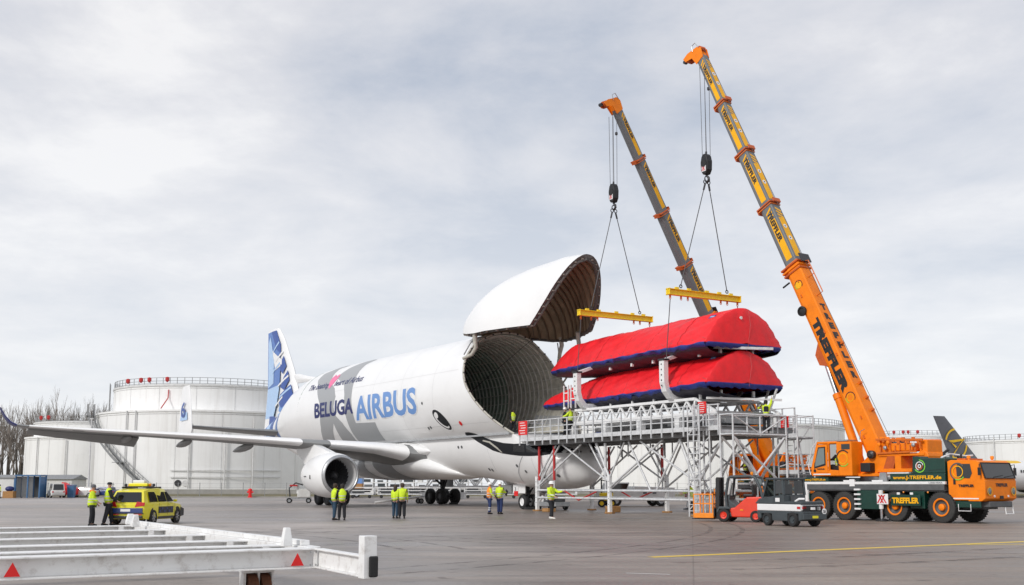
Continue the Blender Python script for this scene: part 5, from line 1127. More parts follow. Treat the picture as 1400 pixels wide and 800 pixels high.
    def bsec(s0, s1, w, h, name, mat):
        prof = [(-w / 2, -h * .22), (-w / 2, h / 2 - .05), (-w / 2 + .05, h / 2), (w / 2 - .05, h / 2), (w / 2, h / 2 - .05), (w / 2, -h * .22), (w * .40, -h * .38), (w * .2, -h * .48), (-w * .2, -h * .48), (-w * .40, -h * .38)]
        return MB().loft([[(s, y, z) for y, z in prof] for s in (s0, s1)]).build(name, mat, BM, bevel=.012)
    cs = [0] + list(collars) + [Ln - .25]
    dims = [(.86, 1.10), (.74, .94), (.66, .84), (.58, .74), (.50, .64)]
    for i in range(5):
        s0, s1 = cs[i], cs[i + 1]; w, h = dims[i]
        bs = bsec(s0 - (0 if i == 0 else .3), s1, w, h, 'boom_section', 'crane_orange' if i == 0 else 'boom_grey')
        if i == 0:
            L0 = s1 - s0
            letters('lettering', 'TREFFLER', 'black_paint', BM, (s0 + L0 * .70, w / 2, -.20), (-1, 0, 0), (0, 0, 1), .50, 4.3, .08)
            for k, chh in enumerate('TREFFLER'): letters('lettering', chh, 'black_paint', BM, (s0 + L0 * .725 - .58 * k, .20, h / 2), (0, -1, 0), (1, 0, 0), .40, .40, .07)
            swirl(BM, (s0 + L0 * .30, w / 2, .1), (-1, 0, 0), (0, 0, 1), .30); swirl(BM, (s0 + L0 * .885, w / 2 * 1.0, .02), (-1, 0, 0), (0, 0, 1), .26); flat_ring(BM, (s0 + L0 * .885, w / 2, .02), (-1, 0, 0), (0, 0, 1), 0, .2, 'boom_yellow', off=.013)
            MB().lathe([(.26, 0), (.27, .12), (.18, .16), (.18, .10), (.05, .14)], (s0 + L0 * .765, w / 2, -.40), (0, 1, 0), 20).build('cable_reel', 'rubber', BM, smooth=40)
            for q, off in ((.90, .1), (.83, -.1), (.62, .3), (.2, .2), (.12, -.1), (.5, .4)): MB().box((s0 + L0 * q, w / 2 + .02, off), (.16, .05, .07)).build('pipe_clip', 'crane_orange_dark', BM)
            MB().tube([(s0 + L0 * .985, .1, h / 2 + .04), (s0 + L0 * .97, .1, h / 2 + .40), (s0 + L0 * .80, .1, h / 2 + .42), (s0 + L0 * .80, .1, h / 2)], .03, 6).tube([(s0 + L0 * .9, .1, h / 2 + .4), (s0 + L0 * .9, .1, h / 2)], .025, 6).build('rope_guide', 'crane_orange_dark', BM)
            for q in (.35, .55, .28, .22): MB().box((s0 + L0 * q, -.1, h / 2 + .08), (.10, .16, .16)).build('rope_roller', 'crane_orange_dark', BM)
            MB().tube([(s0 + L0 * .92, w / 2 + .04, -.42), (s0 + L0 * .92, w / 2 + .04, -.9)], .05, 8).build('latch_pin', 'black_paint', BM)
            for kk in range(3): MB().box((s1 - .12 - .20 * kk, 0, .0), (.10, w + .16 - .03 * kk, h + .16 - .03 * kk)).build('boom_collar', 'collar_red' if kk != 1 else 'crane_orange', BM, bevel=.015)
            MB().box((s1 - .05, 0, h / 2 + .22), (.5, w * .9, .06)).build('collar_plate', 'dark_steel', BM)
        else:
            L0 = s1 - s0
            MB().bb((s0 + .25, w / 2, -h * .10), (s1 - 1.05, w / 2 + .006, h * .34)).build('boom_stripe', 'boom_yellow', BM)
            for k in range(3):
                x = s1 - .95 + .22 * k; MB().prism([(0, 0), (.12, 0), (.34, h * .44), (.22, h * .44)], (x - .15, w / 2 + .008, -h * .10), (1, 0, 0), (0, 0, 1), .006).build('boom_stripe', 'boom_yellow', BM)
                MB().prism([(0, 0), (.12, 0), (.30, w * .55), (.18, w * .55)], (x - .15, -w * .30, h / 2), (1, 0, 0), (0, 1, 0), .008).build('boom_stripe', 'boom_yellow', BM)
            MB().bb((s0 + .25, -w * .32, h / 2), (s1 - 1.05, w * .30, h / 2 + .006)).build('boom_stripe', 'boom_yellow', BM)
            letters('lettering', 'TREFFLER', 'black_paint', BM, (s0 + L0 * (.86 if i < 4 else .80), w / 2 + .006, -h * .03), (-1, 0, 0), (0, 0, 1), h * .32, 2.05 - .14 * i, .05, off=.006)
            for q in (.38, .58): flat_ring(BM, (s0 + L0 * q, -.0, h / 2 + .006), (-1, 0, 0), (0, -1, 0), 0, .13, 'pure_white', off=.006); flat_ring(BM, (s0 + L0 * q, -.0, h / 2 + .006), (-1, 0, 0), (0, -1, 0), 0, .05, 'black_paint', off=.010)
            if i < 4:
                MB().box((s1, 0, 0), (.09, w + .12, h + .12)).build('boom_collar', 'collar_red', BM, bevel=.012); MB().box((s1 - .14, 0, 0), (.06, w + .07, h + .07)).build('boom_collar', 'crane_orange_dark', BM); MB().box((s1 + .02, -.0, h / 2 + .18), (.24, w * .8, .05)).build('collar_plate', 'collar_red', BM)
                MB().box((s1 - .05, .0, -h / 2 - .1), (.25, w * .7, .12)).build('collar_plate', 'collar_red', BM)
    hd = part('boom_head', BM, (Ln, 0, 0))
    m = MB()
    for y in (-.26, .26): m.prism([(-.5, -.32), (.1, -.45), (.25, -.95), (.55, -1.05), (.62, -.6), (.45, .2), (.2, .42), (-.4, .32)], (0, y + .02, 0), (1, 0, 0), (0, 0, 1), .05)
    m.bb((-.45, -.25, -.28), (.1, .25, .28)); m.build('head_plates', 'crane_orange', hd, bevel=.01)
    for q, (x, z) in enumerate(((.38, -.78), (.25, .18))):
        for y in (-.15, 0, .15): MB().lathe([(.24, -.04), (.20, 0), (.24, .04)], (x, y, z), (0, 1, 0), 18).build('sheave', 'collar_red', hd)
    MB().tube([(.3, .3, .3), (.75, .3, .2), (.75, .3, -.1), (.4, .3, -.2)], .025, 6).build('head_frame', 'steel', hd); MB().lathe([(.12, -.1), (.12, .1)], (.5, 0, -1.15), (0, 1, 0), 10).build('end_weight', 'dark_steel', hd)
    # ram
    a = Vector((1.0, 0, 2.45)); b = T @ Vector((6.3, 0, -.62)); e1 = a.lerp(b, .66)
    rm = MB().tube([a, e1], .21, 14).tube([e1 - (b - a).normalized() * .25, e1 + (b - a).normalized() * .03], .24, 14).build('ram_barrel', 'crane_orange', S_, smooth=50); MB().tube([e1, b], .13, 12).build('ram_rod', 'chrome', rm, smooth=50)
    MB().tube([e1 + Vector((-.18, .1, 0)), b + Vector((-.1, .1, .1))], .045, 6).build('hydraulic_hose', 'rubber', rm)
    m = MB(); m.prism([(5.7, -.5), (7.1, -.5), (6.6, -.95), (6.0, -.95)], (0, .2, 0), (1, 0, 0), (0, 0, 1), .4); m.build('ram_bracket', 'collar_red', BM)
    # hoist rope along the boom
    MB().tube([(1.0, .05, .95), (Ln + .2, .05, .44)], .014, 5).build('hoist_rope', 'rope_dark', BM)
    return C, S_, BM, T, Ln
H1 = R(54)
c1 = crane((20.4, 51.93), H1, pi, 1, 'orange and green four axle mobile crane nearest the camera, boom fully visible', 'mobile cranes', {(-3.05, -1): 1.5, (-7.45, -1): 1.45})
# second crane behind the platform; its boom leans over the near side
T2 = Vector((6.75, 71.2)); P2 = Vector((18.6, 80.4)); hd2 = R(82); d2 = (T2 - P2).normalized()
S2 = P2 + d2 * .15; O2 = S2 + Vector((cos(hd2), -sin(hd2))) * 4.1
ang2 = atan2(d2.y, d2.x) + hd2; tl2 = (T2 - S2).length
c2 = crane((O2.x, O2.y), hd2, ang2, -1, 'orange mobile crane mostly hidden behind the platform, shorter dark boom', 'mobile cranes', {(-3.05, -1): 6.6, (-7.45, -1): 3.2, (-3.05, 1): 3.0}, collars=(12.4, 16.3, 20.2, 24.1), tip=(tl2, 26.4), base=(-.15, 2.8))
# ---- hook blocks on their hoist ropes
def hook_block(label, x, y, zt, ztip, dxr):
    th = thing('hook_block', label, 'hook block', (x, y, zt), -HD, 'crane hook blocks')
    m = MB(); m.prism([(-.22, -.28), (-.31, -.62), (-.28, -1.12), (-.12, -1.38), (.12, -1.38), (.28, -1.12), (.31, -.62), (.22, -.28), (.10, -.14), (-.10, -.14)], (0, .20, 0), (1, 0, 0), (0, 0, 1), .40); m.build('block_body', 'black_paint', th, bevel=.05)
    for yy in (-.23, .20):
        MB().lathe([(.22, 0), (.22, .03), (.08, .05)], (0, yy if yy > 0 else yy, -.72), (0, 1 if yy > 0 else 1, 0), 16).build('sheave_cover', 'rubber', th)
    hz = hazard(th, (-.18, -.222, -1.20), .36, .40, n=4); hz.name = 'hazard_plate'
    MB().tube([(0, 0, .02), (0, 0, -.2)], .06, 8).build('rope_socket', 'dark_steel', th)
    MB().tube([(0, 0, -1.25), (0, 0, -1.45), (.16, 0, -1.58), (.18, 0, -1.74), (.02, 0, -1.86), (-.15, 0, -1.76)], [.07, .07, .075, .08, .07, .03], 8).build('hook', 'dark_steel', th, smooth=60)
    for k, (ox, oy) in enumerate(((-.22, -.1), (-.08, .1), (.10, -.1), (.24, .1))):
        MB().tube([(ox * 1.25 + dxr, oy, ztip - zt), (ox, oy, -.25)], .017, 5).build('rope_fall', 'rope_dark', th)
    MB().lathe([(.02, .12), (.09, .08), (.09, -.08), (.02, -.12)], (.24 + dxr * .7, .1, (ztip - zt) * .72), (0, 0, 1), 10).build('limit_weight', 'dark_steel', th)
    return th
def acw(u, y): return (HX + u * cos(HD) + y * sin(HD), HY - u * sin(HD) + y * cos(HD))
p = acw(10.5, -.1); hook_block('black hook block of the left crane above the nearer yellow beam', p[0], p[1], 21.25, 25.7, 0)
p = acw(19.1, .2); hook_block('black hook block of the right crane above the farther yellow beam', p[0], p[1], 21.1, 26.4, 0)
# ------------------------------------------------------------------ forklift with a work cage
def wheel_set(parent, loc, r, w, tyre='rubber', rim='forklift_red', name='wheel', ratio=.55, spokes=0):
    t = MB().lathe([(r * ratio, -w / 2), (r * .9, -w / 2), (r, -w * .3), (r, w * .3), (r * .9, w / 2), (r * ratio, w / 2)], (0, 0, 0), (0, 1, 0), 26, closed=True).build(name, tyre, parent, smooth=50, loc=loc)
    q = MB().lathe([(.02, -w * .38), (r * .22, -w * .40), (r * .3, -w * .25), (r * ratio * .92, -w * .30), (r * ratio + .004, -w * .46), (r * ratio + .004, w * .46), (r * ratio * .92, w * .30), (r * .3, w * .25), (r * .22, w * .40), (.02, w * .38)], (0, 0, 0), (0, 1, 0), 20)
    o = q.build('rim', rim, t, smooth=40)
    if spokes:
        for k in range(spokes):
            a = 2 * pi * k / spokes; s = MB()
            s.bar((.03 * cos(a), 0, .03 * sin(a)), (r * ratio * cos(a), 0, r * ratio * sin(a)), w * .90, .05)
            s.build('spoke', 'alloy', t)
    return t
FKH = pi - R(30)          # heading: to the left and a little away
def fwd(x, y, a, l, s=0): return (x + cos(a) * l - sin(a) * s, y + sin(a) * l + cos(a) * s)
FK = thing('forklift', 'red and dark grey forklift truck with open driver cab facing left', 'forklift', (10.72, 52.9, 0), FKH)
for s in (-1, 1): wheel_set(FK, (.72, s * .48, .31), .31, .26, 'rubber', 'forklift_red'); wheel_set(FK, (-.80, s * .46, .27), .27, .22, 'rubber', 'forklift_red')
MB().prism([(-1.32, .30), (-1.0, .20), (.35, .22), (.45, .62), (.20, .66), (-.22, 1.0), (-.40, 1.14), (-1.28, 1.16), (-1.38, .98), (-1.40, .5)], (0, .54, 0), (1, 0, 0), (0, 0, 1), 1.08).build('body', 'forklift_red', FK, bevel=.06)
MB().prism([(-1.36, .80), (-.80, .86), (-.92, 1.02), (-1.38, 1.0)], (0, .555, 0), (1, 0, 0), (0, 0, 1), 1.11).build('vent_panel', 'truck_grey', FK, bevel=.02)
MB().bb((.30, -.52, .24), (1.02, .52, .42)).build('front_axle', 'truck_grey', FK, bevel=.03)
for s in (-1, 1): MB().prism([(.36, .60), (.48, .70), (.92, .70), (1.05, .50), (1.02, .40), (.90, .60), (.55, .60)], (0, s * .5 + .1, 0), (1, 0, 0), (0, 0, 1), .2).build('mudguard', 'truck_grey', FK, bevel=.01)
MB().prism([(.0, .62), (.5, .62), (.62, 1.0), (.52, 1.22), (.44, 1.22), (.46, 1.0), (.1, .70)], (0, .42, 0), (1, 0, 0), (0, 0, 1), .84).build('dashboard', 'truck_grey', FK, bevel=.03)
MB().bb((-.62, -.26, 1.14), (-.12, .26, 1.28)).bb((-.66, -.26, 1.2), (-.54, .26, 1.72)).build('seat', 'black_paint', FK, bevel=.05)
MB().torus((.28, 0, 1.25), (.5, 0, .8), .17, .018, 20, 6).tube([(.42, 0, 1.0), (.28, 0, 1.25)], .02, 6).build('steering_wheel', 'black_paint', FK, smooth=60)
m = MB()
for s in (-1, 1):
    m.tube([(.58, s * .46, .65), (.62, s * .46, 1.2), (.50, s * .44, 1.98), (.40, s * .44, 2.06), (-.55, s * .44, 2.10), (-.80, s * .44, 2.02), (-1.05, s * .46, 1.5), (-1.12, s * .48, 1.12)], .07, 8)
for x, z in ((.50, 2.02), (.25, 2.08), (.0, 2.09), (-.25, 2.1), (-.55, 2.1), (-.80, 2.04)): m.tube([(x, -.44, z), (x, .44, z)], .03, 6)
m.build('overhead_guard', 'truck_grey', FK, smooth=50)
MB().add([(.60, -.44, 1.1), (.60, .44, 1.1), (.50, .42, 1.95), (.50, -.42, 1.95)], [(0, 1, 2, 3)]).build('windscreen', 'glass_clear', FK)
MB().add([(-1.1, -.44, 1.15), (-1.1, .44, 1.15), (-.84, .42, 1.98), (-.84, -.42, 1.98)], [(0, 1, 2, 3)]).build('rear_window', 'glass_clear', FK)
MB().lathe([(.05, 0), (.05, .05), (.07, .06), (.07, .15), (.04, .18)], (-.5, 0, 2.12), (0, 0, 1), 12).build('beacon', 'amber', FK, smooth=40)
MB().bb((-.95, -.45, 1.52), (-.75, -.35, 1.80)).build('gas_bottle', 'pure_white', FK, bevel=.03)
mast = part('mast', FK)
for s in (-1, 1): MB().bar((1.08, s * .30, .12), (1.04, s * .30, 2.05), .10, .12).bar((1.16, s * .22, .12), (1.13, s * .22, 2.0), .08, .1).build('upright', 'black_paint', mast)
MB().tube([(1.06, 0, .3), (1.04, 0, 1.9)], .05, 8).build('lift_ram', 'dark_steel', mast, smooth=50)
for z in (.35, 1.2, 2.0): MB().bb((1.04, -.34, z - .05), (1.12, .34, z + .05)).build('cross_member', 'black_paint', mast)
MB().bb((1.2, -.45, .25), (1.25, .45, .62)).build('carriage', 'black_paint', mast)
for s in (-1, 1): MB().bb((1.25, s * .3 - .06, .10), (2.35, s * .3 + .06, .15)).build('fork', 'dark_steel', FK)
for s in (-1, 1): MB().lathe([(.05, 0), (.07, .05), (.02, .06)], (.62, s * .42, 1.75), (1, 0, 0), 10).build('work_lamp', 'pure_white', FK)
MB().box((-.15, .555, .55), (.16, .02, .06)).build('side_reflector', 'amber', FK)
cx, cy = fwd(10.72, 52.9, FKH, 1.75)
CG = thing('work_cage', 'orange steel man basket held on the forklift forks', 'work cage', (cx, cy, .16), FKH)
MB().bb((-.50, -.46, 0), (.50, .46, .22)).build('tray', 'cage_orange', CG, bevel=.015)
for x in (-.47, .47):
    for y in (-.43, .43): MB().bar((x, y, .2), (x, y, 1.12), .05).build('corner_post', 'cage_orange', CG)
for z in (.66, 1.1):
    for a, b in (((-.47, -.43), (.47, -.43)), ((.47, -.43), (.47, .43)), ((.47, .43), (-.47, .43)), ((-.47, .43), (-.47, -.43))): MB().bar((a[0], a[1], z), (b[0], b[1], z), .045).build('rail', 'cage_orange', CG)
for y in (-.43, .43): MB().bar((0, y, .2), (0, y, 1.1), .04).build('mid_post', 'cage_orange', CG)
MB().bar((-.47, -.15, .2), (-.47, -.15, 1.35), .04).bar((-.47, .15, .2), (-.47, .15, 1.35), .04).build('back_post', 'cage_orange', CG)
# ------------------------------------------------------------------ tow tractor
TH = pi - R(62)
TG = thing('tow_tractor', 'dark grey and white airport tow tractor seen from its rear corner', 'tow tractor', (11.62, 47.5, 0), TH)
for s in (-1, 1): wheel_set(TG, (.78, s * .52, .28), .28, .20, 'rubber', 'truck_grey'); wheel_set(TG, (-.82, s * .54, .30), .30, .24, 'rubber', 'truck_grey')
MB().prism([(-1.42, .30), (-1.15, .22), (-1.15, .52), (-.50, .52), (-.50, .22), (.42, .22), (.45, .5), (1.12, .5), (1.12, .3), (1.35, .3), (1.38, .62), (-1.45, .62)], (0, .62, 0), (1, 0, 0), (0, 0, 1), 1.24).build('skirt', 'truck_grey', TG, bevel=.03)
MB().bb((-1.30, -.625, .625), (1.36, .625, .90)).build('white_band', 'pure_white', TG, bevel=.03)
MB().bb((-1.34, -.60, .904), (-.30, .60, 1.02)).build('cargo_bed', 'truck_grey', TG, bevel=.03)
MB().prism([(-.30, .905), (1.30, .905), (1.30, 1.12), (.95, 1.16), (-.30, 1.30)], (0, .60, 0), (1, 0, 0), (0, 0, 1), 1.2).build('cab_lower', 'truck_grey', TG, bevel=.03)
m = MB()
for s in (-1, 1):
    m.bar((1.02, s * .56, 1.14), (.72, s * .54, 1.90), .08); m.bar((.25, s * .57, 1.22), (.25, s * .55, 1.9), .08); m.bar((-.28, s * .56, 1.28), (-.22, s * .54, 1.9), .09)
m.build('pillar', 'truck_grey', TG)
MB().bb((-.34, -.60, 1.89), (.82, .60, 1.99)).build('roof', 'truck_grey', TG, bevel=.04)
MB().add([(-.30, -.5, 1.32), (-.30, .5, 1.32), (-.24, .5, 1.88), (-.24, -.5, 1.88)], [(0, 1, 2, 3)]).build('rear_window', 'glass_tint', TG); MB().add([(1.04, -.5, 1.18), (1.04, .5, 1.18), (.75, .5, 1.88), (.75, -.5, 1.88)], [(0, 1, 2, 3)]).build('windscreen', 'glass_tint', TG)
for s in (-1, 1): MB().add([(.22, s * .60, 1.32), (-.24, s * .60, 1.36), (-.20, s * .575, 1.87), (.22, s * .58, 1.87)], [(0, 1, 2, 3)]).build('side_window', 'glass_dark', TG); MB().bb((.30, s * .595, .92), (.92, s * .615, 1.2)).build('door', 'truck_grey', TG, bevel=.01)
MB().bb((.1, -.22, 1.15), (.5, .22, 1.25)).bb((.06, -.22, 1.2), (.14, .22, 1.72)).build('seat', 'black_paint', TG, bevel=.03)
MB().bb((-1.48, -.62, .30), (-1.35, .62, .52)).build('rear_bumper', 'truck_grey', TG, bevel=.02); MB().bb((-1.36, -.52, .60), (-1.32, .52, .86)).build('rear_panel', 'black_paint', TG)
for s in (-1, 1):
    lh = MB().bb((-1.345, s * .60, .68), (-1.318, s * .28, .86)).build('lamp_panel', 'pure_white', TG); MB().bb((-1.36, s * .56, .72), (-1.34, s * .36, .82)).build('tail_lamp', 'tail_light', lh)
    MB().bb((-1.30, s * .64, .72), (-1.12, s * .628, .82)).build('side_lamp', 'tail_light', TG)
MB().box((-1.40, .05, .74), (.12, .16, .10)).build('coupling', 'pure_white', TG); MB().box((-1.42, -.25, .74), (.12, .08, .14)).build('coupling', 'steel', TG); MB().box((-1.485, 0, .40), (.012, .30, .10)).build('number_plate', 'car_yellow', TG)
MB().lathe([(.12, 0), (.12, .02)], (-1.44, -.52, .62), (-1, 0, 0), 20).build('speed_disc', 'pure_white', TG); letters('lettering', '25', 'black_paint', TG, (-1.46, -.44, .57), (0, -1, 0), (0, 0, 1), .10, .14, .03, off=.012)
MB().box((.05, .625, 1.08), (.26, .012, .16)).build('notice_plate', 'pure_white', TG); MB().box((-.45, .62, 1.0), (.0, .0, .0)).bb((-.36, -.25, 1.03), (-.33, .25, 1.25)).build('rear_grille', 'chassis_grey', TG)
MB().tube([(-.9, .5, 1.02), (-1.1, .5, 1.12), (-1.2, .3, 1.12)], .05, 8).build('rolled_strap', 'pure_white', TG, smooth=50)
# ------------------------------------------------------------------ yellow airport car
CH = R(84)
CR = thing('follow_me_car', 'bright yellow estate car with blue band and roof light bar', 'car', (-16.15, 50.3, 0), CH); CR.scale = (.93, .93, .95)
def car_ring(x, w, z0, z1, zs, wt):
    """cross-section: sill z0, shoulder zs, roof z1"""
    return [(x, -w * .94, z0), (x, -w, z0 + .18), (x, -w, zs - .08), (x, -w * .97, zs), (x, -wt, z1 - .10), (x, -wt * .86, z1), (x, wt * .86, z1), (x, wt, z1 - .10), (x, w * .97, zs), (x, w, zs - .08), (x, w, z0 + .18), (x, w * .94, z0)]
lower = [(-2.28, .78, .42, .92), (-2.24, .86, .32, .96), (-2.1, .91, .26, .99), (-1.3, .94, .24, .98), (0, .94, .22, .96), (1.0, .94, .22, .94), (1.7, .92, .24, .90), (2.15, .86, .28, .80), (2.36, .72, .36, .66)]
rings = [[(x, -w * .95, z0), (x, -w, z0 + .15), (x, -w * 1.0, z1 - .2), (x, -w * .96, z1), (x, w * .96, z1), (x, w, z1 - .2), (x, w, z0 + .15), (x, w * .95, z0)] for x, w, z0, z1 in lower]
MB().loft(rings).build('body', 'car_yellow', CR, smooth=35, bevel=.03)
MB().loft([[(-2.22, -.84, .955), (-1.92, -.66, 1.52), (-1.92, .66, 1.52), (-2.22, .84, .955)], [(-1.4, -.90, .96), (-1.5, -.66, 1.60), (-1.5, .66, 1.60), (-1.4, .90, .96)], [(-.4, -.905, .955), (-.4, -.68, 1.64), (-.4, .68, 1.64), (-.4, .905, .955)], [(.35, -.90, .95), (.30, -.66, 1.60), (.30, .66, 1.60), (.35, .90, .95)], [(1.25, -.84, .93), (.95, -.60, 1.32), (.95, .60, 1.32), (1.25, .84, .93)], [(1.35, -.82, .92), (1.32, -.8, .95), (1.32, .8, .95), (1.35, .82, .92)]]).build('cabin', 'car_yellow', CR, smooth=30, bevel=.04)
def quad(name, pts, mat, parent): return MB().add(pts, [tuple(range(len(pts)))]).build(name, mat, parent)
quad('rear_window', [(-2.215, -.70, 1.02), (-2.215, .70, 1.02), (-1.985, .58, 1.46), (-1.985, -.58, 1.46)], 'glass_dark', CR)
for s in (-1, 1):
    def sw(x, t, k=.014): return (x, s * ((.905 - .24 * t) + k), .97 + .62 * t)
    for a, b, c_, d_ in ((-1.75, -.85, -1.62, -.85), (-.78, .15, -.78, .15), (.22, .98, .22, .48)):
        quad('side_window', [sw(a, .08), sw(b, .08), sw(d_, .80 if b < .9 else .82), sw(c_, .80)], 'glass_dark', CR)
    MB().prism([(-.86, 0), (.86, 0), (.86, .30), (-.86, .30)], (0, s * .945 + (.0 if s > 0 else .012), .50), (1, 0, 0), (0, 0, 1), .012).build('side_band', 'car_dark', CR)
    for k in range(6): MB().bb((-.8 + .27 * k, s * .958, .54 + .12 * (k % 2)), (-.66 + .27 * k, s * .964, .64 + .12 * (k % 2))).build('side_check', 'car_blue', CR)
    MB().prism([(1.78, .30), (2.2, .34), (2.2, .66), (1.78, .74)], (0, s * .93 + (.0 if s > 0 else .012), 0), (1, 0, 0), (0, 0, 1), .012).build('wing_panel', 'car_dark', CR)
    for x in (-.82, .18, 1.0): MB().bb((x, s * .952, .42), (x + .015, s * .957, .95)).build('door_gap', 'black_paint', CR)
    MB().bb((-.85, s * .93, .25), (.85, s * .955, .36)).build('sill', 'car_dark', CR)
    for x in (-1.36, 1.36): MB().lathe([(.42, -.02), (.42, .02)], (x, s * .915, .36), (0, 1, 0), 26).build('wheel_arch', 'black_paint', CR); wheel_set(CR, (x, s * .85, .34), .34, .24, 'rubber', 'car_dark', ratio=.68, spokes=7)
    MB().bb((.78, s * .95, 1.0), (.94, s * 1.10, 1.12)).build('mirror', 'car_yellow', CR, bevel=.03)
    MB().prism([(0, 0), (.46, .06), (.48, .20), (.10, .24)], (-2.30, s * .42 if s > 0 else -.42, .80), (0, s, 0), (0, 0, 1), .04 * s).build('tail_lamp', 'tail_light', CR, bevel=.01)
    MB().bb((-.6, s * .945, .86), (-.45, s * .965, .89)).build('door_handle', 'car_yellow', CR); MB().bb((.35, s * .945, .86), (.5, s * .965, .89)).build('door_handle', 'car_yellow', CR)
MB().bb((-2.315, -.80, .55), (-2.20, .80, .76)).build('rear_band', 'car_blue', CR, bevel=.01); MB().bb((-2.335, -.84, .50), (-2.26, .84, .548)).build('rear_step', 'car_dark', CR); MB().bb((-2.32, -.80, .30), (-2.16, .80, .42)).build('rear_valance', 'car_dark', CR, bevel=.02)
for s in (-1, 1): MB().bb((-2.335, s * .78, .455), (-2.32, s * .3, .50)).build('reflector', 'tail_light', CR)
MB().box((-2.325, 0, .66), (.012, .46, .11)).build('number_plate', 'pure_white', CR)
lbm = part('light_bar', CR)
for s in (-1, 1): MB().bb((-1.5, s * .56, 1.62), (.15, s * .60, 1.70)).build('roof_rail', 'car_dark', lbm)
MB().bb((-1.10, -.62, 1.66), (-.70, .62, 1.72)).build('bar', 'car_dark', lbm); MB().bb((-1.12, -.46, 1.72), (-.62, .46, 1.86)).build('sign_box', 'car_yellow', lbm, bevel=.03); MB().bb((-1.06, -.28, 1.86), (-.72, .28, 2.0)).build('sign_panel', 'pure_white', lbm, bevel=.03)
for y in (-.68, -.5, .5, .68): MB().lathe([(.07, 0), (.07, .09), (.03, .12)], (-.9, y, 1.72), (0, 0, 1), 10).build('lamp', 'car_dark' if abs(y) > .6 else 'amber', lbm)
# open driver-side door beside the standing man
MB().loft([[(.35, .96, .30), (1.15, .96, .30), (1.15, .96, .94), (.35, .96, .94)], [(.35, 1.0, .30), (1.15, 1.0, .30), (1.15, 1.0, .94), (.35, 1.0, .94)]]).build('door', 'car_yellow', CR)
od = MB().bb((-.9, -.02, .32), (0, .02, .94)).bar((-.9, 0, .94), (-.75, 0, 1.46), .04).bar((-.75, 0, 1.46), (0, 0, 1.40), .04).build('open_door', 'car_dark', CR, loc=(1.05, .95, 0)); od.rotation_euler = (0, 0, R(-62))
# ------------------------------------------------------------------ white trailer frame in the foreground
TRA = R(31.2)
TR = thing('jig_trailer', 'white steel trailer frame with red triangle reflectors in the foreground', 'trailer', (-2.81, 16.26, 0), TRA)   # x back-right along the near beam, y away along the right rail
Z = .80
MB().ibeam((-9.5, .06, Z - .14), (0, .06, Z - .14), .36, .28, .022).build('near_beam', 'trailer_white', TR, bevel=.004)
for k, yy in enumerate((1.25, 3.0, 5.4, 8.2, 10.9)):
    MB().ibeam((-9.5, yy, Z - .12), (-.06, yy, Z - .12), .40, .22, .02).build('cross_beam', 'trailer_white', TR, bevel=.004)
    MB().box((-.35, yy - .16, Z - .10), (.10, .10, .18)).build('gusset', 'trailer_white', TR)
MB().bb((-.06, .12, Z - .26), (.14, 11.3, Z + .01)).build('right_rail', 'trailer_white', TR, bevel=.008)
MB().bb((-.02, .5, Z + .012), (.12, 11.3, Z + .085)).build('rail_upstand', 'trailer_white', TR, bevel=.008)
MB().box((-.02, -.09, Z - .14), (.05, .03, .30)).build('end_plate', 'trailer_white', TR, bevel=.004)
MB().ibeam((.04, -.06, Z - .14), (-.08, -1.98, Z - .14), .14, .27, .02).build('corner_outrigger', 'trailer_white', TR, bevel=.004)
def stake(x, y, z0, h, wb=.17):
    return MB().loft([[(x - wb / 2, y - .06, z0), (x + wb / 2, y - .06, z0), (x + wb / 2, y + .06, z0), (x - wb / 2, y + .06, z0)], [(x - wb / 2, y - .06, z0 + h * .3), (x + wb / 2, y - .06, z0 + h * .3), (x + wb / 2, y + .06, z0 + h * .3), (x - wb / 2, y + .06, z0 + h * .3)], [(x - wb * .28, y - .05, z0 + h), (x + wb * .28, y - .05, z0 + h), (x + wb * .28, y + .05, z0 + h), (x - wb * .28, y + .05, z0 + h)]]).build('stake', 'trailer_white', TR, bevel=.008)
stake(-.22, .55, Z, .27, .14); stake(-.3, 9.6, Z, .26, .15); stake(-.05, 11.2, Z, .24, .2)
st = MB().bb((-.19, -2.16, Z - .28), (-.01, -1.985, Z + .25)).build('end_post', 'trailer_white', TR, bevel=.008)
MB().bb((-.13, -2.20, Z - .26), (-.005, -2.162, Z + .0)).build('rubber_buffer', 'rubber', st, bevel=.02)
for x in (-.30, -3.98):
    t = MB(); t.add([(x - .095, -.123, Z - .235), (x + .095, -.123, Z - .235), (x, -.123, Z - .06), (x - .095, -.132, Z - .235), (x + .095, -.132, Z - .235), (x, -.132, Z - .06)], [(0, 1, 2), (5, 4, 3), (0, 3, 4, 1), (1, 4, 5, 2), (2, 5, 3, 0)]); t.build('triangle_reflector', 'sign_red', TR)
for x, y in ((-.72, .35), (-8.4, .35), (-.95, 10.0)):
    cs = part('castor', TR, (x, y, 0))
    for dx in (-.09, .09): MB().lathe([(.10, -.065), (.225, -.065), (.225, .065), (.10, .065)], (0, 0, 0), (1, 0, 0), 24).build('wheel', 'wood_wheel', cs, smooth=40, loc=(dx, 0, .23))
    m = MB()
    for dx in (-.20, 0, .20): m.bb((dx - .015, -.10, .18), (dx + .015, .10, .50))
    m.bb((-.22, -.12, .47), (.22, .12, .52)); m.build('fork', 'trailer_white', cs)
m = MB()
for k in range(4): m.box((-7.6 + .12 * k, 10.9, Z + .06), (.05, .1, .12 + .05 * (k % 2)))
m.box((-7.4, 10.9, Z + .03), (.9, .2, .06)); m.build('latch_block', 'trailer_white', TR)
for k in range(4): MB().lathe([(.014, 0), (.014, .012)], (-.02 if k % 2 else -.10, -.105, Z - .05 - .09 * (k // 2) * 2), (0, -1, 0), 8).build('bolt', 'steel', TR)
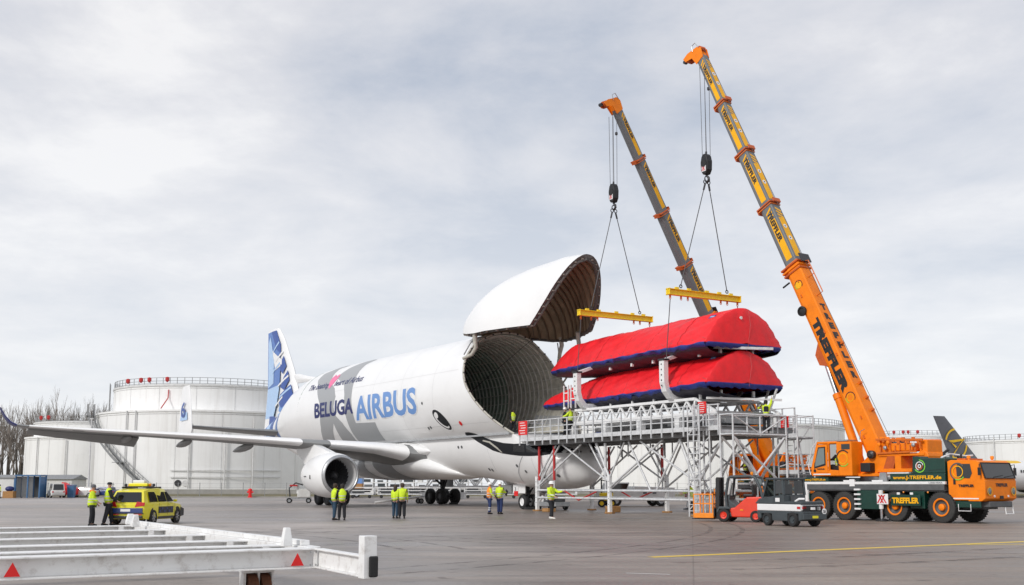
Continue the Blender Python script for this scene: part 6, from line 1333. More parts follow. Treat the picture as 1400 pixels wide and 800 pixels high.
# ------------------------------------------------------------------ people
def skin_mesh(name, verts, edges, radii, mat, parent, sub=1, root=0):
    me = bpy.data.meshes.new(name); me.from_pydata(verts, edges, []); me.materials.append(MATS[mat])
    o = bpy.data.objects.new(name, me); COL.objects.link(o)
    bm = bmesh.new(); bm.from_mesh(me); lay = bm.verts.layers.skin.verify(); bm.verts.ensure_lookup_table()
    for i, v in enumerate(bm.verts):
        r = radii[i]; v[lay].radius = r if isinstance(r, tuple) else (r, r)
        v[lay].use_root = (i == root)
    bm.to_mesh(me); bm.free()
    s = o.modifiers.new('skin', 'SKIN'); s.use_smooth_shade = True; s.branch_smoothing = .4
    q = o.modifiers.new('sub', 'SUBSURF'); q.levels = sub; q.render_levels = sub
    dg = bpy.context.evaluated_depsgraph_get(); dg.update(); nm = bpy.data.meshes.new_from_object(o.evaluated_get(dg)); o.modifiers.clear(); o.data = nm
    if not nm.materials: nm.materials.append(MATS[mat])
    nm.polygons.foreach_set('use_smooth', [True] * len(nm.polygons)); o.parent = parent; return o
class Sk:
    def __init__(s): s.v = []; s.e = []; s.r = []
    def add(s, p, r, link=None):
        s.v.append(tuple(p)); s.r.append(r); i = len(s.v) - 1
        if link is not None: s.e.append((link, i))
        return i
def person(label, x, y, face, z=0, h=1.78, top='hivis_yellow', legs='trousers_dark', shoes='shoe_black', head='helmet_white', armL=(.12, -.12), armR=(.12, -.12), elbL=.25, elbR=.25, stride=.12, lean=0, hold=None, arms_mat=None, female=False, coat=0, yaw=0, seated=False):
    """face: heading in radians. arm* = (swing forward, spread outward) in radians; elb* = bend of the forearm"""
    k = h / 1.78; T = thing('person', label, 'person', (x, y, z), face)
    wd = k * (.94 + .16 * ((len(label) * 7) % 10) / 10); T.scale = (wd, wd, k)
    sw = .185 if not female else .165
    def arm(s, swing, spread, bend):
        sh = Vector((lean * .45, s * sw, 1.44)); d = Vector((sin(swing), s * sin(spread) * -1 if spread < 0 else s * sin(spread), -cos(swing))).normalized()
        d = Vector((sin(swing), s * abs(sin(spread)), -cos(swing) * cos(spread))).normalized()
        el = sh + d * .29; d2 = (Matrix.Rotation(-bend, 3, 'Y') @ d).normalized(); d2 = Vector((d2.x, d2.y - s * .25 * sin(min(bend, 1.6)), d2.z)).normalized(); wr = el + d2 * .25; return sh, el, wr, d2
    A = {1: arm(1, armL[0], armL[1], elbL), -1: arm(-1, armR[0], armR[1], elbR)}
    hz = .95
    def leg(s):
        if seated: return Vector((0, s * .10, hz - .05)), Vector((.42, s * .12, hz - .02)), Vector((.46, s * .12, hz - .45)), s
        st = stride * s; return Vector((0, s * .095, hz - .05)), Vector((st * .6 + .03, s * .105, .50)), Vector((st, s * .11, .085)), s
    Lg = {s: leg(s) for s in (1, -1)}
    # body: one continuous skin from feet to head, with hands and fingers
    b = Sk(); pv = b.add((0, 0, hz), (.11, .085)); sp = b.add((lean * .15, 0, 1.15), (.095, .07), pv); ch = b.add((lean * .4, 0, 1.34), (.10, .075), sp); nk = b.add((lean * .55, 0, 1.50), .055, ch)
    hc = Vector((lean * .65 + .015, 0, 1.60)); yv = Vector((cos(yaw), sin(yaw), 0)); h0 = b.add(hc - Vector((0, 0, .045)), .062, nk); h1 = b.add(hc + Vector((0, 0, .03)) + yv * .005, (.080, .092), h0); h2 = b.add(hc + Vector((0, 0, .12)), (.066, .078), h1)
    for s in (1, -1):
        sh, el, wr, d2 = A[s]; i = b.add(sh - Vector((0, s * .02, .03)), .048, ch); i = b.add(el, .038, i); i = b.add(wr, .028, i); side = Vector((0, 1, 0)).cross(d2); side = side.normalized() if side.length > .1 else Vector((1, 0, 0)); lat = d2.cross(side).normalized()
        pm = wr + d2 * .075; i = b.add(pm, (.034, .018), i)
        for q, (o, l) in enumerate(((-.030, .062), (-.010, .075), (.010, .070), (.029, .055))):
            f1 = pm + side * o + d2 * (.03 + l * .5) + lat * .006; f2 = pm + side * o * 1.1 + d2 * (.02 + l) + lat * .03 * -s
            j = b.add(f1, .0095, i); b.add(f2, .008, j)
        j = b.add(wr + d2 * .045 + side * .045, .011, i); b.add(wr + d2 * .085 + side * .062, .009, j)
        hp, kn, an, _ = Lg[s]; i = b.add(hp, .085, pv); i = b.add(kn, .055, i); i = b.add(an, .040, i); fx = an + Vector((.13, s * .02, -.045)); b.add(fx, .035, i)
    skin_mesh('body', b.v, b.e, b.r, 'skin', T)
    # trousers
    t = Sk(); pv = t.add((0, 0, hz + .06), (.185, .155))
    for s in (1, -1):
        hp, kn, an, _ = Lg[s]; i = t.add(hp - Vector((0, 0, .06)), .118, pv); i = t.add(hp.lerp(kn, .5), .108, i); i = t.add(kn, .092, i); i = t.add(kn.lerp(an, .5), .086, i); t.add(an + Vector((0, 0, .0)), .078, i)
    skin_mesh('trousers', t.v, t.e, t.r, legs, T)
    for s in (1, -1):
        an = Lg[s][2]; f = MB(); rings = []
        for dx, w, zz, hh in ((-.085, .032, .045, .040), (-.05, .042, .06, .06), (.03, .044, .055, .052), (.11, .048, .040, .038), (.17, .040, .030, .028), (.195, .018, .022, .016)):
            rings.append([(an.x + dx, an.y + s * .015 * (dx + .05) * 4 + w * cos(q), an.z - .085 + zz + hh * sin(q)) for q in [2 * pi * j / 10 for j in range(10)]])
        f.loft(rings).build('shoe', shoes, T, smooth=60)
    # jacket
    j = Sk(); lo = hz - .02 - coat; base = j.add((0, 0, lo - .07), (.225 + coat * .25, .185 + coat * .25)); mid = j.add((lean * .15, 0, 1.12), (.215, .175), base); ch = j.add((lean * .38, 0, 1.33), (.220, .172), mid); nk = j.add((lean * .5, 0, 1.47), (.115, .105), ch); j.add((lean * .56, 0, 1.545), (.088, .084), nk)
    ae = []
    for s in (1, -1):
        sh, el, wr, d2 = A[s]
        if arms_mat is None:
            i = j.add(sh + Vector((0, s * .005, .0)), .098, ch); i = j.add(sh.lerp(el, .55), .084, i); i = j.add(el, .074, i); i = j.add(el.lerp(wr, .6), .064, i); j.add(wr, .055, i)
        else: j.add(sh + Vector((0, s * .008, .0)), .098, ch)
    skin_mesh('jacket', j.v, j.e, j.r, top, T)
    if arms_mat:
        for s in (1, -1):
            sh, el, wr, d2 = A[s]; MB().tube([sh, sh.lerp(el, .5), el, el.lerp(wr, .5), wr], [.085, .074, .064, .056, .048], 10).build('sleeve', arms_mat, T, smooth=60)
    # face
    fc = part('face', T, tuple(hc)); fc.rotation_euler = (0, 0, yaw)
    MB().loft([[(.088, -.008, .045), (.088, .008, .045), (.086, 0, .04)], [(.115, -.016, .0), (.115, .016, .0), (.09, 0, -.012)]]).build('nose', 'skin', fc, smooth=60)
    for s in (1, -1): MB().sphere((.082, s * .032, .045), .011, 8).build('eye', 'hair_dark', fc); MB().sphere((.0, s * .084, .02), .025, 8, sc=(.7, .35, 1.2)).build('ear', 'skin', fc, smooth=60)
    MB().box((.085, 0, -.042), (.012, .045, .008)).build('mouth', 'sign_red', fc)
    if head == 'helmet_white':
        MB().lathe([(.155, -.005), (.135, .0), (.128, .02), (.122, .07), (.098, .115), (.055, .138), (.01, .145)], (0, 0, .075), (0, 0, 1), 20).build('helmet', 'helmet_white', fc, smooth=60)
    elif head == 'cap':
        q = MB().lathe([(.105, 0), (.102, .05), (.075, .09), (.01, .105)], (0, 0, .07), (0, 0, 1), 16); q.loft([[(.08, -.07, .075), (.08, .07, .075), (.08, .07, .085), (.08, -.07, .085)], [(.18, -.045, .06), (.18, .045, .06), (.18, .045, .068), (.18, -.045, .068)]]); q.build('cap', 'trousers_dark', fc, smooth=50)
    elif head == 'beanie':
        MB().lathe([(.112, -.02), (.115, .02), (.108, .07), (.08, .11), (.01, .125)], (0, 0, .06), (0, 0, 1), 16).build('beanie', 'beanie_grey', fc, smooth=60)
    else:
        MB().lathe([(.088, -.09), (.104, -.03), (.108, .03), (.098, .08), (.065, .115), (.01, .128)], (-.018, 0, .05), (.12, 0, 1), 16).build('hair', head, fc, smooth=60)
        if female: MB().lathe([(.09, 0), (.10, -.12), (.08, -.26), (.03, -.32)], (-.05, 0, .06), (.1, 0, 1), 14).build('hair', head, fc, smooth=60)
    if hold == 'folder':
        p = A[-1][2]; o_ = MB().box((0, 0, 0), (.24, .02, .32)).build('clipboard', 'black_paint', T, loc=p + Vector((.06, .0, -.02))); o_.rotation_euler = (0, .5, 0)
    return T
def gp(px, py, Y): return None
# pair by the car
person('person in a yellow reflective coat and orange hood, standing behind the yellow car', -17.55, 47.5, R(20), h=1.72, top='hivis_yellow', legs='trousers_dark', head='beanie', coat=.16, armL=(.15, .15), elbL=.5, armR=(.1, .15), elbR=.9, stride=.05)
MB().torus((0, 0, 1.47), (.25, 0, 1), .10, .055, 16, 8).build('hood', 'hivis_orange', bpy.data.objects['person'], smooth=60)
person('person in a yellow vest and dark cap beside the open door of the yellow car', -17.05, 48.0, R(30), h=1.82, top='hivis_vest', legs='trousers_dark', head='cap', arms_mat='trousers_dark', armL=(.3, .25), elbL=.9, armR=(.25, .2), elbR=.7, stride=.18)
# pair in front of the engine
person('person in a yellow and navy jacket, left of two before the engine', -8.70, 55.6, R(35), h=1.78, top='hivis_yellow_navy', legs='trousers_teal', head='hair_brown', armL=(.2, .1), armR=(.2, .1), elbL=.6, stride=.06, lean=.05, yaw=-.9)
person('dark haired person in a yellow vest over dark sleeves, right of two before the engine', -8.27, 55.3, R(110), h=1.76, top='hivis_vest', legs='trousers_dark', head='hair_dark', arms_mat='trousers_dark', armL=(.25, .2), armR=(.2, .25), elbL=.8, elbR=.8, stride=.10)
# pair beyond
person('person with long brown hair in a yellow jacket, left of two below the wing root', -5.98, 58.2, R(75), h=1.72, top='hivis_yellow_navy', legs='trousers_teal', head='hair_brown', female=True, armL=(.15, .1), elbR=.6, stride=.05)
person('person in a yellow and navy jacket, right of two below the wing root', -5.6, 57.9, R(95), h=1.80, top='hivis_yellow_navy', legs='trousers_dark', head='hair_brown', armL=(.1, .15), armR=(.1, .15), stride=.10)
# by the nose wheel
person('person in a white helmet and orange vest with banded navy trousers', -1.32, 66.6, R(20), h=1.84, top='hivis_orange_band', arms_mat='hivis_yellow', legs='trousers_banded', armL=(.3, .1), elbL=1.0, elbR=.7, stride=.06)
person('person in a white helmet and plain yellow jacket holding a folder near the nose wheel', -.72, 66.7, R(60), h=1.86, top='hivis_yellow', legs='trousers_navy', armL=(.1, .1), armR=(.4, .1), elbR=1.3, stride=.06, hold='folder')
person('person in a white helmet, black trousers and white shoes with one arm raised forward', 1.98, 57.3, R(-35), h=1.86, top='hivis_yellow', legs='trousers_dark', shoes='shoe_white', armL=(.9, .2), elbL=.9, armR=(.3, .15), elbR=.9, stride=-.10)
# on and around the platform
p = acw(.75, -1.75); person('person in a yellow vest standing inside the open cargo bay', p[0], p[1], -HD, z=5.22, h=1.76, top='hivis_vest', legs='trousers_dark', head='hair_dark', arms_mat='trousers_dark', stride=.08)
p = acw(8.3, -2.55); person('person in dark clothes and white helmet at the platform railing', p[0], p[1], R(10), z=4.79, h=1.80, top='trousers_dark', legs='trousers_dark', armL=(.8, .2), elbL=.6, stride=.08)
p = acw(9.0, -2.6); person('person in a bright yellow jacket at the platform railing under the red wing tip', p[0], p[1], R(150), z=4.79, h=1.80, top='hivis_yellow', legs='trousers_dark', head='cap', armL=(.7, .2), elbL=.6, stride=.08)
p = acw(24.1, -.55); person('person in a yellow jacket and dark harness on the scaffold upper deck', p[0], p[1], R(80), z=4.40, h=1.76, top='hivis_yellow', legs='trousers_dark', head='hair_dark', armL=(1.2, .5), armR=(2.2, .35), elbR=.8, elbL=.4, stride=.08)
MB().box((-.06, 0, 1.28), (.3, .26, .30)).build('harness', 'trousers_dark', bpy.data.objects['person.012'], bevel=.06)
person('person in a yellow jacket stooping by the base post of the platform', 10.9, 68.2, R(170), h=1.80, top='hivis_yellow', legs='trousers_dark', head='helmet_white', lean=.25, armL=(.9, .1), armR=(.9, .1), elbL=.5, stride=.12)
person('person in a yellow jacket at the far left edge by the white hut', -66.4, 147.0, R(40), h=1.78, top='hivis_yellow', legs='trousers_dark', head='hair_dark')
# crane operators
q = bpy.data.objects['mobile_crane'].matrix_basis @ Matrix.Translation((-4.1, 0, 0)) @ Matrix.Rotation(pi, 4, 'Z')
w_ = q @ Vector((1.78, .9, 1.72)); person('person in a yellow vest operating the nearer crane from its cab', w_.x, w_.y, -H1 + pi, z=w_.z, h=1.74, top='hivis_vest', legs='trousers_dark', head='hair_dark', arms_mat='trousers_dark', armL=(.9, .1), armR=(.9, .1), elbL=.6, elbR=.6, seated=True)
q = bpy.data.objects['mobile_crane.001'].matrix_basis @ Matrix.Translation((-4.1, 0, 0)) @ Matrix.Rotation(ang2, 4, 'Z')
w_ = q @ Vector((1.78, -.9, 1.72)); person('person in a yellow vest operating the farther crane behind the platform', w_.x, w_.y, ang2 - hd2, z=w_.z, h=1.74, top='hivis_vest', legs='trousers_dark', head='hair_dark', arms_mat='trousers_dark', armL=(.9, .1), armR=(.9, .1), elbL=.6, elbR=.6, seated=True)
# ------------------------------------------------------------------ fuel tanks behind the apron
def stuff_part(o): o['kind'] = 'stuff'; return o
def ring_rail(parent, cx, cy, r, z, n, h=1.1):
    m = MB()
    for k in range(n):
        a = 2 * pi * k / n; m.bar((r * cos(a), r * sin(a), z), (r * cos(a), r * sin(a), z + h), .09)
    for zz in (z + h, z + h * .5, z + .12):
        pts = [(r * cos(2 * pi * k / n), r * sin(2 * pi * k / n), zz) for k in range(n + 1)]
        for a, b in zip(pts, pts[1:]): m.bar(a, b, .07)
    return stuff_part(m.build('railing', 'rail_grey', parent))
def tank(label, x, y, r, tiers, seams=24, reds=0, pipes=()):
    """tiers: (radius, bottom, top)"""
    T = thing('storage_tank', label, 'storage tank', (x, y, 0))
    for k, (rr, z0, z1) in enumerate(tiers):
        w = MB().lathe([(rr, z0), (rr, z1), (rr - .05, z1 + .02), (.3, z1 + rr * .05)], (0, 0, 0), (0, 0, 1), 96).build('wall', 'tank_white', T, smooth=30)
        MB().lathe([(rr + .02, z1 - .35), (rr + .16, z1 - .33), (rr + .16, z1 - .02), (rr - .1, z1)], (0, 0, 0), (0, 0, 1), 96, closed=False, caps=False).build('top_rim', 'tank_trim' if k else 'tank_white', w, smooth=30)
        MB().lathe([(rr + .004, z1 - .75), (rr + .05, z1 - .70), (rr + .05, z1 - .62), (rr + .004, z1 - .6)], (0, 0, 0), (0, 0, 1), 96, caps=False).build('wall_ring', 'tank_trim', w)
        for q in range(seams):
            a = 2 * pi * (q + .37 * k) / seams
            if -pi * .98 < (a if a < pi else a - 2 * pi) < -.02: MB().box((cos(a) * (rr + .015), sin(a) * (rr + .015), (z0 + z1) / 2 - .2), (.03, .10, (z1 - z0) * .96), M=Matrix.Rotation(a, 3, 'Z')).build('wall_seam', 'tank_trim', w)
    rr, z0, z1 = tiers[-1]; ring_rail(T, 0, 0, rr - .1, z1, int(rr * 5))
    for k in range(reds):
        a = -pi * .72 + .16 * k + .05 * (k % 2); MB().lathe([(.1, 0), (.35, .3), (.35, .8), (.1, .9)], ((rr + .1) * cos(a), (rr + .1) * sin(a), z1 + .3), (0, 0, 1), 8).build('foam_pourer', 'red_tube', T)
    for a, za, zb in pipes:
        R0 = tiers[0][0] + .3; MB().tube([(R0 * cos(a), R0 * sin(a), za), (R0 * cos(a), R0 * sin(a), zb)], .12, 6).build('riser_pipe', 'tank_trim', T)
    return T
t1 = tank('largest white storage tank at left, with a stepped top and outside stairs', -55.5, 205, 19, [(19, 0, 14.1), (16.3, 14.1, 18.6)], 16, 4, ((-2.05, 1, 14), (-1.95, 1, 14), (-1.45, 1, 12), (-1.15, 1, 11), (-.9, 1, 13)))
t2 = tank('smaller white storage tank at far left in front of the bare trees', -86.5, 233, 13, [(13, 0, 11.2), (11.4, 11.2, 14.2)], 10, 2, ((-2.1, 1, 11), (-1.6, 1, 10.5)))
t3 = tank('broad white storage tank behind the platform and cranes', 37.5, 226, 28, [(28, 0, 12.6)], 22, 6, ((-2.0, 1, 9), (-1.6, 1, 11), (-1.5, 1, 11)))
t4 = tank('distant white storage tank between the crane and the grey aircraft tail', 96, 272, 10, [(10, 0, 13.2)], 10, 4)
t5 = tank('white storage tank at far right beyond the parked airliner', 113, 241, 15.5, [(15.5, 0, 10.9)], 12, 3, ((-2.6, 1, 11.5), (-2.1, 1, 9)))
m = MB(); R1 = 19.75
def sp(a, z, r=R1): return Vector((r * cos(a), r * sin(a), z))
N = 34; A0, A1 = R(-150), R(-102); run = [sp(A0 + (A1 - A0) * k / N, 13.6 - 12.4 * k / N) for k in range(N + 1)]
stair = part('outside_stair', t1)
for off in (0, .9):
    m = MB()
    for k in range(N): m.bar(sp(A0 + (A1 - A0) * k / N, 13.6 - 12.4 * k / N, R1 + off), sp(A0 + (A1 - A0) * (k + 1) / N, 13.6 - 12.4 * (k + 1) / N, R1 + off), .10, .34); m.bar(run[k] * 1 + Vector((0, 0, 1.1)) if off == 0 else sp(A0 + (A1 - A0) * k / N, 14.7 - 12.4 * k / N, R1 + off), sp(A0 + (A1 - A0) * (k + 1) / N, 14.7 - 12.4 * (k + 1) / N, R1 + off), .07)
    for k in range(0, N + 1, 2): p = sp(A0 + (A1 - A0) * k / N, 13.6 - 12.4 * k / N, R1 + off); m.bar(p, p + Vector((0, 0, 1.1)), .07)
    stuff_part(m.build('stringer_rail', 'rail_grey', stair))
m = MB()
for k in range(2 * N): f = k / (2 * N); a = A0 + (A1 - A0) * f; m.bar(sp(a, 13.6 - 12.4 * f, R1), sp(a, 13.6 - 12.4 * f, R1 + .9), .28, .05)
stuff_part(m.build('treads', 'rail_grey', stair))
for f in (.0, .34, .66): a = A0 + (A1 - A0) * f; p = sp(a, 13.6 - 12.4 * f, R1 + .45); MB().box(p, (1.8, 1.4, .1), rz=a).build('landing', 'rail_grey', stair); mm = MB()
for k in range(5):     # scaffold-like landing at the head of the stair
    for q in (0, 1): mm.bar(sp(A0 - .04 + .02 * k, 13.4, R1 + q), sp(A0 - .04 + .02 * k, 15.6, R1 + q), .07)
stuff_part(mm.build('head_frame', 'rail_grey', stair))
m = MB()
for k in range(7):
    a = R(-168) + .03 * k
    for z in (14.2, 15.2, 16.4, 17.5, 18.6): m.bar((17.0 * cos(a), 17.0 * sin(a), z), (17.0 * cos(a + .03), 17.0 * sin(a + .03), z + .9 * (k % 2)), .08)
    m.bar((17.0 * cos(a), 17.0 * sin(a), 14.1), (17.0 * cos(a), 17.0 * sin(a), 19.6), .08)
stuff_part(m.build('upper_stair', 'rail_grey', t1))
for a, z, r in ((R(-88), 2.0, .55), (R(-84.5), 2.0, .5)):
    MB().lathe([(r, 0), (r, .08)], (19.02 * cos(a), 19.02 * sin(a), z), (cos(a), sin(a), 0), 18).build('manhole', 'dark_steel' if r > .52 else 'tank_trim', t1)
for z in (3.0, 4.1): 
    m = MB()
    for k in range(20): m.bar(sp(R(-92) + .05 * k, z, 19.25), sp(R(-92) + .05 * (k + 1), z, 19.25), .12)
    m.build('ring_pipe', 'tank_trim', t1)
MB().tube([(19.1 * cos(R(-98)), 19.1 * sin(R(-98)), 14.3), (16.6 * cos(R(-98)), 16.6 * sin(R(-98)), 16.2), (16.5 * cos(R(-98)), 16.5 * sin(R(-98)), 17.6)], .1, 6).build('foam_pipe', 'red_tube', t1)
# ------------------------------------------------------------------ perimeter fence, lamp poles
FN = thing('perimeter_fence', 'low grey wire fence along the grass in front of the tanks', 'fence', (0, 162, .15))
pm_ = MB().bb((-.04, -.04, 0), (.04, .04, 1.9)).mesh('post', 'rail_grey')
for k in range(58): mk('post', pm_, FN, (-88 + 3.1 * k, 0, 0))
for z in (.25, .7, 1.2, 1.75): MB().bar((-88, 0, z), (89, 0, z), .02).build('wire', 'rail_grey', FN)
WL = thing('low_wall', 'long low grey concrete wall at the foot of the tanks', 'wall', (0, 176, 0)); MB().bb((-110, 0, 0), (110, .4, 1.0)).build('wall_face', 'kerb_grey', WL); MB().bb((-110, -.05, 1.0), (110, .45, 1.12)).build('coping', 'container_white', WL)
def pole(label, x, y, h):
    T = thing('lamp_pole', label, 'pole', (x, y, 0)); MB().tube([(0, 0, 0), (0, 0, h)], [.14, .08], 8).build('shaft', 'tank_trim', T, smooth=60); MB().box((0, 0, h), (.5, .2, .12)).build('lamp_head', 'tank_trim', T)
pole('thin grey pole in front of the tank, beside the two people by the car', -59.6, 159.5, 11)
# ------------------------------------------------------------------ bare trees
def bare_tree(seed, h):
    rnd = random.Random(seed); tr = MB(); cr_ = MB()
    def grow(p, d, l, r, lev, mb):
        d = d.normalized(); q = p + d * l; mid = p.lerp(q, .5) + Vector((rnd.uniform(-1, 1), rnd.uniform(-1, 1), 0)) * l * .05
        mb.tube([p, mid, q], [r, r * .85, r * .68], 5 if lev < 2 else 3, caps=False)
        if lev >= 4: return
        n = (3, 4, 4, 4)[lev]
        for k in range(n):
            f = rnd.uniform(.35, 1.0) if k else 1.0; s = p.lerp(q, f); az_ = rnd.uniform(0, 2 * pi); sp_ = rnd.uniform(.25, .65) if k else rnd.uniform(.0, .2)
            nd = (d + Vector((cos(az_), sin(az_), 0)) * sp_ + Vector((0, 0, .28))).normalized(); grow(s, nd, l * rnd.uniform(.5, .72), r * rnd.uniform(.42, .6), lev + 1, cr_)
    grow(Vector((0, 0, 0)), Vector((rnd.uniform(-.05, .05), rnd.uniform(-.05, .05), 1)), h * .36, h * .0115, 0, tr)
    return tr.mesh('trunk', 'bark', 60), cr_.mesh('crown', 'twig', 60)
TV = [bare_tree(11 + k, 17 + k % 3) for k in range(6)]
rt = random.Random(5)
def plant(px, yy, k, s, label, group):
    xx = (px - 700) / 1536 * yy * 1.01
    T = thing('bare_tree', label, 'tree', (xx, yy, 0), rt.uniform(0, 6.28), group); T.scale = (s, s, s); a, b = TV[k % 6]; mk('trunk', a, T); mk('crown', b, T)
for i in range(30): plant(-14 + 3.3 * i + rt.uniform(-2, 2), rt.uniform(246, 285), i, rt.uniform(1.05, 1.4), 'leafless tall tree in the row behind the small tank at far left', 'bare trees at the far left')
for i in range(20): plant(46 + 5.6 * i + rt.uniform(-3, 3), rt.uniform(285, 320), i + 2, rt.uniform(1.4, 1.75), 'leafless tree showing above the small white tank', 'bare trees above the small tank')
for i in range(6): plant(1312 + 7 * i, rt.uniform(255, 262), i, rt.uniform(.55, .68), 'small leafless tree between the grey tail and the far right tank', 'bare trees at the right')
m = MB(); rb_ = random.Random(9)
for i in range(900):
    xx = rb_.uniform(-125, -92); yy = rb_.uniform(236, 246); zz = rb_.uniform(.2, 4.6) * rb_.uniform(.6, 1); s = rb_.uniform(.25, .6)
    a = rb_.uniform(0, 6.28); b = rb_.uniform(-1, 1); m.add([(xx, yy, zz), (xx + s * cos(a), yy + s * sin(a), zz + s * b), (xx + s * .3, yy + .2, zz + s)], [(0, 1, 2)])
o = m.build('undergrowth', 'bush'); kind(o, 'stuff')
# ------------------------------------------------------------------ huts and vehicles at the far left
CT = thing('site_hut', 'long low white hut with blue posts at the far left edge', 'hut', (-69.0, 152, 0))
for k in range(4): MB().bb((-9 + 3.0 * k, -1.5, .15), (-6.05 + 3.0 * k, 1.5, 2.6)).build('wall_panel', 'container_white', CT, bevel=.03)
MB().bb((-9.3, -1.7, 2.62), (3.1, 1.7, 2.78)).build('roof', 'deck_grey', CT)
for k in range(5): MB().bb((-9.1 + 3.0 * k, -1.62, 0), (-8.9 + 3.0 * k, -1.50, 2.6)).build('post', 'container_blue', CT)
BS = thing('shelter', 'small open blue framed shelter with dark inside next to the white hut', 'shelter', (-64.3, 151.5, 0))
for x in (-1.6, 0, 1.6):
    for y in (-1, 1): MB().bar((x, y, 0), (x, y, 2.9), .16).build('post', 'container_blue', BS)
MB().bb((-1.7, -1.1, 2.9), (1.7, 1.1, 3.05)).build('roof', 'container_blue', BS); MB().bb((.1, .9, .1), (1.6, 1.0, 2.8)).build('back_wall', 'hut_dark', BS); MB().bb((-1.6, .9, .1), (-.1, 1.0, 2.8)).build('poster', 'container_white', BS)
MB().bb((1.5, -1.0, .1), (1.6, 1.0, 2.8)).build('side_wall', 'container_blue', BS)
BD = thing('roof_shed', 'grey roofed low shed behind the white hut', 'shed', (-80, 178, 0)); MB().bb((-14, -3, 0), (12, 3, 2.6)).build('wall', 'container_white', BD); MB().prism([(-3.3, 2.6), (3.3, 2.6), (0, 3.3)], (-14.3, 0, 0), (0, 1, 0), (0, 0, 1), 26.6).build('roof', 'deck_grey', BD)
def small_car(name, label, x, y, a, mat, hgt, ln, cat, van=False):
    T = thing(name, label, cat, (x, y, 0), a); h = ln / 2
    MB().loft([[(xx, -.85 * w, z0), (xx, -.88 * w, z1 * .9), (xx, -.8 * w, z1), (xx, .8 * w, z1), (xx, .88 * w, z1 * .9), (xx, .85 * w, z0)] for xx, z0, z1, w in ((-h, .45, .9, .9), (-h * .95, .3, 1.0, 1), (h * .5, .25, 1.0, 1), (h * .96, .3, .85, .95), (h, .45, .65, .85))]).build('body', mat, T, smooth=40, bevel=.04)
    r0 = -h * (.97 if van else .8)
    MB().loft([[(r0, -.8, .98), (r0 + .1, -.68, hgt), (r0 + .1, .68, hgt), (r0, .8, .98)], [(h * .2, -.8, .98), (h * (.25 if van else .05), -.66, hgt), (h * (.25 if van else .05), .66, hgt), (h * .2, .8, .98)], [(h * .62, -.75, .96), (h * .58, -.72, 1.0), (h * .58, .72, 1.0), (h * .62, .75, .96)]]).build('cabin', mat, T, smooth=40, bevel=.05)
    for s in (-1, 1):
        MB().add([(r0 + .25, s * .80, 1.05), (h * .2, s * .80, 1.05), (h * .1, s * .70, hgt - .12), (r0 + .35, s * .70, hgt - .12)], [(0, 1, 2, 3)]).build('side_window', 'glass_dark', T)
        for xx in (-h * .62, h * .62): wheel_set(T, (xx, s * .78, .32), .32, .2, 'rubber', 'alloy')
    MB().add([(r0 - .01, -.65, 1.05), (r0 - .01, .65, 1.05), (r0 + .08, .6, hgt - .1), (r0 + .08, -.6, hgt - .1)], [(0, 1, 2, 3)]).build('rear_window', 'glass_dark', T)
    for s in (-1, 1): MB().box((-h - .01, s * .7, .8), (.03, .2, .18)).build('tail_lamp', 'tail_light', T)
    return T
small_car('parked_van', 'white van parked beside the blue shelter with its rear towards the apron', -61.5, 153, R(120), 'container_white', 1.9, 4.4, 'van', True)
small_car('parked_car', 'white car parked behind the blue post at left', -59.4, 157, R(175), 'container_white', 1.45, 4.1, 'car'); small_car('parked_car', 'dark blue car parked at the foot of the big tank stairs', -57.2, 158.5, R(170), 'car_blue', 1.42, 4.0, 'car')
RC = thing('red_container', 'small red covered cart behind the white van', 'cart', (-60.7, 156, 0)); MB().loft([[(-1, -.8, .4), (1, -.8, .4), (1, .8, .4), (-1, .8, .4)], [(-1.1, -.85, 1.4), (1.1, -.85, 1.2), (1.1, .85, 1.2), (-1.1, .85, 1.4)], [(-1, -.7, 2.1), (.2, -.7, 1.5), (.2, .7, 1.5), (-1, .7, 2.1)]]).build('cover', 'sign_red', RC, bevel=.05)
for x in (-.6, .6): wheel_set(RC, (x, -.7, .25), .25, .15, 'rubber', 'alloy')
BP = thing('blue_bin', 'slim blue waste bin on the kerb between the cars', 'bin', (-59.6, 153.5, 0)); MB().loft([[(-.4, -.35, 0), (.4, -.35, 0), (.4, .35, 0), (-.4, .35, 0)], [(-.5, -.45, 1.6), (.5, -.45, 1.6), (.5, .45, 1.6), (-.5, .45, 1.6)]]).build('tub', 'container_blue', BP, bevel=.04); MB().box((0, 0, 1.68), (1.1, 1.0, .12)).build('lid', 'container_blue', BP, bevel=.03)
BN = thing('crate_pile', 'wooden crate with a dark blue bag on top before the white hut', 'crate', (-66.2, 149.5, 0)); MB().bb((-.7, -.5, 0), (.7, .5, .9)).build('crate', 'wood', BN, bevel=.02); MB().sphere((0, 0, 1.2), .6, 12, sc=(1, .8, .6)).build('bag', 'navy', BN, smooth=60)
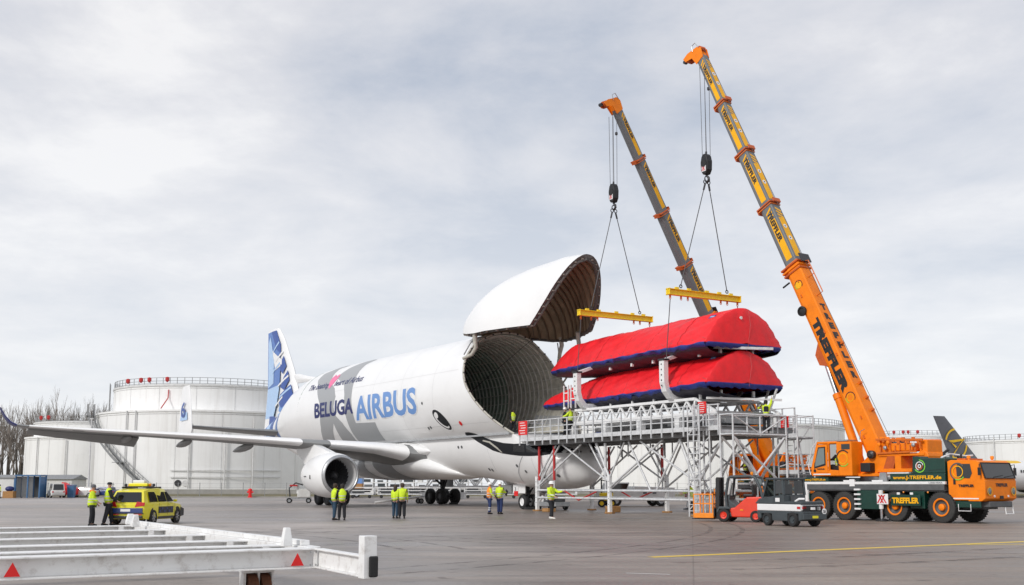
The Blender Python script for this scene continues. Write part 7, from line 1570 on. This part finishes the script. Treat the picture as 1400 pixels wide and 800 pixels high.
# ------------------------------------------------------------------ ground power cart behind the engine
GU = thing('ground_power_cart', 'white wheeled ground power cart with hoses behind the engine', 'cart', (-20.2, 108, 0), R(8))
MB().bb((-.2, -.6, .55), (1.0, .6, 1.25)).build('cabinet', 'container_white', GU, bevel=.04); MB().tube([(-.9, 0, .6), (-1.0, 0, 1.4), (-.4, 0, 1.9), (.3, 0, 1.7)], .07, 6).tube([(.9, .2, 1.2), (1.2, .2, 1.9), (.6, 0, 2.0)], .06, 6).build('hose', 'dark_steel', GU, smooth=60)
MB().tube([(-.2, .3, .9), (-.2, .3, 1.75)], .12, 8).build('gas_cylinder', 'container_white', GU); MB().bb((-1.2, -.5, .35), (1.1, .5, .5)).build('frame', 'steel', GU); MB().box((-.6, 0, 1.65), (.7, .4, .15)).build('lid', 'red_tube', GU)
for x in (-.95, .85):
    for s in (-1, 1): wheel_set(GU, (x, s * .5, .25), .25, .15, 'rubber', 'steel')
# ------------------------------------------------------------------ white lattice jig standing behind the landing gear
WJ = thing('spare_jig', 'empty white lattice jig parked beyond the landing gear', 'jig', (-3.8, 112, 0), R(-4))
for y in (-1, 1):
    for z in (.9, 1.55, 2.75): MB().bar((-5.2, y, z), (6.6, y, z), .18, .16).build('chord', 'white_steel', WJ)
    for k in range(7):
        x = -4.6 + 1.6 * k; MB().bar((x, y, 1.6), (x + .8, y, 2.7), .12).build('web_member', 'white_steel', WJ); MB().bar((x + .8, y, 2.7), (x + 1.6, y, 1.6), .12).build('web_member', 'white_steel', WJ)
for x in (-4.8, -1, 2.8, 6.3): MB().bb((x - .15, -1.1, .3), (x + .15, 1.1, .9)).build('foot', 'white_steel', WJ); MB().bar((x, -1, 2.75), (x, 1, 2.75), .12).build('cross_member', 'white_steel', WJ)
for k, x in enumerate((.5, 3.5, 5.2)): MB().bar((x, 0, 2.8), (x + .9, 0, 3.5), .10).build('arm', 'white_steel', WJ)
MB().bb((-.5, .5, 2.8), (6.5, .7, 3.5)).build('back_panel', 'white_steel', WJ); MB().lathe([(.45, 0), (.45, .1)], (1.7, -1.1, 2.9), (0, -1, 0), 16).build('blue_disc', 'airbus_blue', WJ)
TB = thing('towbar', 'pale grey towbar lying on the apron left of the spare jig', 'towbar', (-10, 104, 0), R(20)); MB().tube([(-2.6, 0, .12), (2.6, 0, .75)], .10, 8).build('bar', 'white_steel', TB, smooth=60); MB().box((2.6, 0, .75), (.5, .5, .3)).build('head', 'white_steel', TB, bevel=.04)
for s in (-1, 1): wheel_set(TB, (1.6, s * .5, .25), .25, .15, 'rubber', 'steel')
# row of dollies
DL = None
for k in range(9):
    if DL is None:
        DL = thing('baggage_dolly', 'flat grey roller dolly in the row parked behind the aircraft belly', 'dolly', (0, 0, 0), 0, 'dollies behind the aircraft')
        MB().bb((-1.6, -1.1, .45), (1.6, 1.1, .6)).build('bed', 'galvanised', DL); MB().bb((-1.6, -1.1, .6), (-1.5, 1.1, 1.4)).bb((1.5, -1.1, .6), (1.6, 1.1, 1.4)).build('end_frame', 'white_steel', DL)
        for z in (1.0, 1.4): MB().bar((-1.55, -1.1, z), (1.55, -1.1, z), .09).build('rail', 'white_steel', DL)
        for x in (-1.1, 1.1): MB().lathe([(.22, -.1), (.22, .1)], (x, -1.0, .22), (0, 1, 0), 14).build('wheel', 'rubber', DL)
        MB().bb((-1.2, -.8, .62), (.2, .6, 1.25)).build('load', 'chassis_grey', DL); o = DL
    else:
        o = copy_part(DL)
    o['label'] = 'flat grey roller dolly, ' + ('first', 'second', 'third', 'fourth', 'fifth', 'sixth', 'seventh', 'eighth', 'last')[k] + ' of the row counted rightwards from the engine'
    o.location = (-23.2 + 3.75 * k - .02 * k, 148 - .4 * k, 0); o.rotation_euler = (0, 0, R(-3 + 2 * (k % 3)))
BT = thing('parked_trailer', 'blue and white high sided cargo trailer just right of the engine', 'trailer', (-22.3, 155, 0)); MB().bb((-1.9, -1, .9), (1.9, 1, 1.9)).build('lower_side', 'wood', BT); MB().bb((-1.9, -1, 1.9), (1.9, 1, 3.1)).build('upper_side', 'airbus_blue', BT); MB().bb((-1.95, -1.05, 3.1), (1.95, 1.05, 3.4)).build('roof', 'container_white', BT)
for x in (-1.2, 1.2): wheel_set(BT, (x, -.9, .45), .45, .25, 'rubber', 'steel')
# ------------------------------------------------------------------ vehicles seen under the platform
WT = thing('aircraft_tug', 'low white aircraft tug beyond the legs of the platform', 'tug', (10.2, 92, 0), R(12))
MB().prism([(-3.2, .55), (2.6, .55), (2.8, .9), (2.75, 1.5), (-.6, 1.6), (-.8, 1.25), (-3.2, 1.2)], (0, 1.2, 0), (1, 0, 0), (0, 0, 1), 2.4).build('body', 'container_white', WT, bevel=.06); MB().prism([(-2.9, 1.2), (-1.2, 1.2), (-1.0, 1.9), (-2.6, 1.9)], (0, 1.0, 0), (1, 0, 0), (0, 0, 1), 2.0).build('cab', 'container_white', WT, bevel=.05); MB().prism([(-2.75, 1.3), (-1.3, 1.3), (-1.12, 1.8), (-2.55, 1.8)], (0, -1.0, 0), (1, 0, 0), (0, 0, 1), .02).build('cab_window', 'glass_dark', WT)
for x in (-2.2, 1.6):
    for s in (-1, 1): wheel_set(WT, (x, s * 1.0, .48), .48, .35, 'rubber', 'steel')
for x in (.2, 1.0): MB().box((x, -1.21, 1.1), (.3, .02, .2)).build('badge', 'chassis_grey', WT)
YC = thing('yellow_loader', 'small yellow and black service machine between the nose and platform', 'service cart', (7.3, 88, 0)); MB().bb((-.5, -.6, .5), (.5, .6, 1.1)).build('body', 'spreader_yellow', YC, bevel=.05); MB().bar((-.4, -.5, 1.1), (-.4, -.5, 2.1), .10).bar((.4, -.5, 1.1), (.4, -.5, 1.8), .10).bar((-.4, -.5, 2.1), (.4, -.5, 1.8), .08).build('frame', 'dark_steel', YC)
for x in (-.4, .4): wheel_set(YC, (x, -.55, .3), .3, .2, 'rubber', 'spreader_yellow')
NT = thing('nose_gear_tug', 'small silver tow unit with hoses at the nose wheels', 'tow unit', (HX + 1.6, HY - 2.2, 0), -HD)
MB().bb((-1.3, -.6, .25), (1.3, .6, .55)).build('frame', 'steel', NT, bevel=.03); MB().bb((-.3, -.5, .55), (.9, .5, .95)).build('motor_box', 'chassis_grey', NT, bevel=.04); MB().tube([(-1.2, 0, .5), (-.8, .1, 1.1), (-.1, 0, 1.2), (.3, -.2, .9)], .07, 8).tube([(-1.0, -.4, .5), (-.6, -.4, .95), (.2, -.5, .7)], .05, 8).build('hose', 'white_steel', NT, smooth=60)
for x in (-.9, .9):
    for s in (-1, 1): wheel_set(NT, (x, s * .5, .25), .25, .18, 'rubber', 'steel')
def chock(label, u, y):
    p = acw(u, y); T = thing('wheel_chock', label, 'chock', (p[0], p[1], .003), -HD, 'wheel chocks'); MB().prism([(-.25, 0), (.25, 0), (.08, .18), (-.08, .18)], (0, .35, 0), (1, 0, 0), (0, 0, 1), .7).build('wedge', 'rubber', T)
chock('black rubber chock at the nose wheels', .72, -.36); chock('black rubber chock at the far main wheels', -20.5, 5.34)
# ------------------------------------------------------------------ parked airliner at the right
AL = thing('parked_airliner', 'white airliner with dark grey tail fin and yellow ring emblem, behind the crane cab', 'aircraft', (60.2, 150, 0), R(27))
rings = []
for u, r, zc in ((-3.5, .15, 4.6), (-2.0, .7, 4.3), (1, 1.35, 3.75), (5, 1.85, 3.15), (9, 1.97, 3.0), (25, 1.97, 3.0), (28, 1.7, 2.85), (30.5, .9, 2.6), (31.5, .1, 2.5)): rings.append([(u, r * cos(t), zc + r * sin(t)) for t in [2 * pi * j / 28 for j in range(28)]])
fu = MB().loft(rings).build('fuselage', 'aircraft_white', AL, smooth=50)
MB().loft([[(5.2, 1.86 * cos(t), 3.15 + 1.88 * sin(t)) for t in [R(35) + R(110) * j / 12 for j in range(13)]], [(9.5, 1.99 * cos(t), 3.0 + 1.99 * sin(t)) for t in [R(60) + R(60) * j / 12 for j in range(13)]]], close=False).build('roof_flash', 'condor_yellow', fu)
wm = MB().bb((-.11, -1.99, 3.35), (.11, -1.93, 3.72)).mesh('window', 'glass_dark')
for k in range(30): mk('window', wm, AL, (8.2 + .52 * k, 0, 0))
afin = MB().loft([[(u - x * c, y * c * .05, z) for x, y in FOIL] for u, c, z in ((3.4, 6.0, 4.3), (2.4, 5.2, 5.1), (-3.5, 2.1, 10.7))]).build('tail_fin', 'condor_grey', AL, smooth=40, weld=True)
def fin_in(u, z): le = 2.4 - 5.9 * (z - 5.1) / 5.6; return le - (5.2 - 3.1 * (z - 5.1) / 5.6) + .12 < u < le - .12
m = MB(); NR = 72
for i in range(NR):
    q = [(-1.85 + r * cos(t), 7.1 + r * sin(t)) for r in (1.78, 2.04) for t in (2 * pi * i / NR, 2 * pi * (i + 1) / NR)]
    if all(fin_in(*p) for p in q): m.add([(u, -.24, z) for u, z in (q[0], q[1], q[3], q[2])], [(0, 1, 2, 3)])
m.build('ring_emblem', 'condor_yellow', afin)
for pts in ([(-1.4, 7.6), (1.4, 7.9), (1.25, 7.65), (-.6, 7.35)], [(1.4, 7.9), (1.1, 7.8), (-.9, 5.3), (-.75, 5.8)], [(-1.4, 7.6), (-1.0, 7.45), (-.2, 6.6), (.0, 6.85)]): MB().add([(-1.75 + x * 1.1, -.235, z - .1) for x, z in pts], [(0, 1, 2, 3)]).build('star_emblem', 'condor_yellow', afin)
for s in (-1, 1): MB().loft([[(u - x * c, s * v, z + y * c * .05) for x, y in FOIL] for v, u, c, z in ((.6, 2.4, 3.4, 4.2), (6.0, -1.0, 1.5, 4.6))]).build('tailplane', 'wing_grey', AL, smooth=40, weld=True); MB().loft([[(u - x * c, s * v, z + y * c * .06) for x, y in FOIL] for v, u, c, z in ((1.5, 20, 6.0, 2.2), (6, 16.5, 3.8, 2.6), (16.5, 10.0, 1.6, 3.6))]).build('wing', 'wing_grey', AL, smooth=40, weld=True)
for s in (-1, 1): MB().lathe([(.7, 0), (.95, -.4), (1.0, -1.5), (.8, -3.2), (.4, -3.6)], (20.5, s * 5.7, 1.5), (1, 0, 0), 20).build('engine', 'condor_grey', AL, smooth=50)
for x, y in ((17, -3.6), (17, 3.6), (28, 0)): MB().tube([(x, y, .5), (x, y, 1.8)], .12, 8).build('gear_strut', 'steel', AL); wheel_set(AL, (x, y, .55), .55, .6, 'rubber', 'steel')

# ------------------------------------------------------------------ odds and ends along the far edge
RK = thing('storage_rack', 'long low white and dark storage rack behind the dollies', 'rack', (-17.5, 168, 0))
for z in (.5, 1.25, 2.0, 2.75): MB().bb((-9, -.9, z), (13, .9, z + .14)).build('shelf', 'white_steel', RK)
for k in range(12): MB().bb((-9 + 2 * k - .06, -.95, 0), (-9 + 2 * k + .06, .95, 3.0)).build('post', 'white_steel', RK)
rk = random.Random(4)
for k in range(44):
    x = -8.4 + 2 * (k % 11) + rk.uniform(-.1, .3); z = .64 + .75 * (k // 11 % 3); MB().bb((x, -.8, z), (x + rk.uniform(.7, 1.35), .7, z + rk.uniform(.25, .55))).build('crate', rk.choice(['chassis_grey', 'truck_grey', 'deck_grey', 'dark_steel', 'container_white', 'boom_grey']), RK)
HY_ = thing('fire_hydrant', 'small red hydrant at the kerb before the big tank', 'hydrant', (-36.0, 156.0, 0)); MB().lathe([(.34, 0), (.34, .1), (.22, .15), (.22, .9), (.30, .95), (.26, 1.15), (.02, 1.25)], (0, 0, 0), (0, 0, 1), 14).build('barrel', 'sign_red', HY_, smooth=40)
for s in (-1, 1): MB().lathe([(.12, .2), (.12, .42)], (0, 0, .75), (s, 0, 0), 10).build('outlet', 'sign_red', HY_)
